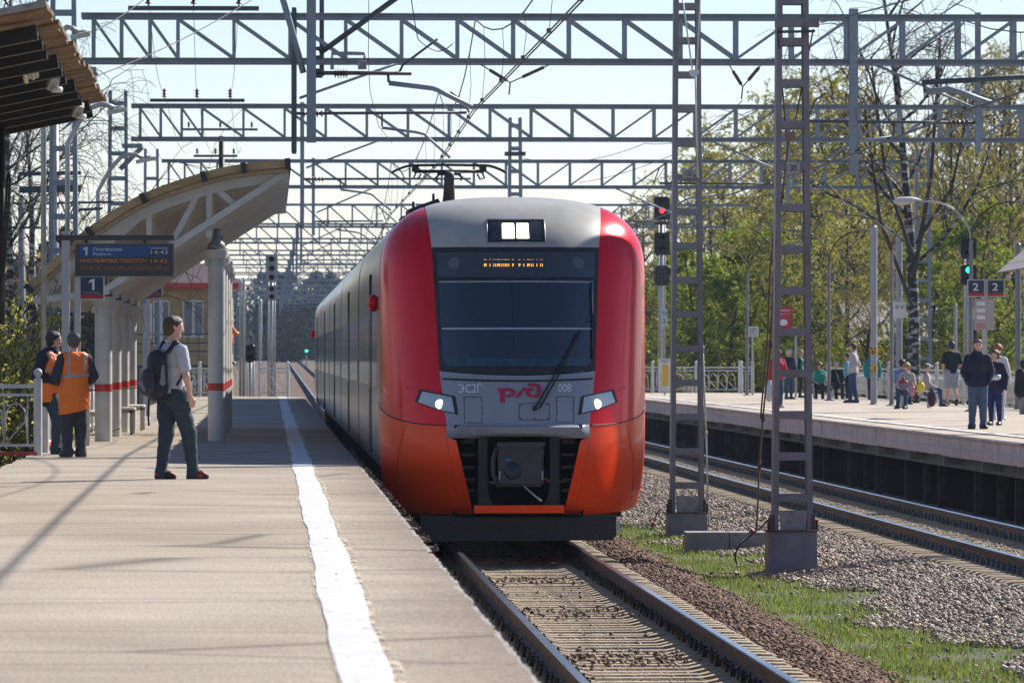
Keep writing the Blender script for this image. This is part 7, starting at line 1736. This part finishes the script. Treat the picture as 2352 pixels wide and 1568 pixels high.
VAR['willow'] = shrub(41, 2.6, L_YG); VAR['dry'] = shrub(42, 1.8, L_OL, 1)
tcount = {}
def plant(kind, loc, H0, label, grp, name='birch_tree', rz=None, sc=None, cat='tree'):
    tr, tw, cr = VAR[kind]; hgt = {'birch_a': 12, 'birch_b': 13, 'birch_c': 10, 'bare': 12, 'green': 7, 'brown': 11, 'fir': 9, 'willow': 2.6, 'dry': 1.8}[kind]
    s = H0 / hgt; t = thing(name, label, cat, loc, grp); t.rotation_euler = (0, 0, random.uniform(0, 6.28) if rz is None else rz); t.scale = (s, s, s)
    for nm, me in (('trunk', tr), ('twigs', tw), ('crown', cr)):
        if me is None: continue
        o = bpy.data.objects.new(nm, me); COL.objects.link(o); o.parent = t
    return t
random.seed(5)
LMK = [(1520, 'the red signal'), (1578, 'the mast marked 132'), (1716, 'the small white notice'), (1802, 'the red warning notice'), (1885, 'the seated pair'), (1958, 'the man in the pale jacket'), (2007, 'the banded pole'), (2075, 'the white meter box'), (2110, 'the tall bare birch'), (2186, 'the man in the black T-shirt'), (2226, 'the green signal'), (2264, 'the twin signs reading 2'), (2345, 'the awning')]
def near(x): return min(LMK, key=lambda q: abs(q[0] - x))[1]
# forest behind the far platform: (picture x, picture y of the top, distance, kind)
FOR = [(1440, 470, 300, 'birch_b'), (1475, 500, 285, 'brown'), (1520, 480, 330, 'birch_b'), (1570, 400, 320, 'birch_a'), (1610, 340, 300, 'birch_a'), (1640, 430, 270, 'birch_c'), (1660, 320, 330, 'birch_a'), (1690, 400, 290, 'brown'), (1700, 560, 246, 'green'), (1620, 590, 240, 'green'), (1560, 620, 250, 'green'), (1660, 640, 236, 'green'),
       (1745, 330, 300, 'birch_b'), (1770, 300, 320, 'birch_a'), (1790, 270, 290, 'birch_a'), (1740, 600, 245, 'green'), (1830, 280, 310, 'birch_b'), (1850, 230, 280, 'birch_a'), (1880, 190, 300, 'birch_b'), (1790, 560, 250, 'green'), (1910, 250, 270, 'birch_c'), (1940, 200, 320, 'birch_a'), (1975, 300, 280, 'birch_c'), (2010, 260, 300, 'birch_b'), (2035, 240, 275, 'brown'), (2060, 330, 290, 'birch_a'),
       (2120, 250, 280, 'birch_b'), (2150, 290, 300, 'birch_a'), (2180, 230, 270, 'brown'), (2215, 300, 285, 'birch_a'), (2240, 250, 300, 'birch_b'), (2270, 180, 275, 'brown'), (2300, 200, 295, 'brown'), (2330, 150, 270, 'birch_b'), (2360, 170, 290, 'brown'), (2390, 150, 280, 'birch_b'), (2160, 430, 240, 'birch_c'), (2290, 450, 235, 'brown'), (2340, 400, 240, 'birch_c'), (1950, 430, 245, 'birch_c'), (1860, 420, 240, 'birch_a'), (1770, 470, 238, 'birch_c'), (2070, 470, 243, 'birch_c'), (2220, 500, 232, 'green'), (2120, 560, 236, 'green'), (1990, 570, 232, 'brown')]
LB = {'birch_a': 'yellow-green birch in young leaf behind ', 'birch_b': 'olive brown birch just budding behind ', 'birch_c': 'broad young birch with yellow-green haze behind ', 'green': 'low fresh green tree behind ', 'brown': 'bare brown tree with few buds behind '}
for (x, top, Y, k) in FOR:
    q = P(x, 800, Y); g = gz(q.x, Y); H = P(0, top, Y).z - g
    plant(k, (q.x, Y, g), H, ('tall ' if H > 12.5 else '') + LB[k] + near(x), 'trees behind the far platform: ' + k.replace('_', ' '), 'birch_tree' if 'birch' in k else 'tree')
# big birch in front
q = P(2098, 830, 178); g = gz(q.x, 178); big = make_tree(77, 15, leafy=0, droop=.55, nb=17, depth=2, kids=(5, 7), spread=.40, r=.21, crown0=.36, rmin=.008)
VAR['bigbirch'] = big
t = thing('birch_tree', 'tall bare birch with bold black and white trunk', 'tree', (q.x, 178, g)); t.rotation_euler = (0, 0, 1.2)
for nm, me in (('trunk', big[0]), ('twigs', big[1])):
    o = bpy.data.objects.new(nm, me); COL.objects.link(o); o.parent = t
for k_, (x0, x1, y0, y1, r) in enumerate(((2100, 2000, 600, 130, .07), (2098, 2160, 640, 90, .08), (2094, 1985, 700, 240, .06), (2104, 2230, 560, 220, .06))):
    tt = Tree(90 + k_); a = P(x0, y0, 178); c = P(x1, y1, 178); m_ = a.lerp(c, .5) + Vector(((x1 - x0) * .002, 0, -.5)); tt.seg(a, m_, r, r * .75, 7); tt.seg(m_, c, r * .75, r * .4, 7)
    for _ in range(9): f = random.uniform(.3, 1); b_ = m_.lerp(c, f); tt.branch(b_, ((c - m_).normalized() + rv(tt.rg) * .6).normalized(), random.uniform(1., 2.2), .03, 1, .5, 0, .2, 5, (5, 8), .008)
    ms = tt.meshes('limb', BARK, None, .1, TWIG)
    for me in ms[:2]:
        if me: o = link('limb' if me is ms[0] else 'limb_twigs', me, t)
# undergrowth by the fence
for k_, x in enumerate(range(1505, 2352, 33)):
    Y = 232 + (k_ * 37 % 18); q = P(x, 860, Y); plant('green' if k_ % 3 == 0 else 'willow', (q.x, Y, gz(q.x, Y)), random.uniform(2.2, 3.6), ('low green bush behind ' if k_ % 3 == 0 else 'low yellow-green bush behind ') + near(x), 'green bushes under the birches' if k_ % 3 == 0 else 'yellow-green bushes under the birches', 'bush', cat='bush')
# left side
for (x, top, Y, k, lab) in ((20, -60, 150, 'bare', 'bare drooping birch above the timber roof'), (-40, 40, 130, 'bare', 'bare birch partly outside the frame at the timber roof'), (70, 130, 175, 'bare', 'slim bare birch between the line poles'), (55, 620, 210, 'brown', 'hazy bare tree low behind the line pole'), (10, 600, 190, 'brown', 'hazy bare tree beside the dark pipe')):
    q = P(x, 800, Y); g = gz(q.x, Y); plant(k, (q.x, Y, g), P(0, top, Y).z - g, lab, None, 'birch_tree' if k == 'bare' else 'tree')
for (x, top, Y) in ((104, 545, 230), (78, 590, 240), (125, 600, 235), (60, 640, 250)):
    q = P(x, 800, Y); g = gz(q.x, Y); plant('fir', (q.x, Y, g), P(0, top, Y).z - g, 'dark fir tree left of the arched canopy', 'fir trees left of the canopy', 'fir_tree')
k_ = 0
for row, Y in enumerate((88.5, 92, 97, 104, 112)):
    for X in np.arange(-8.2 - row * .6, -4.3 - row * .12, 1.05):
        top = (1.9, 2.4, 3.0, 3.3, 3.6)[row]; k_ += 1
        kk = 'willow' if (k_ % 4) else 'dry'
        plant(kk, (X + random.uniform(-.3, .3), Y + random.uniform(-.8, .8), gz(X, Y)), top * random.uniform(.85, 1.15) + .3, 'yellow-green willow shrub behind the cream railing' if kk == 'willow' else 'dry brown shrub behind the cream railing', 'willow shrubs behind the railing' if kk == 'willow' else 'dry shrubs behind the railing', 'shrub', cat='shrub')
def f_lg(rg, n):
    y = rg.uniform(60, 100, n); x = rg.uniform(-7, -3.35, n); return np.stack([x, y, gzv(x, y)], -1)
grass('left_verge_grass', 9000, f_lg, .15, .5, .012, leafmat('verge_grass', (.12, .14, .03), (.30, .30, .09), .4), 'tall spring grass on the verge left of the platform')
# wood far down the line and at the sides, read as one mass
def far_wood(name, label, pts, seed, lf, dens):
    rg = np.random.default_rng(seed); P_ = []
    m_ = dens
    for (x, y, h_, w_) in pts:
        u = rg.uniform(0, 1, m_); a = rg.uniform(0, 6.28, m_); rad = w_ * np.sqrt(rg.uniform(0, 1, m_)) * np.sin(np.clip(u * .9 + .1, 0, 1) * np.pi) ** .6; P_.append(np.stack([x + rad * np.cos(a), y + rad * np.sin(a), gz(x, y) + h_ * u], -1))
    P_ = np.concatenate(P_); n_ = len(P_); a = rg.normal(size=(n_, 3)); a /= np.linalg.norm(a, axis=1)[:, None]; b_ = rg.normal(size=(n_, 3)); sz = rg.uniform(.16, .40, (n_, 1)); v = np.stack([P_ - a * sz, P_ + b_ * sz * .5, P_ + a * sz, P_ - b_ * sz * .5], 1).reshape(-1, 3)
    return tag(link(name, npmesh(name, v, np.arange(n_ * 4).reshape(-1, 4), lf)), label, 'wood', kind='stuff')
rr = random.Random(8)
L_FAR = leafmat('far_wood_leaf', (.02, .026, .018), (.055, .06, .04), .1)
far_wood('far_wood', 'hazy wood closing the far end of the line', [(rr.uniform(-60, 60), rr.uniform(820, 1000), rr.uniform(8, 14), rr.uniform(3, 5)) for _ in range(70)], 1, L_FAR, 2200)
far_wood('left_wood', 'hazy wood beyond the left masts', [(rr.uniform(-60, -9), rr.uniform(270, 760), rr.uniform(4, 9), rr.uniform(2, 4)) for _ in range(60)], 2, L_FAR, 2200)
far_wood('right_wood', 'hazy wood behind the birches to the right', [(rr.uniform(17, 90), rr.uniform(330, 760), rr.uniform(4, 7.5), rr.uniform(2.5, 4)) for _ in range(110)], 3, leafmat('right_wood_leaf', (.06, .06, .02), (.19, .17, .055), .35), 1200)

# wooded ridge that closes the view
hb_ = B(); xs_ = np.arange(-420, 700, 7.); rg_ = random.Random(4)
top = [7.5 + 2.2 * math.sin(x * .02) + 1.6 * math.sin(x * .11 + 1) + rg_.uniform(-.9, .9) for x in xs_]
hb_.grid([[(x, 1040, 2.2) for x in xs_], [(x, 1052, 2.4 + t * .8) for x, t in zip(xs_, top)], [(x, 1066, 2.4 + t) for x, t in zip(xs_, top)], [(x, 1120, 1.5) for x in xs_]])
tag(hb_.ob('hill', M('far_wooded_slope', (.035, .042, .028), .95, var=.4, scale=.12, bump=.9, bscale=.3), None, 'all'), 'low hazy wooded ridge at the end of the line', kind='structure')
# ------------------------------------------------------------------ haze
hz = B(); hz.bbox((-905, -65, -1.6), (1205, 2505, 24.)); hm = bpy.data.materials.new('pale_haze'); hm.use_nodes = True
n = hm.node_tree.nodes; n.clear(); pv = n.new('ShaderNodeVolumePrincipled'); oo = n.new('ShaderNodeOutputMaterial')
pv.inputs['Color'].default_value = (.58, .74, 1, 1); pv.inputs['Density'].default_value = .00008; pv.inputs['Anisotropy'].default_value = .2
hm.node_tree.links.new(pv.outputs[0], oo.inputs['Volume'])
tag(hz.ob('haze', hm, None, None), 'pale bluish haze over the line', 'haze', kind='stuff')
